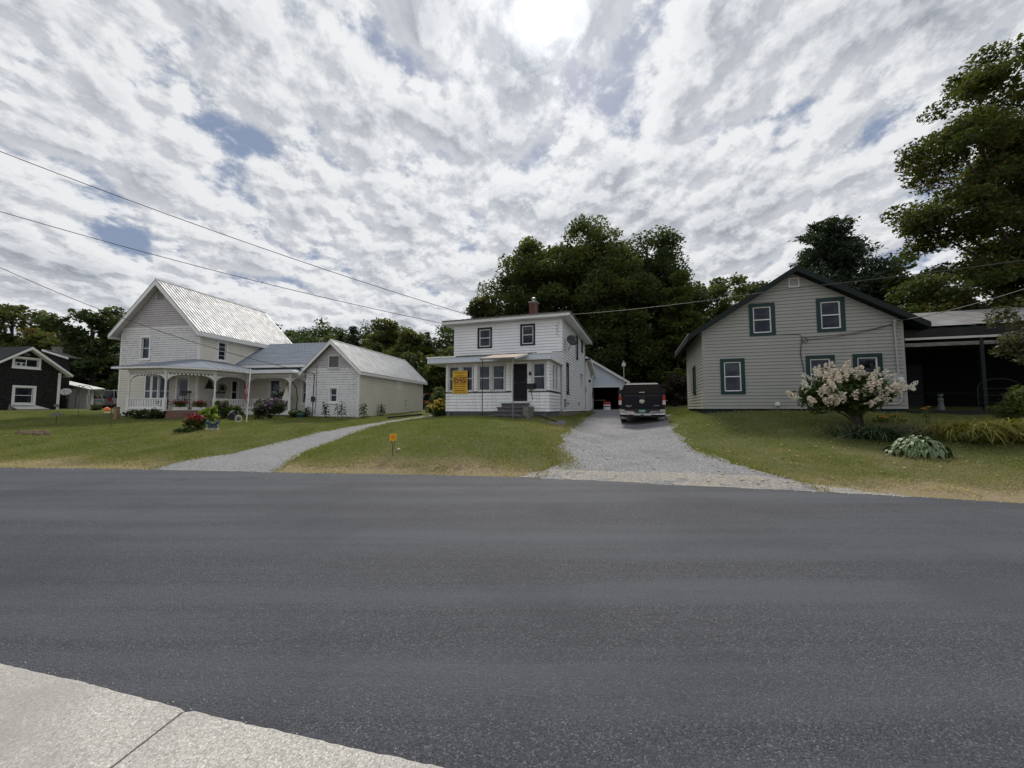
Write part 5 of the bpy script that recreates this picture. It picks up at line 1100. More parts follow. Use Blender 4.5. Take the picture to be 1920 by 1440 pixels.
# porches with sawn lacework
def turned_post(H, x, y, z0, z1):
    h = z1 - z0; mb = MB(); s = .065
    mb.box((x - s, y - s, z0), (x + s, y + s, z0 + .75)); mb.box((x - s, y - s, z1 - .32), (x + s, y + s, z1))
    a, b = z0 + .75, z1 - .32; L = b - a
    mb.lathe([(.06, a), (.045, a + .04), (.065, a + .08), (.045, a + .13), (.055, a + L * .3), (.042, b - .22), (.045, b - .14), (.065, b - .1), (.045, b - .05), (.06, b)], 12, (x, y, 0))
    return mb.build('porch_post', 'white_trim', H)
def lacework(H, p0, p1, z1, drop=.22, unit=.17, name='fretwork'):
    p0, p1 = Vector(p0), Vector(p1); d = (p1 - p0); L = d.length; d /= L; nrm = Vector((d.y, -d.x)); W = Wall(p0, d, nrm); mb = MB()
    W.box(mb, 0, L, z1 - .05, z1, -.02, .02); n = max(4, int(L / unit)); u = L / n
    for i in range(n):
        a = i * u; c = a + u / 2; q = u * .46; hh = drop * (1.0)
        pts = [(a + .005, z1 - .05), (a + .005, z1 - .05 - hh * .45), (c - q * .55, z1 - .05 - hh * .62), (c - q * .5, z1 - .05 - hh), (c, z1 - .05 - hh * 1.12), (c + q * .5, z1 - .05 - hh), (c + q * .55, z1 - .05 - hh * .62), (a + u - .005, z1 - .05 - hh * .45), (a + u - .005, z1 - .05)]
        inner = [(c, z1 - .05 - hh * .12), (c - q * .42, z1 - .05 - hh * .42), (c, z1 - .05 - hh * .72), (c + q * .42, z1 - .05 - hh * .42)]
        # ring made of two halves so the drop hole stays open
        lh = [pts[0], pts[1], pts[2], pts[3], pts[4], inner[2], inner[1], inner[0], (c, z1 - .05)]; rh_ = [(c, z1 - .05), inner[0], inner[3], inner[2], pts[4], pts[5], pts[6], pts[7], pts[8]]
        for poly in (lh, rh_): mb.prism([W.p(uu, zz_, -.012) for uu, zz_ in poly], tuple(nrm * .024) + (0,))
    for s, u0 in ((1, .06), (-1, L - .06)):       # scrolled brackets in the corners
        arc = [(u0 + s * .62 * (1 - math.cos(k * math.pi / 16)), z1 - .30 - .42 + .42 * math.sin(k * math.pi / 16)) for k in range(9)]
        poly = [(u0, z1 - .28), (u0, z1 - .72)] + arc[1:] + [(u0 + s * .62, z1 - .28)]
        mb.prism([W.p(uu, zz_, -.012) for uu, zz_ in poly], tuple(nrm * .024) + (0,))
    return mb.build(name, 'white_trim', H)
def sawn_rail(H, p0, p1, zd, h=.72):
    p0, p1 = Vector(p0), Vector(p1); d = (p1 - p0); L = d.length; d /= L; nrm = Vector((d.y, -d.x)); W = Wall(p0, d, nrm)
    mb = MB(); W.box(mb, .06, L - .06, zd + h - .06, zd + h, -.05, .05); W.box(mb, .06, L - .06, zd + .08, zd + .14, -.03, .03); rl = mb.build('railing', 'white_trim', H)
    n = max(3, int((L - .1) / .17)); u = (L - .14) / n
    for i in range(n):
        c = .07 + u * (i + .5); z0, z1 = zd + .14, zd + h - .06; hh = z1 - z0; q = u * .46
        prof = [(q, 0), (q, .08), (q * .35, .25), (q * .8, .42), (q * .3, .5), (q * .8, .58), (q * .35, .75), (q, .92), (q, 1)]
        pts = [(c + a, z0 + b * hh) for a, b in prof] + [(c - a, z0 + b * hh) for a, b in prof[::-1]]
        mb = MB(); mb.prism([W.p(uu, zz_, -.012) for uu, zz_ in pts], tuple(nrm * .024) + (0,)); mb.build('baluster', 'white_trim', rl)
P1, P2, P3, P4, P5, P6 = (-2.2, -2.3), (.4, -2.3), (2.05, -.68), (2.2, 1.55), (5.55, 1.45), (5.6, 3.0)
ZD, ZH = 1.52, 3.95
mb = MB(); pts = [(-2.5, 0.0), (-2.5, -2.42), (.46, -2.42), (2.18, -.72), (2.3, 1.4), (5.75, 1.32), (5.75, 3.05), (.02, 3.05), (.02, -.02)]
mb.prism([(x, y, ZD - .05) for x, y in pts][::-1], (0, 0, .05)); deck = mb.build('porch_deck', 'porch_cream', H)
mb = MB()
for a, b in (((-2.48, -.02), (-2.48, -2.4)), ((-2.48, -2.4), (.44, -2.4)), ((2.16, -.72), (2.28, 1.42)), ((2.28, 1.42), (5.73, 1.34)), ((5.73, 1.34), (5.73, 3.0))): beam(mb, (*a, ZD - .19), (*b, ZD - .19), .03, .27)
mb.build('deck_skirt', 'white_trim', deck)
for p in (P1, P2, P3, P4, P5, P6, (-2.3, -.12)): turned_post(H, *p, ZD, ZH + .02)
for a, b in ((P1, P2), (P2, P3), (P3, P4), (P4, P5), (P5, P6)): lacework(H, a, b, ZH - .02)
lacework(H, (-2.3, -.12), P1, ZH - .02)
sawn_rail(H, P1, P2, ZD); sawn_rail(H, P3, P4, ZD); sawn_rail(H, (-2.3, -.12), P1, ZD); sawn_rail(H, P4, (4.9, 1.47), ZD)
mb = MB()
for a, b in ((P1, P2), (P2, P3), (P3, P4), (P4, P5), (P5, P6), ((-2.3, -.12), P1)): beam(mb, (*a, ZH + .09), (*b, ZH + .09), .12, .17)
mb.build('porch_beam', 'white_trim', H)
E0, E1, E2, E3, EL = (-2.95, -2.75, 4.10), (.55, -2.75, 4.10), (2.45, -.88, 4.10), (2.65, 2.4, 4.10), (-2.95, 0, 4.10)
W0, W1, W2 = (-1.5, 0, 4.78), (0.03, 0, 4.82), (0.03, 2.6, 4.78)
mb = MB(); mb.add([E0, E1, E2, E3, EL, W0, W1, W2], [(4, 0, 5), (0, 1, 6, 5), (1, 2, 6), (2, 3, 7, 6)])
for a, b, c, d in ((E0, E1, W1, W0), (E2, E3, W2, W1)):
    q = [(x, y, z + .004) for x, y, z in (a, b, c, d)]; ribs(mb, *q, .36, .022, .02)
pr = mb.build('porch_roof', 'blue_roof', H)
mb = MB(); mb.add([(x, y, 4.02) for x, y in ((-2.9, 0), (-2.9, -2.7), (.5, -2.7), (2.4, -.86), (2.55, 2.4), (0.03, 2.6), (0.03, 0.0))], [tuple(range(7))]); mb.build('porch_ceiling', 'porch_cream', pr)
mb = MB()
for a, b in ((EL, E0), (E0, E1), (E1, E2), (E2, E3)): beam(mb, (a[0], a[1], 4.035), (b[0], b[1], 4.035), .05, .10)
mb.build('gutter', 'white_trim', pr)
Q0, Q1, Q2 = (2.2, 1.05, 4.06), (5.95, .98, 4.06), (5.98, 3.05, 4.06); V0, V1 = (2.0, 3.05, 4.46), (4.9, 3.05, 4.46)
mb = MB(); mb.add([Q0, Q1, Q2, V0, V1], [(0, 1, 4, 3), (1, 2, 4)]); q = [(x, y, z + .004) for x, y, z in (Q0, Q1, V1, V0)]; ribs(mb, *q, .36, .022, .02); pr2 = mb.build('wing_porch_roof', 'blue_roof', H)
mb = MB(); beam(mb, (Q0[0], Q0[1], 4.0), (Q1[0], Q1[1], 4.0), .05, .10); beam(mb, (Q1[0], Q1[1], 4.0), (Q2[0], Q2[1], 4.0), .05, .10); mb.build('gutter', 'white_trim', pr2)
mb = MB(); mb.add([(2.2, 1.1, 3.98), (5.9, 1.05, 3.98), (5.9, 3.05, 3.98), (2.2, 3.05, 3.98)], [(0, 1, 2, 3)]); mb.build('porch_ceiling', 'porch_cream', pr2)
# little hood over the end of the porch
mb = MB(); slab(mb, (-3.55, -.75, 3.92), (-2.75, -.75, 3.92), (-2.75, 0, 4.12), (-3.55, 0, 4.12), .04); mb.build('hood', 'white_trim', H)
# timber steps, cut across the angled bay
dd = Vector((P3[0] - P2[0], P3[1] - P2[1])).normalized(); nn_ = Vector((dd.y, -dd.x)); Wst = Wall(P2, dd, nn_)
for k in range(3):
    mb = MB(); z1 = ZD - .02 - k * .19; Wst.box(mb, .15, 2.0, z1 - .17, z1 - .04, .0, .12 + (k + 1) * .28); Wst.box(mb, .12, 2.03, z1 - .04, z1, .0, .15 + (k + 1) * .28); mb.build('step', 'red_deck', H)
LHH = H
def lh(x, y, z): t = R(LH_YAW); return Vector((LH_O[0] + math.cos(t) * x + math.sin(t) * y, LH_O[1] - math.sin(t) * x + math.cos(t) * y, z))

# ================================================================== black shingled house at the left edge
H = house('black_house', 'small black shingled house with white trim at the left edge', BH_O, BH_YAW, BH_ZB)
GW, EZ, PZ, LN = 3.9, 4.42, 5.92, 11.0; Wg = RIGHT(0, -GW)      # gable end faces the farmhouse, ridge runs along the street
gp = [(0, 1.15), (GW, 1.15), (GW, EZ), (GW / 2, PZ), (0, EZ)]; fw = [(1.46, 2.42, 2.0, 3.14), (1.34, 2.58, 4.66, 5.24)]
wall(H, Wg, gp, fw, 'shingle_black'); siding(H, Wg, gp, [(a - .12, b + .12, c - .12, d + .12) for a, b, c, d in fw], .15, 'shingle_black', t=.03, name='shingle_course')
window(H, Wg, *fw[0], 'white_trim', .14, 'white_trim', depth=.05, curtain=.2); f_ = window(H, Wg, *fw[1], 'white_trim', .13, 'white_trim', rail=False, mull=1, depth=.05)
mb = MB(); Wg.box(mb, 1.40, 1.95, 4.70, 4.95, -.04, .03); mb.build('window_fan', 'white_plastic', f_)
for c in (1.54, 1.81): mb = MB(); mb.lathe([(.10, 0), (.10, .012), (.07, .016), (.07, .006)], 14, Wg.p(c, 4.82, .03), 'x'); mb.build('fan_grille', 'black_metal', f_)
mb = MB(); Wg.box(mb, GW / 2 - .15, GW / 2 + .15, 5.48, 5.66, .0, .06); mb.build('gable_vent', 'grey_boards', H)
wall(H, FRONT(-GW), [(-LN, 1.15), (0, 1.15), (0, EZ), (-LN, EZ)], [], 'shingle_black'); wall(H, BACK(0), [(-LN, 1.15), (0, 1.15), (0, EZ), (-LN, EZ)], [], 'shingle_black'); wall(H, LEFT(-LN, -GW), gp, [], 'shingle_black')
floor_(H, -LN + .15, -.15, -GW + .15, -.15, 1.3); ceiling(H, -LN + .15, -.15, -GW + .15, -.15, 4.4)
mb = MB(); Wg.box(mb, GW - .16, GW, 1.1, EZ - .05, .002, .07); mb.build('corner_board', 'white_trim', H)
stone_base(H, RIGHT(-.03, -GW), 0, GW, .7, 1.15, .7, .06, 4)
sl = (PZ - EZ) / (GW / 2); oh, ro = .45, .5; ze = EZ - sl * oh + .22; rz_ = PZ + .26; yc = -GW / 2
mb = MB()
for ye in (-GW - oh, oh): slab(mb, (ro, ye, ze), (-LN - ro, ye, ze), (-LN - ro, yc, rz_), (ro, yc, rz_), .05)
roof = mb.build('roof', 'dark_shingle', H)
for ye in (-GW - oh, oh):
    mb = MB(); mb.prism([(ro + .015, ye, ze - .20), (ro + .015, yc, rz_ - .24), (ro + .015, yc, rz_ - .05), (ro + .015, ye, ze - .05)], (-.03, 0, 0)); mb.build('rake_board', 'white_trim', roof)
    mb = MB(); slab(mb, (ro - .02, ye, ze - .16), (.0, ye, ze - .16), (.0, yc, rz_ - .19), (ro - .02, yc, rz_ - .19), .02); mb.build('soffit', 'white_trim', roof)
    mb = MB(); mb.box((-LN - ro, ye - .012, ze - .2), (ro, ye + .012, ze - .05)); mb.build('fascia', 'white_trim', roof)
# rear wing roof and chimney showing over the far slope
mb = MB(); slab(mb, (-4.8, 1.6, 6.62), (-1.95, 1.6, 5.85), (-1.95, 2.5, 5.85), (-4.8, 2.5, 6.62), .1); rw_ = mb.build('rear_roof', 'dark_shingle', H)
mb = MB(); beam(mb, (-4.8, 1.58, 6.54), (-1.93, 1.58, 5.77), .03, .14); mb.build('rear_fascia', 'white_trim', rw_)
wall(H, FRONT(1.9), [(-6.5, 1.2), (-2.4, 1.2), (-2.4, 5.8), (-4.8, 6.4), (-6.5, 5.9)], [], 'shingle_black')
mb = MB(); mb.box((-4.3, 1.9, 6.2), (-3.8, 2.3, 6.78)); mb.box((-4.35, 1.85, 6.78), (-3.75, 2.35, 6.85)); mb.build('chimney', 'stone', H)
mb = MB(); Wg.box(mb, GW - .35, GW - .05, 1.75, 1.95, .07, .18); mb.build('junction_box', 'grey_metal', H)
def bh(x, y, z): t = R(BH_YAW); return Vector((BH_O[0] + math.cos(t) * x + math.sin(t) * y, BH_O[1] - math.sin(t) * x + math.cos(t) * y, z))
# concrete hatch leaning on the foundation
p = bh(.75, -2.0, 0); p.z = gz(p.x, p.y); T = thing('cellar_hatch', 'weathered concrete cellar hatch against the black house', 'hatch', p, R(90 - BH_YAW))
mb = MB(); mb.hexa([(-.9, -.5, 0), (.75, -.6, 0), (.55, .5, .25), (-.8, .5, .28), (-.9, -.5, .09), (.75, -.6, .08), (.55, .5, .36), (-.8, .5, .38)]); mb.build('slab', 'drive_concrete', T)
mb = MB(); mb.box((-.8, .2, -.1), (.5, .55, .26)); mb.build('curb', 'mortar', T)

# ================================================================== detached garage at the end of the drive
H = house('garage', 'pale blue gabled garage with its dark doorway open', GA_O, GA_YAW, GA_ZB, 'garage')
GW, EZ, PZ, DP = 6.4, 4.05, 6.1, 7; Wf = FRONT(0); gp = [(-GW, 1.45), (0, 1.45), (0, EZ), (-GW / 2, PZ), (-GW, EZ)]; dw = (-3.6, -.42, 1.45, 3.45)
wall(H, Wf, gp, [dw], 'garage_blue')
mb = MB(); u = -GW + .2       # battens of the vertical boarding
while u < 0:
    top = min(EZ + (u + GW) * (PZ - EZ) / (GW / 2), EZ - u * (PZ - EZ) / (GW / 2)) - .02; lo = 3.6 if dw[0] < u < dw[1] else 1.46
    Wf.box(mb, u - .018, u + .018, lo, top, 0, .016); u += .30
o = mb.build('battens', 'garage_blue', H); o['kind'] = 'stuff'
mb = MB(); Wf.box(mb, dw[0] - .12, dw[1] + .12, 3.45, 3.57, 0, .05); Wf.box(mb, dw[1], dw[1] + .12, 1.46, 3.45, 0, .05); Wf.box(mb, dw[0] - .12, dw[0], 1.46, 3.45, 0, .05); Wf.box(mb, -.09, 0, 1.46, EZ - .1, .018, .05); mb.build('door_frame', 'white_trim', H)
for W_ in (RIGHT(0, 0), LEFT(-GW, 0)): wall(H, W_, [(.14, 1.45), (DP, 1.45), (DP, EZ), (.14, EZ)], [], 'garage_blue')
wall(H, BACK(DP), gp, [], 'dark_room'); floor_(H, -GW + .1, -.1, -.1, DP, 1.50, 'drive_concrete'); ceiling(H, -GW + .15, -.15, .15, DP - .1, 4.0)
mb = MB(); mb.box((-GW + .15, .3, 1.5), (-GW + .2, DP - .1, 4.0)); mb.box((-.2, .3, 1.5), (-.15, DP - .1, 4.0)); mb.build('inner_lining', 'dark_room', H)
sl = (PZ - EZ) / (GW / 2); oh, fo = .42, .3; ze = EZ - sl * oh + .14; rz_ = PZ + .14
mb = MB()
for xe in (-GW - oh, oh): slab(mb, (xe, -fo, ze), (xe, DP + fo, ze), (-GW / 2, DP + fo, rz_), (-GW / 2, -fo, rz_), .05)
roof = mb.build('roof', 'asphalt_shingle', H)
mb = MB()
for xe in (-GW - oh, oh):
    mb.prism([(xe, -fo - .012, ze - .25), (-GW / 2, -fo - .012, rz_ - .26), (-GW / 2, -fo - .012, rz_ - .05), (xe, -fo - .012, ze - .05)], (0, .03, 0)); mb.box((xe - .012, -fo, ze - .24), (xe + .012, DP + fo, ze - .05))
    mb.box((min(xe, 0 if xe > 0 else -GW), -fo, ze - .26), (max(xe, 0 if xe > 0 else -GW), DP + fo, ze - .245))
mb.build('rake_board', 'white_trim', roof)
def ga(x, y, z): t = R(GA_YAW); return Vector((GA_O[0] + math.cos(t) * x + math.sin(t) * y, GA_O[1] - math.sin(t) * x + math.cos(t) * y, z))
# clutter just inside
p = ga(-2.6, 1.3, 1.5); T = thing('workbench', 'workbench standing in the dark garage doorway', 'workbench', p, -R(GA_YAW)); mb = MB(); mb.box((-.9, -.3, .82), (.9, .3, .88)); mb.build('top', 'wood_plain', T)
for x in (-.85, .79):
    for y in (-.27, .21): mb = MB(); mb.box((x, y, 0), (x + .06, y + .06, .82)); mb.build('leg', 'wood_plain', T)
p = ga(-1.35, -2.2, 0); p.z = gz(p.x, p.y) + .02; T = thing('yard_drum', 'red and white drum standing before the open garage', 'drum', p, -R(GA_YAW))
mb = MB(); mb.lathe([(.27, 0), (.28, .02), (.28, .44), (.27, .45)], 20, (0, 0, 0)); mb.build('body', 'white_plastic', T, False); mb = MB(); mb.lathe([(.275, .45), (.285, .47), (.285, .62), (.26, .66), (.05, .68)], 20, (0, 0, 0)); mb.build('lid', 'sign_red', T); mb = MB(); mb.lathe([(.283, .27), (.284, .34), (.283, .35)], 20); mb.build('band', 'ink_dark', T)
# carport beyond the black house
p = U(146, 770, 34); p.z = gz(p.x, p.y); T = thing('carport', 'white lean-to carport behind the black house', 'carport', p, -R(5)); cz = p.z
mb = MB(); slab(mb, (-2.6, -.3, 2.50), (1.4, -.3, 1.70), (1.4, .9, 1.78), (-2.6, .9, 2.58), .07); mb.build('roof', 'white_trim', T)
for x, h in ((.95, 1.78), (-1.9, 2.3)): mb = MB(); mb.box((x, -.15, -.1), (x + .13, -.02, h)); mb.build('post', 'white_trim', T)
mb = MB(); mb.box((-2.6, .35, -.1), (.9, .4, 1.78)); mb.build('end_wall', 'white_trim', T)
for k in range(16): mb = MB(); mb.box((-2.55 + k * .215, .31, -.1), (-2.36 + k * .215, .35, 1.76)); mb.build('board', 'white_trim', T)

# ------------------------------------------------------------------ vehicles
def loft(mb, secs, cap=True):
    n = len(secs[0]); b = len(mb.v)
    for s in secs: mb.v += [tuple(p) for p in s]
    for i in range(len(secs) - 1):
        for k in range(n): k2 = (k + 1) % n; mb.f.append((b + i * n + k, b + i * n + k2, b + (i + 1) * n + k2, b + (i + 1) * n + k))
    if cap: mb.f.append(tuple(b + k for k in range(n))[::-1]); mb.f.append(tuple(b + (len(secs) - 1) * n + k for k in range(n)))
def wheel(parent, x, y, r, wd, s):
    mb = MB(); c = (x, y, r)
    mb.lathe([(r * .62, -wd / 2), (r * .93, -wd / 2), (r, -wd / 2 + .03), (r, wd / 2 - .03), (r * .93, wd / 2), (r * .62, wd / 2)], 24, c, 'x'); w_ = mb.build('wheel', 'tyre', parent, False)
    mb = MB(); mb.lathe([(r * .60, wd / 2 * s * .6), (r * .60, wd / 2 * s), (r * .15, wd / 2 * s * .85), (.03, wd / 2 * s * 1.02)], 16, c, 'x'); mb.build('rim', 'grey_metal', w_)
def sym(half): return [(x, z) for x, z in half] + [(-x, z) for x, z in half[::-1]]
p = spot(1204, 17.9); yaw = R(18.2)
T = thing('pickup_truck', 'black pickup with a matching bed cap parked on the drive', 'pickup', (p.x, p.y, p.z + .025), -yaw)
T.rotation_euler = (R(2.6), 0, -yaw)
body = [(.90, .56), (.98, .64), (1.015, .92), (1.01, 1.18), (.985, 1.32), (.95, 1.36)]
mb = MB(); S = sym(body)
def sec(y, kx=1.0, top=None): return [(x * kx, y, (min(z, top) if top else z)) for x, z in S]
loft(mb, [sec(.10, .985), sec(.16), sec(1.9), sec(2.1), sec(3.9), sec(4.6, 1.0, 1.30), sec(5.5, .985, 1.24), sec(5.78, .93, 1.12)]); tb = mb.build('body', 'truck_paint', T)
mb = MB(); mb.box((-.80, .06, .70), (.80, .101, 1.335)); tg = mb.build('tailgate', 'truck_paint', T)
mb = MB(); mb.box((-.80, .045, 1.30), (.80, .10, 1.345)); mb.build('tailgate_cap', 'black_metal', tg); mb = MB(); mb.box((-.14, .052, 1.20), (.14, .062, 1.27)); mb.build('handle', 'black_metal', tg)
mb = MB()     # chrome ram's-head badge
mb.prism([(-.115, .058, 1.06), (-.09, .058, 1.13), (-.03, .058, 1.145), (0, .058, 1.12), (.03, .058, 1.145), (.09, .058, 1.13), (.115, .058, 1.06), (.09, .058, .99), (.055, .058, .975), (.07, .058, 1.03), (.055, .058, 1.075), (.03, .058, 1.03), (.028, .058, .96), (0, .058, .945), (-.028, .058, .96), (-.03, .058, 1.03), (-.055, .058, 1.075), (-.07, .058, 1.03), (-.055, .058, .975), (-.09, .058, .99)], (0, -.018, 0)); mb.build('emblem', 'chrome', tg)
mb = MB()
for x0, x1, z, h in ((-.74, -.46, .845, .022), (-.68, -.54, .80, .02), (.52, .74, .845, .022)):
    x = x0
    while x < x1: L = random.uniform(.015, .03); mb.box((x, .052, z), (x + L, .060, z + h)); x += L + .008
mb.build('badge_lettering', 'chrome', tg)
for s in (-1, 1):
    mb = MB(); mb.box((s * .97 - .075, .055, 1.10), (s * .97 + .055, .30, 1.345)); lt = mb.build('tail_light', 'tail_red', T); mb = MB(); mb.box((s * .97 - .075, .05, .90), (s * .97 + .055, .30, 1.098)); mb.build('reverse_lens', 'tail_clear', lt)
mb = MB(); z0, z1 = .46, .67
mb.prism([(-1.0, -.05, z0 + .05), (-.95, -.08, z0), (-.42, -.10, z0 - .01), (-.35, -.10, z0 - .05), (.35, -.10, z0 - .05), (.42, -.10, z0 - .01), (.95, -.08, z0), (1.0, -.05, z0 + .05), (1.0, -.05, z1 + .03), (.80, -.08, z1 + .02), (.74, -.09, z1 - .05), (.38, -.10, z1 - .06), (.30, -.10, z0 + .06), (-.30, -.10, z0 + .06), (-.38, -.10, z1 - .06), (-.74, -.09, z1 - .05), (-.80, -.08, z1 + .02), (-1.0, -.05, z1 + .03)], (0, .16, 0)); bp_ = mb.build('bumper', 'chrome', T)
mb = MB(); mb.box((-.75, -.03, .50), (.75, .08, .70)); mb.build('bumper_step', 'black_metal', bp_)
mb = MB(); mb.box((-.16, -.055, .54), (.16, -.035, .69)); pl = mb.build('number_plate', 'plate_green', T); mb = MB()
for k in range(6): mb.box((-.115 + k * .04 + (.01 if k > 2 else 0), -.059, .585), (-.09 + k * .04 + (.01 if k > 2 else 0), -.056, .64))
mb.build('plate_characters', 'flag_white', pl)
# bed cap: hull, glass, pale strip drawn as light reflected off the roof edge
cap_s = lambda y, kx, zt: [(.955 * kx, y, 1.362), (.90 * kx, y, 1.55), (.79 * kx, y, zt - .06), (.70 * kx, y, zt), (-.70 * kx, y, zt), (-.79 * kx, y, zt - .06), (-.90 * kx, y, 1.55), (-.955 * kx, y, 1.362)]
mb = MB(); loft(mb, [cap_s(.13, 1, 1.86), cap_s(.30, 1, 1.90), cap_s(2.0, 1, 1.91)]); cp_ = mb.build('bed_cap', 'truck_paint', T)
mb = MB(); mb.prism([(-.80, .128, 1.42), (.80, .128, 1.42), (.665, .128, 1.80), (-.665, .128, 1.80)], (0, -.02, 0)); gl_ = mb.build('cap_window', 'truck_glass', cp_)
mb = MB(); mb.prism([(-.73, .12, 1.845), (.73, .12, 1.845), (.70, .12, 1.895), (-.70, .12, 1.895)], (0, .14, 0)); mb.build('cap_sheen', 'white_plastic', cp_)
mb = MB(); mb.box((-.12, .10, 1.465), (.02, .112, 1.485)); mb.box((.04, .10, 1.46), (.11, .112, 1.50)); mb.build('window_sticker', 'white_plastic', gl_)
mb = MB()
for s in (-1, 1): mb.prism([(s * .925, .5, 1.48), (s * .925, 1.85, 1.48), (s * .83, 1.85, 1.78), (s * .83, .55, 1.78)], (s * .012, 0, .002))
mb.build('cap_side_window', 'truck_glass', cp_)
cabs = lambda y, kx, zt: [(.985 * kx, y, 1.34), (.93 * kx, y, 1.52), (.80 * kx, y, zt - .05), (.70 * kx, y, zt), (-.70 * kx, y, zt), (-.80 * kx, y, zt - .05), (-.93 * kx, y, 1.52), (-.985 * kx, y, 1.34)]
mb = MB(); loft(mb, [cabs(2.04, 1, 1.90), cabs(2.3, 1, 1.96), cabs(3.4, 1, 1.96), cabs(4.25, .97, 1.42)]); cb = mb.build('cab', 'truck_paint', T)
mb = MB()
for s in (-1, 1): mb.prism([(s * .95, 2.25, 1.47), (s * .95, 3.7, 1.47), (s * .84, 3.35, 1.85), (s * .84, 2.3, 1.85)], (s * .012, 0, .002))
mb.build('side_window', 'truck_glass', cb)
for s in (-1, 1): mb = MB(); mb.box((s * 1.12 - .11, 3.45, 1.36), (s * 1.12 + .11, 3.55, 1.62)); mb.tube([(s * .95, 3.5, 1.42), (s * 1.1, 3.5, 1.42)], .03, 6); mb.build('door_mirror', 'black_metal', T)
for y in (1.2, 4.85):
    for s in (-1, 1): wheel(T, s * .86, y, .42, .28, s)
for s in (-1, 1): mb = MB(); mb.box((s * .86 - .16, .66, .17), (s * .86 + .16, .68, .50)); mf = mb.build('mud_flap', 'black_metal', T); mb = MB(); mb.box((s * .86 - .15, .645, .19), (s * .86 + .15, .655, .30)); mb.build('flap_plate', 'grey_metal', mf)
mb = MB(); mb.box((-.85, .3, .30), (.85, 5.4, .56)); mb.box((-.07, -.10, .36), (.07, .3, .46)); mb.build('chassis', 'black_metal', T)

def car(name, label, p, rz, paint, L=4.5, wd=1.8, h=1.5, roofline=(.62, 1.0, 2.6, 3.4), rack=False):
    T = thing(name, label, 'car', p, rz); hw = wd / 2; b = h * .58
    lo = [(hw * .90, .28), (hw, .42), (hw * 1.0, b * .85), (hw * .95, b)]; S = sym(lo); mb = MB()
    sc_ = lambda y, kx, zt: [(x * kx, y, min(z, zt)) for x, z in S]
    loft(mb, [sc_(0, .9, b * .92), sc_(.18, .98, b), sc_(L * .3, 1, b), sc_(L * .7, 1, b), sc_(L * .93, .96, b * .86), sc_(L, .84, b * .7)]); mb.build('body', paint, T)
    g = lambda y, kx, z: [(hw * .95 * kx, y, b - .01), (hw * .74 * kx, y, z), (-hw * .74 * kx, y, z), (-hw * .95 * kx, y, b - .01)]
    y0, y1, y2, y3 = roofline; mb = MB(); loft(mb, [g(y0 - .45, .96, b), g(y1 - .3, 1, h - .06), g(y1 + .2, 1, h), g(y2, 1, h), g(y3, .95, b + .01)]); gh = mb.build('greenhouse', 'truck_glass', T)
    mb = MB(); mb.hexa([(-hw * .73, y1 - .25, h - .05), (hw * .73, y1 - .25, h - .05), (hw * .73, y2, h + .0), (-hw * .73, y2, h + .0), (-hw * .66, y1 - .1, h + .03), (hw * .66, y1 - .1, h + .03), (hw * .66, y2 - .1, h + .035), (-hw * .66, y2 - .1, h + .035)]); mb.build('roof', paint, T)
    for s in (-1, 1):
        mb = MB(); mb.prism([(s * hw * .95, y1 + .15, b), (s * hw * .95, y1 + .28, b), (s * hw * .75, y1 + .28, h), (s * hw * .75, y1 + .15, h)], (s * .015, 0, 0)); mb.prism([(s * hw * .95, y0 - .3, b), (s * hw * .95, y0 - .15, b), (s * hw * .75, y1 - .1, h), (s * hw * .75, y1 - .25, h)], (s * .015, 0, 0)); mb.build('pillar', paint, gh)
        mb = MB(); mb.box((s * hw * .82 - .11, -.01, b * .72), (s * hw * .82 + .11, .2, b * .93)); mb.build('tail_light', 'tail_red', T)
    mb = MB(); mb.box((-hw * .88, -.07, .34), (hw * .88, .08, .56)); mb.build('bumper', paint, T)
    mb = MB(); mb.box((-.25, -.02, .62), (.25, .0, .74)); mb.build('number_plate', 'plate_green', T)
    for y in (L * .2, L * .8):
        for s in (-1, 1): wheel(T, s * hw * .88, y, .33, .2, s)
    if rack:
        for s in (-1, 1): mb = MB(); mb.tube([(s * hw * .62, y1, h + .10), (s * hw * .62, y2, h + .10)], .02, 6); mb.tube([(s * hw * .62, y1 + .1, h), (s * hw * .62, y1 + .1, h + .1)], .02, 6); mb.build('roof_rail', 'grey_metal', T)
    return T
p = spot(184, 35); car('parked_car', 'grey-brown car with a roof rack parked behind the white carport post', p, R(22), 'suv_grey', 4.7, 1.9, 1.66, (.5, .8, 2.9, 3.7), True)
p = spot(222, 38); car('parked_car', 'white car half hidden behind the corner of the farmhouse', p, R(60), 'car_white', 4.5, 1.8, 1.45)
p = spot(806, 40); car('parked_car', 'small red car with pale bonnet behind the barn wing corner', p, R(180 - 12), 'car_red', 4.3, 1.75, 1.45)

# ------------------------------------------------------------------ trees
def frames(n, up=0.5, rng=RNG):
    """random leaf frames, normals leaning upwards"""
    N = rng.normal(0, 1, (n, 3)); N[:, 2] = np.abs(N[:, 2]) + up; N /= np.linalg.norm(N, axis=1)[:, None]
    A = rng.normal(0, 1, (n, 3)); A -= N * (A * N).sum(1)[:, None]; A /= np.linalg.norm(A, axis=1)[:, None]
    return N, A, np.cross(N, A)
def leaf_quads(name, C, size, rnd, up=0.5, asp=0.55, jit=0.45):
    n = len(C); N, A, B = frames(n, up); s = (size * RNG.uniform(1 - jit, 1 + jit, n))[:, None]
    V = np.empty((n, 4, 3)); V[:, 0] = C - A * s; V[:, 1] = C + B * s * asp + N * s * .18; V[:, 2] = C + A * s; V[:, 3] = C - B * s * asp + N * s * .18
    return np_mesh(name, V.reshape(-1, 3), n, 4, {'rnd': np.clip(rnd, 0, 1)})
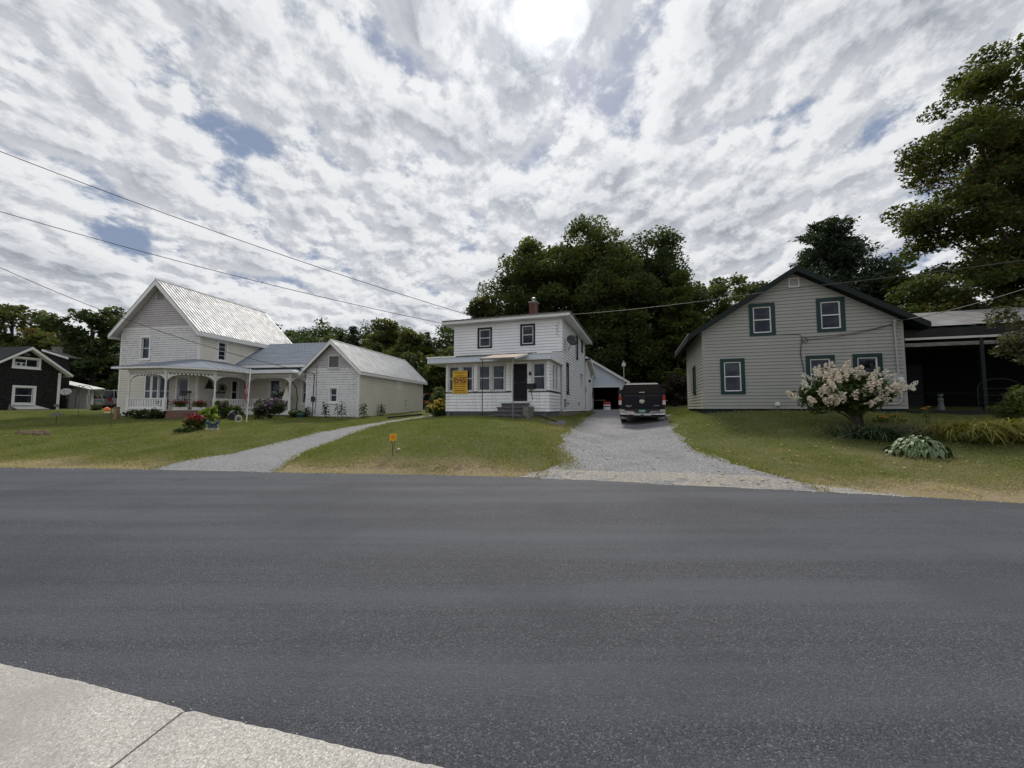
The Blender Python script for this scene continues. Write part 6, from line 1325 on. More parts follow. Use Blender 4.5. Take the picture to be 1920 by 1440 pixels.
def crown_points(lobes, nclump, rc, nleaf, flat=0.65, shell=0.5):
    L = np.array(lobes, float); vol = L[:, 3] * L[:, 4] * L[:, 5]; pick = RNG.choice(len(L), nclump, p=vol ** .8 / (vol ** .8).sum())
    d = RNG.normal(0, 1, (nclump, 3)); d /= np.linalg.norm(d, axis=1)[:, None]
    r = shell + (1 - shell) * RNG.uniform(0, 1, nclump) ** .8
    cc = L[pick, :3] + d * r[:, None] * L[pick, 3:6]
    rr_ = rc * RNG.uniform(.55, 1.35, nclump); per = np.maximum(6, (nleaf / nclump * (rr_ / rc) ** 2)).astype(int)
    idx = np.repeat(np.arange(nclump), per); m = len(idx)
    e = RNG.normal(0, 1, (m, 3)); e /= np.linalg.norm(e, axis=1)[:, None]; e *= (RNG.uniform(0, 1, m) ** .45)[:, None]
    P = cc[idx] + e * rr_[idx][:, None] * [1, 1, flat]
    tint = RNG.normal(0.45, 0.16, nclump)[idx] + RNG.normal(0, .17, m)
    return P, tint, cc
def limbs(mb, base, top, r0, targets, lean=0.0):
    b = Vector(base); t = Vector(top); ax_ = [b + (t - b) * f + Vector((math.sin(f * 5 + b.x) * .25 * f, math.cos(f * 4 + b.y) * .2 * f, 0)) for f in np.linspace(0, 1, 8)]
    mb.tube([b + Vector((0, 0, -.3))] + ax_, [r0 * 1.45] + [r0 * (1.12 - .95 * f) + .02 for f in np.linspace(0, 1, 8)], 10)
    for q in targets:
        q = Vector(q); f = min(.9, max(.18, (q.z - b.z) / max(.1, (t.z - b.z)) * .72)); s = b.lerp(t, f); k = int(f * 7); s = ax_[k].lerp(ax_[k + 1], f * 7 - k)
        mid = s.lerp(q, .5) + Vector((0, 0, -.08 * (q - s).length)); rr_ = r0 * (.42 - .25 * f)
        mb.tube([s, s.lerp(mid, .6), mid, q], [rr_, rr_ * .8, rr_ * .6, rr_ * .18], 6)
def tree(name, label, base, lobes, nclump, rc, nleaf, lsize, mat, trunk_r, group=None, cat='tree', top=None, flat=.65, shell=.5, up=.5, nlimb=14, asp=.55, bark='bark'):
    base = Vector(base); T = thing(name, label, cat, base, 0, group)
    L = [(x - base.x, y - base.y, z - base.z, a, b, c) for x, y, z, a, b, c in lobes]
    P, tint, cc = crown_points(L, nclump, rc, nleaf, flat, shell)
    P = P[P[:, 2] > .05]; tint = tint[:len(P)]
    link_mesh('crown', leaf_quads('crown', P, lsize, tint, up, asp), mat, T)
    zt = top - base.z if top else max(l[2] + l[5] * .6 for l in L); mb = MB(); far_ = cc[np.argsort(-np.linalg.norm(cc, axis=1))]
    limbs(mb, (0, 0, 0), (L[0][0] * .8, L[0][1] * .8, zt), trunk_r, [tuple(c) for c in cc[RNG.choice(len(cc), min(nlimb, len(cc)), replace=False)]]); mb.build('trunk', bark, T, True)
    return T
def X(px, Y): return (px - 960) / FPX * Y
def Zp(py, Y): return U(960, py, Y).z
def B(x, y): return (x, y, gz(x, y))
G1 = 'big broadleaf trees behind the white two-storey house'
Y = 44; x = X(1112, Y); z = Zp(415, Y)
tree('maple_tree', 'tallest dark maple rising behind the brick chimney house', B(x, Y), [(x, Y, z - 4.5, 4.6, 4, 4.5), (x, Y, z - 6.5, 7.2, 4, 4.2), (x - 2, Y - 1, z - 9, 4.8, 5, 5), (x + 2.2, Y - 1, z - 9.5, 4.8, 5, 5), (x + 1, Y - 2, z - 15, 6, 5, 5), (x - 1.5, Y, z - 18.5, 5.5, 4, 4)], 480, 1.4, 105000, .175, 'leaf_maple', .5, G1, shell=.35)
Y = 45; x = X(1222, Y); z = Zp(444, Y)
tree('maple_tree', 'broad dark maple on the right flank of the tall maple', B(x, Y), [(x, Y, z - 4, 3.6, 4, 4), (x + 1.8, Y, z - 8.5, 3.6, 4, 5), (x - 1.5, Y - 1, z - 9, 4, 4, 5), (x + .5, Y - 1.5, z - 15, 4.6, 4, 5.5)], 310, 1.4, 66000, .175, 'leaf_dark', .42, G1, shell=.35)
Y = 43; x = X(990, Y); z = Zp(450, Y)
tree('maple_tree', 'rounded maple on the left flank above the white porch house', B(x, Y), [(x + .6, Y, z - 3.5, 2.8, 3.5, 3.6), (x - 1.2, Y, z - 7.5, 3.6, 4, 4.2), (x + 1.5, Y, z - 9, 3.6, 4, 5), (x - 3.2, Y, z - 12, 2.6, 3, 3.6), (x, Y, z - 15.5, 5, 4, 4.5)], 320, 1.3, 62000, .17, 'leaf_maple', .42, G1, shell=.35)
Y = 40; x = X(905, Y); z = Zp(548, Y)
tree('maple_tree', 'low olive maple at the left end of the dark tree mass', B(x, Y), [(x, Y, z - 2.2, 1.5, 1.6, 2.2), (x + .9, Y, z - 4.5, 2.1, 2, 3.2), (x - .3, Y, z - 6.5, 2.2, 2, 3.5)], 90, .9, 13000, .19, 'leaf_turning', .2, G1, shell=.3)
Y = 39; x = X(1272, Y); z = Zp(514, Y)
tree('young_maple', 'yellow-green young tree between the maples and the grey house', B(x, Y), [(x, Y, z - 3, 1.6, 1.6, 3), (x, Y, z - 6.5, 2.3, 2.2, 3.5), (x + .2, Y, z - 10, 2.6, 2.4, 3.6)], 130, .85, 22000, .18, 'leaf_yellowgreen', .22, shell=.3)
for i, (px, py, Y, w_, m_, lab) in enumerate(((1352, 506, 46, 4.0, 'leaf_maple', 'round green tree just left of the grey gable roof'), (1425, 510, 52, 3.6, 'leaf_dark', 'small dark treetop showing over the grey gable slope'), (1668, 480, 34, 2.8, 'leaf_dark', 'dark broadleaf tree between the pine and the big maple'), (1730, 500, 30, 3.0, 'leaf_turning', 'olive tree low behind the metal roofed ell'))):
    x = X(px, Y); z = Zp(py, Y); tree('broadleaf_tree', lab, B(x, Y), [(x, Y, z - w_, w_ * .85, w_ * .8, w_), (x + .4, Y, z - 2.4 * w_, w_ * 1.05, w_, w_ * 1.4), (x - .3, Y, z - 3.9 * w_, w_, w_, w_ * 1.3)], 130, 1.05, 21000, .21, m_, .26, 'trees behind the grey house', shell=.35)
def conifer(name, label, base, h, r, mat='needle', seed=0, tiers=26, group=None, dens=90, ls=.12, bare=.08, irregular=0.3, tilt=0.18, power=0.8):
    rg = np.random.default_rng(seed); base = Vector(base); T = thing(name, label, 'tree', base, 0, group); C = []; mb = MB()
    mb.tube([(0, 0, -.2), (0, 0, h * .5), (0, 0, h * .98)], [r * .07 + .06, r * .045 + .04, .02], 8)
    for k in range(tiers):
        f = bare + (1 - bare) * (k + rg.uniform(0, .5)) / tiers; rad = r * (1 - f) ** power * rg.uniform(1 - irregular, 1 + irregular * .6) + .12; nb = int(rg.integers(4, 7)); a0 = rg.uniform(0, 6.28)
        for j in range(nb):
            a = a0 + j * 6.283 / nb + rg.uniform(-.3, .3); L = rad * rg.uniform(.7, 1.15); zz_ = f * h; rise = tilt * L
            e = np.array([math.cos(a) * L, math.sin(a) * L, rise]); n = max(8, int(dens * L / r)); u = rg.uniform(.12, 1, n) ** .8
            q = np.array([0, 0, zz_]) + e * u[:, None]; sp = (.10 + .22 * L * (1 - np.abs(u - .55)))[:, None]; C.append(q + rg.normal(0, 1, (n, 3)) * sp * [.8, .8, .35])
            if L > .7: mb.tube([(0, 0, zz_), tuple(np.array([0, 0, zz_]) + e * .9)], [.03 + .01 * L, .01], 4, False)
    C = np.concatenate(C); n = len(C); link_mesh('crown', leaf_quads('crown', C, ls, rg.normal(.45, .2, n), .4, .35), mat, T); mb.build('trunk', 'bark', T); return T
Y = 36; x = X(1568, Y); conifer('pine_tree', 'dark pine with ragged plumes rising behind the grey gable', B(x, Y), Zp(414, Y) - gz(x, Y), 5.4, seed=3, tiers=26, dens=560, ls=.20, bare=.3, irregular=.55, tilt=.36, power=.55)
# the big maple leaning in from the right
Y = 20; x = X(1905, Y); tb_ = B(x + 3.2, Y + 1)
tree('maple_tree', 'huge maple with bronze-tinged leaves filling the right edge', tb_, [(x + 1.0, Y, 19.2, 3.0, 3.2, 2.8), (x - 1.2, Y, 15.0, 3.3, 3.2, 2.4), (x - 3.4, Y - .4, 11.6, 2.3, 2.3, 1.5), (x + .2, Y, 11.2, 3.6, 3.4, 2.8), (x - 1.2, Y, 7.6, 3.8, 3.2, 2.2), (x + 3.5, Y, 9, 4.4, 4, 4), (x + 4.5, Y, 15, 4.5, 4, 4), (x - 2.6, Y + .6, 5.6, 2.6, 2.4, 1.6)], 400, .9, 125000, .105, 'leaf_turning', .45, top=15.5, shell=.3, flat=.5, nlimb=34)
Y = 11.2; x = X(1925, Y) + .1
tree('ornamental_tree', 'small pale-leaved tree leaning in at the right edge over the flower beds', B(x + 1.6, Y + .3), [(x + .6, Y, 4.15, 1.0, 1.0, .75), (x - .1, Y - .1, 3.75, .6, .7, .38), (x + .5, Y, 3.25, .85, .9, .4), (x + 1.6, Y, 4.2, 1.4, 1.2, 1.2)], 90, .30, 7500, .055, 'leaf_crab', .10, top=4.0, shell=.35, nlimb=22)
GL = 'trees behind the black house and farmhouse'
for i, (px, py, Y, w_, m_, lab) in enumerate(((18, 562, 46, 5.2, 'leaf_turning', 'olive broadleaf tree above the black house roof, leftmost in view'), (170, 566, 40, 4.2, 'leaf_dark', 'dark rounded tree between the black house and the farmhouse'), (88, 610, 44, 3.4, 'leaf_turning', 'lower olive tree over the black house chimney'), (-60, 600, 44, 4.5, 'leaf_dark', 'dark tree just cut off by the left edge'), (232, 640, 44, 3.2, 'leaf_dark', 'dark low tree touching the farmhouse gable'))):
    x = X(px, Y); z = Zp(py, Y); tree('broadleaf_tree', lab, B(x, Y), [(x, Y, z - w_ * .8, w_ * .75, w_ * .75, w_ * .8), (x + w_ * .35, Y, z - 1.8 * w_, w_ * .95, w_ * .8, w_ * .9), (x - w_ * .35, Y, z - 2.0 * w_, w_ * .9, w_ * .8, w_), (x, Y - .5, z - 2.9 * w_, w_ * 1.05, w_ * .9, w_ * .8)], 170, 1.0, 27000, .21, m_, .3, GL, shell=.35)
GB = 'treetops behind the farmhouse wing'
for i, (px, py, Y, r_, lab) in enumerate(((512, 606, 50, 3.0, 'dark spruce top just right of the steep metal roof'), (638, 622, 55, 1.6, 'thin spire spruce over the barn ridge peak'), (660, 610, 46, 2.6, 'dense dark spruce behind the barn roof'), (800, 622, 55, 2.6, 'slim spruce left of the white porch house'))):
    x = X(px, Y); conifer('spruce_tree', lab, B(x, Y), Zp(py, Y) - gz(x, Y), r_, seed=20 + i, group=GB, dens=150, ls=.22, irregular=.35, tilt=-.05)
for px, py, Y, w_, m_, lab in ((724, 588, 52, 3.0, 'leaf_aspen', 'pale aspen with airy crown behind the barn roof'), (535, 622, 50, 2.8, 'leaf_dark', 'dark round treetop beside the steep metal roof'), (578, 626, 48, 2.6, 'leaf_dark', 'dark round treetop left of the barn gable peak'), (838, 650, 48, 3.0, 'leaf_aspen', 'light green tree peeping past the left eave of the white house'), (790, 640, 54, 3.0, 'leaf_yellowgreen', 'yellow-green tree in the gap left of the white house'), (610, 632, 52, 3.0, 'leaf_maple', 'green tree low over the middle of the wing roof'), (768, 616, 50, 2.0, 'leaf_aspen', 'small aspen right of the taller pale one'), (700, 640, 47, 2.6, 'leaf_maple', 'green tree low behind the barn roof slope'), (822, 660, 44, 2.6, 'leaf_yellowgreen', 'green bushy tree beside the white house eave'), (765, 668, 42, 2.8, 'leaf_dark', 'dark low tree behind the end of the barn')):
    x = X(px, Y); z = Zp(py, Y); tree('broadleaf_tree', lab, B(x, Y), [(x, Y, z - w_ * .9, w_ * .75, w_ * .7, w_ * .9), (x - .5, Y, z - w_ * 2, w_, w_ * .9, w_ * 1.1), (x + .4, Y, z - w_ * 3.2, w_ * 1.05, w_, w_ * 1.2)], 120, .85, 17000, .18, m_, .18, GB, shell=.3)
# the wood beyond, read as one dark mass
def woodland():
    P = []
    for (x0, x1, Y0, Y1, zt, n) in ((-95, -40, 52, 62, 11, 26000), (-42, -3, 54, 64, 13.5, 40000), (-6, 34, 50, 58, 15, 40000), (28, 80, 44, 58, 12, 26000), (6, 22, 41, 44, 6.5, 9000), (-9, -1, 46, 48, 5, 4500)):
        n = int(n * 1.7); nc = n // 55; cx_ = RNG.uniform(x0, x1, nc); crest = zt * (.66 + .30 * np.abs(np.sin(cx_ * .42 + .8 * np.sin(cx_ * .17)))); c = np.c_[cx_, RNG.uniform(Y0, Y1, nc), 1.2 + RNG.uniform(0, 1, nc) ** .62 * crest]
        idx = RNG.integers(0, nc, n); e = RNG.normal(0, 1, (n, 3)); e /= np.linalg.norm(e, axis=1)[:, None]; e *= 1.15 * (RNG.uniform(0, 1, n) ** .5)[:, None]; P.append(c[idx] + e * [1.25, 1, .8])
    P = np.concatenate(P); n = len(P); tag(link_mesh('woodland', leaf_quads('woodland', P, .23, RNG.normal(.35, .2, n)), 'leaf_dark'), 'dark wood closing the view behind the gardens', 'woodland', kind='stuff')
woodland()

# ------------------------------------------------------------------ shrubs and garden plants
def shrub(name, label, base, lobes, nclump, rc, nleaf, ls, mat, cat='shrub', flowers=None, group=None, stems=7):
    base = Vector(base); T = thing(name, label, cat, base, 0, group); P, tint, cc = crown_points(lobes, nclump, rc, nleaf, .8, .3); k = P[:, 2] > .01
    link_mesh('foliage', leaf_quads('foliage', P[k], ls, tint[k], .4), mat, T); mb = MB()
    for q in cc[:stems]: mb.tube([(random.uniform(-.05, .05), random.uniform(-.05, .05), -.05), (q[0] * .5, q[1] * .5, q[2] * .55), tuple(q)], [.018, .012, .005], 5)
    mb.build('stem', 'bark', T)
    if flowers:
        fm, nf, fs = flowers; L = np.array(lobes, float); pick = RNG.integers(0, len(L), nf); d = RNG.normal(0, 1, (nf, 3)); d[:, 2] = np.abs(d[:, 2]); d[:, 1] -= .35; d /= np.linalg.norm(d, axis=1)[:, None]
        C = L[pick, :3] + d * L[pick, 3:6] * RNG.uniform(.92, 1.08, (nf, 1)); C = np.repeat(C, 6, 0) + RNG.normal(0, fs * .6, (nf * 6, 3))
        link_mesh('blossom', leaf_quads('blossom', C, fs, RNG.uniform(0, 1, len(C)), .6, .8), fm, T)
    return T
# hydrangea tree: trunks, leaf canopy, one child for each flower head
p = spot(1612, 12.7); T = thing('hydrangea', 'hydrangea tree with cream-pink flower heads before the grey house', 'hydrangea', p); ZB[T.name] = 0
lob = [(-.75, 0, 1.15, 1.0, .8, .45), (.05, 0, 1.2, .9, .8, .5), (-.7, .1, 1.5, .55, .5, .38), (.25, 0, .95, .6, .6, .42), (-1.35, 0, .98, .6, .5, .40), (-.45, -.1, .82, .95, .6, .34)]
P, tint, cc = crown_points(lob, 150, .24, 12500, .8, .3); link_mesh('foliage', leaf_quads('foliage', P, .058, tint, .5), 'leaf_garden', T)
mb = MB()
for q in cc[:16]: mb.tube([(random.uniform(-.1, .1), 0, -.05), (q[0] * .25 + random.uniform(-.05, .05), q[1] * .2, .35), (q[0] * .6, q[1] * .6, .72), tuple(q)], [.035, .028, .02, .007], 6)
mb.build('trunk', 'bark', T, True)
heads = []
for v_ in range(4):
    n = 56; hh = RNG.uniform(0, 1, n); r_ = .085 * (1 - hh * .8) * RNG.uniform(.75, 1.1, n); a = RNG.uniform(0, 6.28, n); C = np.c_[np.cos(a) * r_, np.sin(a) * r_, hh * .20]
    heads.append(leaf_quads('flower_head', C, .026, RNG.uniform(0, 1, n), .2, .9))
L = np.array(lob); k = 0
while k < 84:
    l = L[RNG.integers(0, len(L))]; d = RNG.normal(0, 1, 3); d[2] = abs(d[2]) * 1.2 - .4; d[1] -= .5; d /= np.linalg.norm(d); q = l[:3] + d * l[3:6] * 1.06
    if any(np.all(((q - m_[:3]) / m_[3:6]) ** 2 < .0) or (((q - m_[:3]) / m_[3:6]) ** 2).sum() < .8 for m_ in L): continue
    o = link_mesh('flower_head', heads[k % 4], 'petal_cream' if k % 4 else 'petal_white', T); o.location = q; s = random.uniform(1.0, 1.55); o.scale = (s, s, s * 1.15); ax_ = Vector((d[0], d[1], d[2] + .9)).normalized(); o.rotation_euler = ax_.to_track_quat('Z', 'Y').to_euler(); k += 1
# hosta with separate leaves
p = spot(1716, 9.75); T = thing('hosta', 'big variegated hosta mound beside the drooping grass', 'hosta', p)
def hosta_leaf(L, wd, droop):
    n, m = 7, 4; V = []; Fc = []; rim = []
    for i in range(n + 1):
        f = i / n; hw = wd * (math.sin(math.pi * min(1, f * 1.02) ** .75) * .98 + .02) * (1 - .1 * f); x = L * f
        for j in range(-m // 2, m // 2 + 1): g = j / (m / 2); V.append((x * (1 - .12 * f), g * hw, .05 * abs(g) * hw * 6 * (1 - f) + .45 * L * f - droop * L * f * f)); rim.append(abs(g) * .75 + .25 * f)
    w_ = m + 1
    for i in range(n):
        for j in range(m): a = i * w_ + j; Fc.append((a, a + 1, a + w_ + 1, a + w_))
    me = bpy.data.meshes.new('leaf'); me.from_pydata(V, [], Fc); at = me.attributes.new('rim', 'FLOAT', 'POINT'); at.data.foreach_set('value', rim); me.polygons.foreach_set('use_smooth', [True] * len(me.polygons)); me.update(); me.materials.append(M['hosta_leaf']); return me
hm = [hosta_leaf(.24, .062, .9), hosta_leaf(.20, .055, 1.15), hosta_leaf(.26, .068, 1.05), hosta_leaf(.16, .05, .7)]
for k in range(290):
    a = k * 2.39996; f = math.sqrt((k + .5) / 290); o = link_mesh('leaf', hm[k % 4], None, T); r_ = f * .60; o.location = (math.cos(a) * r_ * 1.05, math.sin(a) * r_ * .85, .36 * (1 - f ** 2.2) + .08 + random.uniform(-.03, .03)); o.rotation_euler = (random.uniform(-.45, .45), .15 + f * .45 - .6 * (1 - f) + random.uniform(-.4, .3), a + random.uniform(-.6, .6)); s = random.uniform(.65, 1.05); o.scale = (s, s, s)
T.scale = (.9, .9, .95)
def arching(name, label, base, n, L, spread, mat, wd=.012, cat='ornamental grass', droop=1.0, group=None):
    base = Vector(base); V = []; r = []
    for i in range(n):
        a = random.uniform(0, 6.283); l = L * random.uniform(.6, 1.15); el = random.uniform(.75, 1.45); b0 = Vector((random.gauss(0, spread * .25), random.gauss(0, spread * .25), 0)); d = Vector((math.cos(a), math.sin(a), 0)); sd = Vector((-d.y, d.x, 0)) * wd; rr_ = random.random(); pts = []
        for k in range(6): f = k / 5; pts.append(b0 + d * (l * math.cos(el) * f + l * .55 * f * f * droop * .8) + Vector((0, 0, max(.01, l * math.sin(el) * f - droop * l * .72 * f ** 2.3))))
        for k in range(5): w0, w1 = 1 - .85 * (k / 5) ** 2, 1 - .85 * ((k + 1) / 5) ** 2; V += [pts[k] - sd * w0, pts[k] + sd * w0, pts[k + 1] + sd * w1, pts[k + 1] - sd * w1]; r.append(rr_)
    o = link_mesh(name, np_mesh(name, np.array([tuple(v) for v in V]), len(r), 4, {'rnd': np.array(r)}), mat); o.location = base; tag(o, label, cat, group); return o
arching('ornamental_grass', 'bright drooping grass clump right of the hosta', spot(1812, 10.6), 620, 1.45, 1.3, 'blade_bright')
arching('ornamental_grass', 'bright drooping grass clump cut by the right edge', spot(1898, 10.3), 620, 1.55, 1.3, 'blade_bright')
arching('ornamental_grass', 'dark green grass clump at the foot of the hydrangea', spot(1640, 11.3), 520, 1.1, 1.5, 'blade_dark')
p = spot(1925, 11.6); shrub('shrub', 'olive shrub behind the drooping grass at the right edge', p, [(0, 0, .55, .75, .7, .5), (-.35, 0, .8, .4, .5, .35), (.3, 0, .9, .6, .5, .4)], 60, .22, 3800, .045, 'leaf_yellowgreen')
for px, Y, n, lab in ((1668, 13.0, 14, 'row of orange coneflowers beside the grey house foundation'), (1734, 12.6, 4, 'lone stem of orange flowers before the dark porch')):
    p = spot(px, Y); T = thing('coneflowers', lab, 'flowers', p); mb = MB(); st_ = MB(); lf = []
    for i in range(n):
        x, y, h = (random.uniform(-.38, .38), random.uniform(-.25, .25), random.uniform(.16, .30)) if n > 5 else (random.uniform(-.12, .12), random.uniform(-.05, .05), random.uniform(.4, .62)); st_.tube([(x * .8, y, 0), (x, y, h)], .006, 5)
        for q in range(9): a = q * .698; mb.add([(x, y, h + .01), (x + math.cos(a - .25) * .035, y + math.sin(a - .25) * .035, h), (x + math.cos(a) * .07, y + math.sin(a) * .07, h - .022), (x + math.cos(a + .25) * .035, y + math.sin(a + .25) * .035, h)], [(0, 1, 2, 3)])
        for q in range(7): lf.append((x + random.gauss(0, .05), y + random.gauss(0, .05), random.uniform(.03, h * .8)))
    mb.build('petal', 'petal_orange', T); st_.build('stem', 'leaf_garden', T); link_mesh('foliage', leaf_quads('foliage', np.array(lf), .045, RNG.uniform(0, 1, len(lf))), 'leaf_garden', T)
mb = MB(); n = 26; c = spot(1715, 11.8); q = [(c.x + math.cos(2 * math.pi * k / n) * 1.5 * random.uniform(.85, 1.1), c.y + math.sin(2 * math.pi * k / n) * .65 * random.uniform(.85, 1.1)) for k in range(n)]
o = drape('flower_bed', q, 'soil', .03, .3, .05, 9); o['label'] = 'bare earth flower bed behind the hosta'
# left garden
shrub('aster_bush', 'purple-flowering bush in front of the wing porch', spot(507, 22.3), [(0, 0, .6, .85, .6, .55), (.35, 0, .75, .5, .5, .4), (-.4, 0, .5, .5, .5, .45)], 60, .24, 5200, .055, 'leaf_dark', flowers=('petal_purple', 110, .045))
shrub('red_flower_bush', 'round bush with red flowers left of the blue butterfly', spot(367, 16.9), [(0, 0, .34, .36, .34, .34), (.1, 0, .48, .26, .26, .2)], 40, .14, 2600, .045, 'leaf_garden', flowers=('petal_red', 60, .05))
shrub('big_leaf_plant', 'lime plant with large pointed leaves by the porch steps', spot(392, 20.8), [(0, 0, .42, .45, .35, .35)], 22, .15, 240, .16, 'leaf_lime', cat='plant')
shrub('porch_shrub', 'dark low shrub under the farmhouse porch railing', spot(275, 22.2), [(-.5, 0, .3, .6, .3, .32), (.5, 0, .28, .5, .3, .3)], 40, .16, 2400, .055, 'leaf_dark')
shrub('porch_shrub', 'pink-tinged shrub between the steps and the railing', spot(418, 22.6), [(0, 0, .55, .6, .4, .5)], 36, .18, 2400, .06, 'leaf_garden', flowers=('petal_purple', 18, .04))
shrub('porch_shrub', 'thin green shrub beneath the short porch railing', spot(443, 22.8), [(0, 0, .35, .4, .3, .35)], 24, .14, 1200, .055, 'leaf_garden')
shrub('porch_shrub', 'low green shrub right of the purple bush', spot(558, 23.2), [(0, 0, .18, .55, .3, .22)], 24, .14, 1300, .055, 'leaf_garden')
shrub('lawn_shrub', 'small dark shrub on the lawn before the parked cars', spot(181, 29), [(0, 0, .22, .35, .3, .25)], 16, .14, 700, .06, 'leaf_dark')
shrub('yellow_flower_bush', 'yellow-flowering bush at the corner of the white porch', spot(818, 22), [(0, 0, .4, .55, .5, .4), (.2, .2, .7, .4, .4, .35)], 40, .18, 3000, .05, 'leaf_yellowgreen', flowers=('petal_yellow', 90, .05))
shrub('side_shrub', 'pale green leafy shrub beside the white porch wall', spot(833, 24.5), [(0, 0, 1.0, .9, .8, .8), (-.3, 0, .6, .9, .8, .6)], 60, .3, 4200, .08, 'leaf_garden')
shrub('copper_shrub', 'coppery rounded shrub on the lawn beyond the pickup', spot(1268, 33), [(0, 0, 1.3, 1.7, 1.4, 1.2), (.3, 0, 1.9, 1.3, 1.1, .8)], 80, .45, 6500, .10, 'leaf_purple')
shrub('weeds_by_mound', 'tuft of dark weeds beside the red-flowered bush', spot(352, 16.5), [(0, 0, .08, .45, .2, .1)], 18, .1, 500, .05, 'leaf_garden', cat='weeds')
def stalk_plant(label, p, h, seed):
    rg = random.Random(seed); T = thing('sunflower_plant', label, 'plant', p, 0, 'stalk plants along the barn wall'); mb = MB()
    for s in range(3):
        x, y, hh = rg.uniform(-.18, .18), rg.uniform(-.08, .08), h * rg.uniform(.75, 1.05); mb.tube([(x * .6, y, 0), (x, y, hh * .6), (x + rg.uniform(-.08, .08), y - .05, hh)], .014, 6)
        for k in range(10):
            f = .25 + .75 * k / 10; a = k * 2.4 + rg.uniform(0, 1); L = .26 * (1.1 - .4 * f); lf = MB(); dx, dy = math.cos(a) * L, math.sin(a) * L; sx, sy = -math.sin(a) * L * .33, math.cos(a) * L * .33; z = hh * f
            lf.add([(x, y, z), (x + dx * .5 + sx, y + dy * .5 + sy, z + .03), (x + dx, y + dy, z - .10), (x + dx * .5 - sx, y + dy * .5 - sy, z + .03), (x + dx * .5, y + dy * .5, z + .0)], [(0, 1, 4), (1, 2, 4), (2, 3, 4), (3, 0, 4)]); lf.build('leaf', 'leaf_garden', T)
    mb.build('stem', 'leaf_garden', T)
stalk_plant('tall leafy stalk plant left of the small barn window', spot(612, 22.2), 1.0, 1); stalk_plant('tall leafy stalk plant under the small barn window', spot(637, 22.1), 1.0, 2); stalk_plant('leafy stalk plant just round the barn corner', spot(681, 22.4), .95, 3); stalk_plant('thin stalk plant at the base of the porch end', spot(580, 22.6), .7, 4); stalk_plant('spindly stalk midway along the cream barn wall', spot(717, 25.2), .75, 5)

# ------------------------------------------------------------------ signs, ornaments and furniture
p = spot(738, 10.9); T = thing('yard_sign', 'small orange-yellow yard sign on the middle lawn', 'sign', p, R(2)); T.scale = (1.25, 1.25, 1.0)
mb = MB(); mb.prism([(-.075, -.004, .42), (.07, -.004, .425), (.078, -.004, .62), (-.07, -.004, .61)], (0, .008, 0)); mb.build('panel', 'sign_orange', T); mb = MB(); mb.tube([(-.01, .01, -.05), (-.012, .01, .3), (-.04, .006, .44)], .008, 6); mb.tube([(.0, .01, .18), (.035, .01, .3), (.04, .006, .44)], .007, 6); mb.build('stake', 'black_metal', T)
mb = MB()
for k, (a, b) in enumerate(((-.04, .045), (-.035, .05), (-.045, .04), (-.03, .045))): mb.box((a, -.0075, .465 + k * .035), (b, -.0045, .48 + k * .035))
mb.build('print', 'ink_orange', T)
p = spot(749, 11.3); o = MB().lathe([(.03, 0), (.05, .02), (.03, .05)], 8).build('pale_stone', 'petal_white'); o.location = (p.x, p.y, p.z + .03); tag(o, 'pale scrap lying beside the small yard sign', 'stone')
# butterfly welcome sign
def butterfly(name, label, p, rz, s, m1, m2, stake=True, cat='ornament'):
    T = thing(name, label, cat, p, rz); z0 = .34 * s if stake else 0
    up_ = [(.02, .05), (.10, .22), (.28, .36), (.46, .40), (.47, .30), (.40, .14), (.28, .04), (.05, 0)]; dn = [(.03, .0), (.28, .02), (.36, -.06), (.34, -.17), (.24, -.24), (.14, -.22), (.06, -.12)]
    for sgn in (-1, 1):
        for poly, nm in ((up_, 'upper_wing'), (dn, 'lower_wing')):
            cx = sum(a for a, b in poly) / len(poly); cz = sum(b for a, b in poly) / len(poly); mb = MB(); P = [(sgn * a * s, -.01 * s, z0 + b * s) for a, b in poly]; mb.prism(P if sgn > 0 else P[::-1], (0, .01 * s, 0)); wg = mb.build(nm, m2, T)
            for cell in range(3):
                f0 = .58; dx, dz = ((.30, .22), (-.18, .05), (.18, -.28))[cell] if nm[0] == 'u' else ((.3, .1), (-.25, .3), (-.05, -.35))[cell]; w_, h_ = (.13, .13) if nm[0] == 'u' else (.11, .09)
                q = [(cx + dx * .4 + w_ * .5 * math.cos(t_) * f0, cz + dz * .4 + h_ * .75 * math.sin(t_) * f0 + .3 * w_ * math.cos(t_) * f0) for t_ in np.linspace(0, 2 * math.pi, 9)[:-1]]
                mb = MB(); mb.prism([(sgn * a * s, -.0105 * s - .002, z0 + b * s) for a, b in q], (0, -.003, 0)); mb.build('wing_cell', m1, wg)
            if nm[0] == 'u':
                mb = MB()
                for tx, tz in ((.40, .345), (.34, .33), (.28, .30)): mb.box((min(sgn * (tx - .02) * s, sgn * (tx + .02) * s), -.0105 * s - .005, z0 + (tz - .012) * s), (max(sgn * (tx - .02) * s, sgn * (tx + .02) * s), -.0105 * s - .001, z0 + (tz + .012) * s))
                mb.build('wing_spot', 'flag_white', wg)
    mb = MB(); mb.lathe([(.008 * s, -.20 * s), (.028 * s, -.1 * s), (.03 * s, .05 * s), (.02 * s, .12 * s), (.012 * s, .15 * s)], 8, (0, -.015 * s, z0)); mb.build('body', m2, T)
    if stake: mb = MB(); mb.tube([(-.1, .01, -.1), (-.1, .01, z0)], .008, 6); mb.tube([(.1, .01, -.1), (.1, .01, z0)], .008, 6); mb.build('stake', 'black_metal', T)
    return T
T = butterfly('butterfly_sign', 'blue butterfly garden sign with welcome lettering on the lawn', spot(400, 16.7), 0, .66, 'butterfly_blue', 'black_paint', cat='sign')
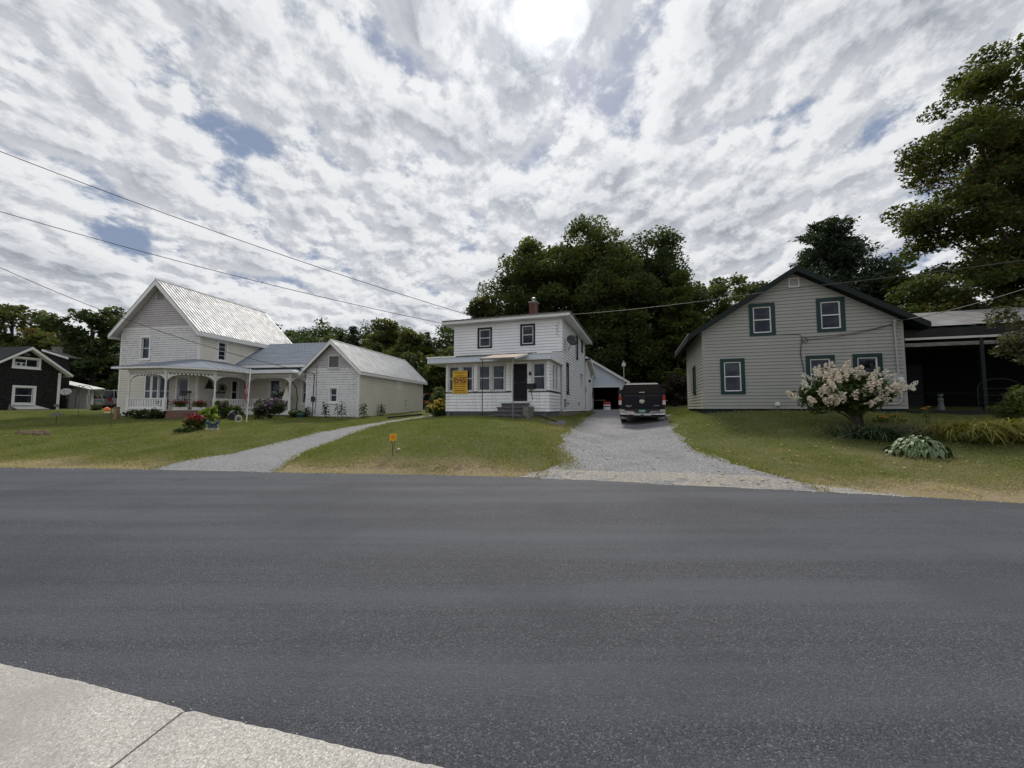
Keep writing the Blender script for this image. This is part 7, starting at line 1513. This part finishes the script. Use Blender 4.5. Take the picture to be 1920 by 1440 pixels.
put_text('WELCOME', .15, .58, T, (.02, -.03, .09), 'petal_white')
p = rh(.02, -.10, 2.45); butterfly('butterfly_ornament', 'pale butterfly ornament hung at the corner of the dark porch', p, -R(RH_YAW), .62, 'black_paint', 'petal_white', False)
# sunflower ornament
p = spot(448, 19.6); T = thing('sunflower_ornament', 'pale metal sunflower ornament beside the flagpole', 'ornament', p); mb = MB()
for k in range(16): a = k * math.pi / 8; b = a + .2; c = a - .2; mb.prism([(math.cos(a) * .09, 0, .24 + math.sin(a) * .09), (math.cos(c) * .15, 0, .24 + math.sin(c) * .15), (math.cos(a) * .225, 0, .24 + math.sin(a) * .225), (math.cos(b) * .15, 0, .24 + math.sin(b) * .15)], (0, .006, 0))
mb.build('petal', 'sunflower_petal', T); mb = MB(); mb.lathe([(.11, -.02), (.10, -.04), (.04, -.05)], 16, (0, 0, .24), 'y'); mb.build('centre', 'grey_boards', T); mb = MB(); mb.tube([(0, .01, -.1), (0, .01, .2)], .01, 6); mb.build('stake', 'black_metal', T)
# flagpole and flag
p = spot(463, 20.0); T = thing('flagpole', 'thin white flagpole on the lawn before the porch', 'flagpole', p); mb = MB(); mb.tube([(0, 0, -.1), (.09, .02, 2.72)], .026, 10); mb.build('pole', 'white_plastic', T); mb = MB(); mb.lathe([(.01, 0), (.035, .03), (.01, .06)], 8, (.09, .02, 2.72)); mb.build('finial', 'white_plastic', T)
p = lh(2.35, 1.15, 3.55); T = thing('flag', 'american flag hanging limp from the porch post', 'flag', p, -R(LH_YAW)); n = 13
for k in range(n):
    mb = MB(); V = []
    for i in range(9): f = i / 8; x = .07 * k * (.35 + .15 * f) + .10 * f + .02 * math.sin(k * 1.3 + f * 3); y = -.05 * math.sin(k * .9 + f * 4) - .02 * k * .3; V += [(x, y, -1.45 * f - .03 * k), (x + .033 + .012 * f, y - .04 * math.cos(k * .9 + f * 4), -1.45 * f - .03 * k - .01)]
    F = []
    for i in range(8):
        F.append((2 * i, 2 * i + 1, 2 * i + 3, 2 * i + 2))
    mb.add(V, F); mb.build('stripe', 'flag_red' if k % 2 == 0 else 'flag_white', T)
mb = MB(); mb.add([(-.02, -.06, 0), (.16, -.10, -.1), (.20, -.09, -.62), (.02, -.06, -.55)], [(0, 1, 2, 3)]); cn = mb.build('canton', 'flag_blue', T); mb = MB()
for i in range(3):
    for j in range(5): x = .02 + i * .055 + j * .006; z = -.08 - j * .1 - i * .02; mb.box((x, -.107, z), (x + .02, -.103, z + .02))
mb.build('star', 'flag_white', cn); mb = MB(); mb.tube([(-.1, .3, .12), (0, -.05, .02), (.25, -.15, -.02)], .012, 6); mb.build('staff', 'wood_plain', T)
# lawn stands at the left
p = spot(107, 19.5); T = thing('bird_tray', 'flat bird tray on a thin stand left of the hanging lantern', 'bird feeder', p); mb = MB(); mb.tube([(0, 0, -.1), (0, 0, .5)], .012, 6); mb.build('stand', 'black_metal', T); mb = MB(); mb.box((-.24, -.16, .5), (.24, .16, .53)); mb.box((-.24, -.16, .53), (-.22, .16, .57)); mb.box((.22, -.16, .53), (.24, .16, .57)); mb.build('tray', 'weathered_wood', T); mb = MB(); mb.prism([(-.15, -.1, .531), (.15, -.1, .531), (.0, -.1, .66)], (0, .2, 0)); mb.build('house_top', 'grey_boards', T)
p = spot(209, 18.6); T = thing('hanging_lantern', 'orange lantern hanging on a shepherd hook left of the porch', 'lantern', p); mb = MB(); mb.tube([(0, 0, -.1), (0, 0, .95), (-.05, 0, 1.05), (-.16, 0, 1.06), (-.22, 0, 1.0), (-.22, 0, .95)], .010, 6); mb.build('hook', 'black_metal', T); mb = MB(); mb.lathe([(.02, .95), (.10, .90), (.12, .82), (.11, .76), (.05, .74)], 12, (-.22, 0, 0)); mb.build('globe', 'orange_plastic', T); mb = MB(); mb.lathe([(.10, .66), (.11, .69), (.05, .74)], 12, (-.22, 0, 0)); mb.build('base', 'petal_cream', T)
p = spot(147, 22.5); T = thing('shepherd_hook', 'thin bare shepherd hook on the lawn by the black house', 'hook', p); mb = MB(); mb.tube([(0, 0, -.1), (0, 0, .9), (.06, 0, 1.0), (.14, 0, .95)], .010, 6); mb.build('rod', 'black_metal', T); mb = MB(); mb.tube([(-.09, 0, .18), (0, 0, .12), (.09, 0, .18)], .008, 6); mb.build('foot_bar', 'black_metal', T)
p = spot(219, 22.2); T = thing('wooden_post', 'short brown wooden post at the farmhouse corner', 'post', p); mb = MB(); mb.box((-.09, -.09, -.1), (.09, .09, .68)); mb.build('shaft', 'wood_plain', T); mb = MB(); mb.box((-.11, -.11, .68), (.11, .11, .72)); mb.build('cap', 'wood_plain', T)
# dish and iron arbour by the black house
dish('satellite_dish', 'pale satellite dish beside the black house corner', U(123, 735, 29.5), R(35), R(-30), .32, 'pvc_grey')
p = U(188, 738, 33.8); dish('satellite_dish', 'small satellite dish on the carport roof edge', (p.x, p.y, p.z), R(-100), R(-20), .4, 'grey_metal')
p = spot(146, 31.5); T = thing('iron_arbour', 'black wrought iron arbour before the white carport', 'arbour', p)
for y in (0, .5): mb = MB(); mb.tube([(-.8, y, 0), (-.8, y, 1.1), (-.65, y, 1.55), (-.3, y, 1.85), (0, y, 1.95), (.3, y, 1.85), (.65, y, 1.55), (.8, y, 1.1), (.8, y, 0)], .02, 6); mb.build('hoop', 'black_metal', T)
for k in range(5): a = math.pi * (k + .5) / 5; mb = MB(); mb.tube([(math.cos(a) * .78, 0, 1.1 + math.sin(a) * .82), (math.cos(a) * .78, .5, 1.1 + math.sin(a) * .82)], .012, 6); mb.build('bar', 'black_metal', T)
mb = MB(); mb.tube([(0, 0, 1.95), (0, 0, 1.2), (.12, 0, 1.05), (0, 0, .95), (-.12, 0, 1.05), (0, 0, 1.2)], .012, 6); mb.build('scroll', 'black_metal', T)
# porch things at the farmhouse
def rocker(label, p, rz):
    T = thing('rocking_chair', label, 'chair', p, rz, 'chairs on the farmhouse porch')
    mb = MB(); mb.box((-.27, -.24, .42), (.27, .26, .46)); mb.build('seat', 'black_paint', T); mb = MB(); mb.box((-.30, .25, 1.08), (.30, .29, 1.22)); mb.build('headrest', 'black_paint', T)
    for k in range(5): mb = MB(); mb.box((-.22 + k * .105, .26, .46), (-.19 + k * .105, .28, 1.08)); mb.build('spindle', 'black_paint', T)
    for s in (-1, 1):
        mb = MB(); mb.tube([(s * .25, -.38, .09), (s * .25, -.15, .035), (s * .25, .15, .035), (s * .25, .42, .10)], .02, 6); mb.build('rocker', 'black_paint', T)
        for y in (-.2, .24): mb = MB(); mb.tube([(s * .25, y, .04), (s * .25, y, .44)], .02, 6); mb.build('leg', 'black_paint', T)
        mb = MB(); mb.box((s * .3 - .03, -.25, .64), (s * .3 + .03, .27, .67)); mb.tube([(s * .28, -.2, .44), (s * .28, -.2, .65)], .015, 6); mb.build('arm', 'black_paint', T)
rocker('black rocking chair behind the red planters', lh(-.2, -.75, ZD), R(5)); rocker('dark rocking chair left of the wheel ornament', lh(1.45, .4, ZD), R(60))
p = lh(.10, 1.65, 3.02); T = thing('wheel_ornament', 'round black wheel ornament on the porch wall', 'ornament', p, -R(LH_YAW) + math.pi / 2); mb = MB(); mb.tube([(math.cos(a) * .30, -.03, math.sin(a) * .30) for a in np.linspace(0, 2 * math.pi, 25)], .022, 6); mb.build('rim', 'black_metal', T)
for k in range(4): a = k * math.pi / 4; mb = MB(); mb.tube([(math.cos(a) * .29, -.03, math.sin(a) * .29), (-math.cos(a) * .29, -.03, -math.sin(a) * .29)], .012, 5); mb.build('spoke', 'black_metal', T)
mb = MB(); mb.prism([(-.12, -.05, -.16), (.12, -.05, -.16), (.16, -.05, .02), (.06, -.05, .2), (-.06, -.05, .2), (-.16, -.05, .02)], (0, .02, 0)); mb.build('star_plate', 'black_metal', T)
p = lh(.10, .72, 2.95); T = thing('silhouette_ornament', 'black metal silhouette plaque on the porch wall beside the wheel', 'ornament', p, -R(LH_YAW) + math.pi / 2); mb = MB()
mb.prism([(-.30, 0, 0), (.34, 0, 0), (.34, 0, .10), (.22, 0, .14), (.20, 0, .42), (.05, 0, .50), (-.02, 0, .60), (-.10, 0, .55), (-.08, 0, .40), (-.20, 0, .30), (-.22, 0, .14), (-.30, 0, .10)], (0, .015, 0)); mb.build('plate', 'black_metal', T); mb = MB(); mb.tube([(-.02, 0, .58), (-.02, .02, .85)], .006, 5); mb.build('hanger', 'black_metal', T)
def planter(label, p, rz, fm, L=.7):
    T = thing('flower_planter', label, 'planter', p, rz, 'planters on the farmhouse steps'); mb = MB(); mb.hexa([(-L / 2 + .03, -.08, 0), (L / 2 - .03, -.08, 0), (L / 2 - .03, .08, 0), (-L / 2 + .03, .08, 0), (-L / 2, -.11, .18), (L / 2, -.11, .18), (L / 2, .11, .18), (-L / 2, .11, .18)]); mb.build('trough', 'white_plastic', T); n = 420; C = RNG.normal(0, 1, (n, 3)) * [L * .24, .09, .09] + [0, 0, .33]
    link_mesh('foliage', leaf_quads('foliage', C, .045, RNG.uniform(0, 1, n)), 'leaf_garden', T); C = RNG.normal(0, 1, (170, 3)) * [L * .25, .10, .06] + [0, -.03, .45]; link_mesh('blossom', leaf_quads('blossom', C, .04, RNG.uniform(0, 1, 170), .5, .8), fm, T)
q0 = Vector(P2).lerp(Vector(P3), .32); q1 = Vector(P2).lerp(Vector(P3), .70); an = math.atan2(dd.y, dd.x) - R(LH_YAW)
planter('white trough planter with red begonias on the left of the top step', lh(q0.x + .04, q0.y - .08, ZD + .001), an, 'petal_red'); planter('white trough planter with dark red begonias on the right of the top step', lh(q1.x + .04, q1.y - .08, ZD + .001), an, 'petal_red')
p = lh(.1, -2.05, ZD); T = thing('flower_pot', 'dark potted plant beside the porch corner post', 'flower pot', p); mb = MB(); mb.lathe([(.12, 0), (.16, .26), (.15, .26)], 14); mb.build('pot', 'black_paint', T); C = RNG.normal(0, 1, (260, 3)) * [.13, .13, .12] + [0, 0, .42]; link_mesh('foliage', leaf_quads('foliage', C, .045, RNG.uniform(0, 1, 260)), 'leaf_dark', T)
p = spot(445, 21.3); T = thing('tractor_ornament', 'dark toy tractor ornament behind the sunflower ornament', 'ornament', p); mb = MB(); mb.box((-.32, -.08, .2), (.15, .08, .36)); mb.box((-.36, -.09, .36), (-.06, .09, .42)); mb.build('body', 'black_paint', T); mb = MB(); mb.lathe([(.2, -.04), (.2, .04)], 16, (-.18, -.12, .2), 'y'); mb.lathe([(.12, -.03), (.12, .03)], 14, (.22, -.1, .12), 'y'); mb.build('wheel', 'tyre', T); mb = MB(); mb.tube([(.05, 0, .36), (.05, 0, .55)], .014, 6); mb.build('stack', 'grey_metal', T)
p = spot(566, 22.6); T = thing('garden_tub', 'dark teal tub at the end of the wing porch', 'tub', p); mb = MB(); mb.lathe([(.2, 0), (.27, .14), (.26, .30), (.24, .30)], 16); mb.build('bowl', 'teal_plastic', T); mb = MB(); mb.lathe([(.255, .10), (.277, .15), (.27, .18)], 16); mb.build('rim', 'black_paint', T)
p = lh(5.0, 2.1, ZD); T = thing('porch_swing_arch', 'black arched hanging-chair frame at the end of the wing porch', 'swing frame', p, -R(LH_YAW)); mb = MB(); mb.tube([(.55, 0, 0), (.6, 0, .8), (.5, 0, 1.5), (.2, 0, 1.9), (-.15, 0, 1.85), (-.25, 0, 1.65)], .03, 8); mb.build('arch', 'black_metal', T); mb = MB(); mb.tube([(-.3, 0, .02), (.7, 0, .02)], .03, 8); mb.build('foot', 'black_metal', T); mb = MB(); mb.add([(-.25, 0, 1.6), (-.42, -.2, .7), (-.1, -.3, .5), (.12, -.1, .8)], [(0, 1, 2), (0, 2, 3)]); mb.build('sling', 'flag_white', T)
C = RNG.normal(0, 1, (300, 3)) * [.22, .15, .22] + [0, 0, .9]; p = lh(4.2, 2.3, ZD); T = thing('potted_plant', 'dark bushy potted plant on the wing porch', 'plant', p); link_mesh('foliage', leaf_quads('foliage', C, .07, RNG.uniform(0, 1, 300)), 'leaf_dark', T); mb = MB(); mb.lathe([(.14, 0), (.2, .35), (.18, .35)], 12); mb.tube([(0, 0, .3), (0, 0, .9)], .02, 6); mb.build('pot', 'wood_plain', T)
# dark porch on the right: bench with two jars, hoop trellis
p = rh(4.1, 1.0, 1.552); T = thing('porch_table', 'low table in the dark porch of the grey house', 'table', p, -R(RH_YAW)); mb = MB(); mb.box((-.6, -.25, .62), (.6, .25, .66)); mb.build('top', 'weathered_wood', T)
for x in (-.55, .49):
    for y in (-.22, .16): mb = MB(); mb.box((x, y, 0), (x + .06, y + .06, .62)); mb.build('leg', 'weathered_wood', T)
for i, (dx, lab) in enumerate(((-.2, 'left of two pale jars on the dark porch table'), (.15, 'right of two pale jars on the dark porch table'))): q = rh(4.1 + dx, .95, 2.213); T = thing('jar', lab, 'jar', q); mb = MB(); mb.lathe([(.05, 0), (.06, .1), (.035, .15)], 10); mb.build('glass_body', 'petal_white', T); mb = MB(); mb.lathe([(.04, .15), (.04, .18)], 10); mb.build('lid', 'pvc_grey', T)
p = rh(2.5, -.25, 0); p.z = gz(p.x, p.y); T = thing('wire_trellis', 'thin wire hoop trellis in front of the dark porch', 'trellis', p, -R(RH_YAW)); mb = MB(); mb.tube([(-.6, 0, 0), (-.6, 0, 1.0)] + [(-.6 * math.cos(a), 0, 1.0 + .35 * math.sin(a)) for a in np.linspace(0, math.pi, 10)] + [(.6, 0, 0)], .010, 6); mb.build('hoop', 'black_metal', T)
for k in range(4): mb = MB(); mb.tube([(-.6, 0, .25 + k * .25), (.6, 0, .25 + k * .25)], .006, 5); mb.build('bar', 'black_metal', T)
p = rh(1.25, .45, 1.552); T = thing('garden_figure', 'pale small figure standing on the dark porch', 'ornament', p); mb = MB(); mb.lathe([(.10, 0), (.12, .05), (.07, .3), (.09, .42), (.05, .5)], 12); mb.build('body', 'grey_boards', T); mb = MB(); mb.lathe([(.02, .5), (.075, .56), (.075, .63), (.02, .69)], 12); mb.build('head', 'grey_boards', T)
# lamp post by the garage
p = spot(1171, 31.5); T = thing('lamp_post', 'slender lamp post with globe lantern before the garage', 'lamp post', p); ht = U(1171, 688, 31.5).z - p.z; mb = MB(); mb.tube([(0, 0, -.1), (0, 0, .3), (0, 0, ht)], [.06, .045, .035], 10); mb.build('pole', 'pvc_grey', T); mb = MB(); mb.lathe([(.06, ht), (.15, ht + .08), (.17, ht + .22), (.13, ht + .30)], 12); mb.build('lantern_glass', 'white_plastic', T); mb = MB(); mb.lathe([(.18, ht + .30), (.06, ht + .42), (.02, ht + .55)], 12); mb.build('lantern_top', 'grey_metal', T)
# fallen handrail, edging stones, landscape timber
a, b = spot(1008, 19.6), spot(1044, 17.2); T = thing('fallen_handrail', 'old iron handrail lying in the grass by the porch corner', 'handrail', a); d = b - a; mb = MB(); mb.tube([(0, 0, .10), tuple(d * .5 + Vector((0, 0, .10))), tuple(d + Vector((0, 0, .06)))], .025, 8); mb.build('rail', 'black_metal', T); mb = MB(); mb.tube([(.12, .1, .05), tuple(d + Vector((.12, .1, .03)))], .018, 6); mb.build('lower_rail', 'black_metal', T)
for k, (px, Y, L, lab) in enumerate(((1043, 16.4, .8, 'longer grey edging stone beside the drive'), (1052, 17.3, .45, 'shorter grey edging stone nearer the porch'))): p = spot(px, Y); T = MB().hexa([(-L / 2, -.12, -.1), (L / 2, -.1, -.1), (L / 2, .12, -.1), (-L / 2, .1, -.1), (-L / 2 + .03, -.1, .10), (L / 2 - .03, -.09, .12), (L / 2 - .02, .1, .11), (-L / 2 + .02, .09, .10)]).build('edging_stone', 'drive_concrete'); T.location = p; T.rotation_euler = (0, 0, R(35)); tag(T, lab, 'stone', 'edging stones')
a, b = spot(728, 22.4), spot(790, 25.5); T = thing('landscape_timber', 'dark old timber edging beside the concrete drive', 'timber', a)
d = b - a
for k in range(2): mb = MB(); beam(mb, d * (k * .5 + .01) + Vector((0, 0, .05)), d * (k * .5 + .49) + Vector((0, 0, .05)), .16, .16); mb.build('timber', 'bark', T)
mb = MB(); n = 18
for k in range(n): p = spot(40 + 58 * k / n, 16.6 + .4 * math.sin(k)); mb.lathe([(.18, -.05), (.14, .04), (.06, .07 + .03 * random.random())], 7, (p.x, p.y, p.z))
o = mb.build('bare_earth', 'soil'); tag(o, 'ridge of bare earth across the left lawn', 'earth', kind='stuff')

# ------------------------------------------------------------------ overhead wires
def wire(label, pts, sag, r=.014, n=40):
    mb = MB(); P = []
    for i in range(len(pts) - 1):
        a, b = Vector(pts[i]), Vector(pts[i + 1])
        for k in range(n + (i == len(pts) - 2)): f = k / n; P.append(a.lerp(b, f) - Vector((0, 0, sag[i] * 4 * f * (1 - f))))
    mb.tube(P, r, 6); o = mb.build('overhead_wire', 'wire'); tag(o, label, 'wire', 'overhead wires'); return o
e1 = mh(-5.0, 2.0, 7.15); s1 = U(-150, 225, 15.5); wire('uppermost overhead wire from top left to the white house roof', [s1, e1], [.35], .016)
e2 = mh(-7.3, 2.15, 6.95); s2 = U(-150, 352, 17); wire('second overhead wire ending at the left eave of the white house', [s2, e2], [.35], .016)
e3 = lh(8.55, -.25, 3.75); s3 = U(-150, 430, 19); wire('lowest overhead wire crossing the farmhouse gable to the barn', [s3, e3], [.8], .016)
wire('cable running from the white house eave towards the grey gable', [mh(.62, 2.2, 6.9), U(1480, 541, 14.0), U(2050, 470, 10.5)], [.12, .05], .014)
wire('service cable reaching the mast of the grey house from the right', [rh(-.33, -.25, 5.0), U(2050, 498, 8.5)], [.15], .014)

# ------------------------------------------------------------------ trims that were drawn in pairs become one object a piece
def split_pieces(names):
    for o in [o for o in bpy.data.objects if o.type == 'MESH' and o.name.split('.')[0] in names]:
        me = o.data; n = len(me.vertices); root = list(range(n))
        def find(a):
            while root[a] != a: root[a] = root[root[a]]; a = root[a]
            return a
        for p in me.polygons:
            v = p.vertices; r = find(v[0])
            for q in v[1:]: root[find(q)] = r
        comp = {}
        for p in me.polygons: comp.setdefault(find(p.vertices[0]), []).append(tuple(p.vertices))
        if len(comp) < 2: continue
        first = True
        for faces in comp.values():
            ids = sorted({i for f in faces for i in f}); ix = {i: k for k, i in enumerate(ids)}
            m2 = bpy.data.meshes.new(me.name); m2.from_pydata([tuple(me.vertices[i].co) for i in ids], [], [tuple(ix[i] for i in f) for f in faces]); m2.materials.append(me.materials[0]); m2.update()
            if first: o.data = m2; first = False
            else:
                c = o.copy(); c.data = m2; COL.objects.link(c); c.parent = o.parent
split_pieces({'rake_board', 'corner_board', 'bay', 'soffit', 'vent_box', 'porch_beam', 'gutter', 'fascia', 'sill_board', 'deck_skirt', 'cap_side_window', 'side_window', 'pillar', 'awning_side', 'porch_footing', 'door_frame', 'service_cable', 'wheel_pair', 'fan_grille', 'stake', 'inner_lining', 'eave_trim'})
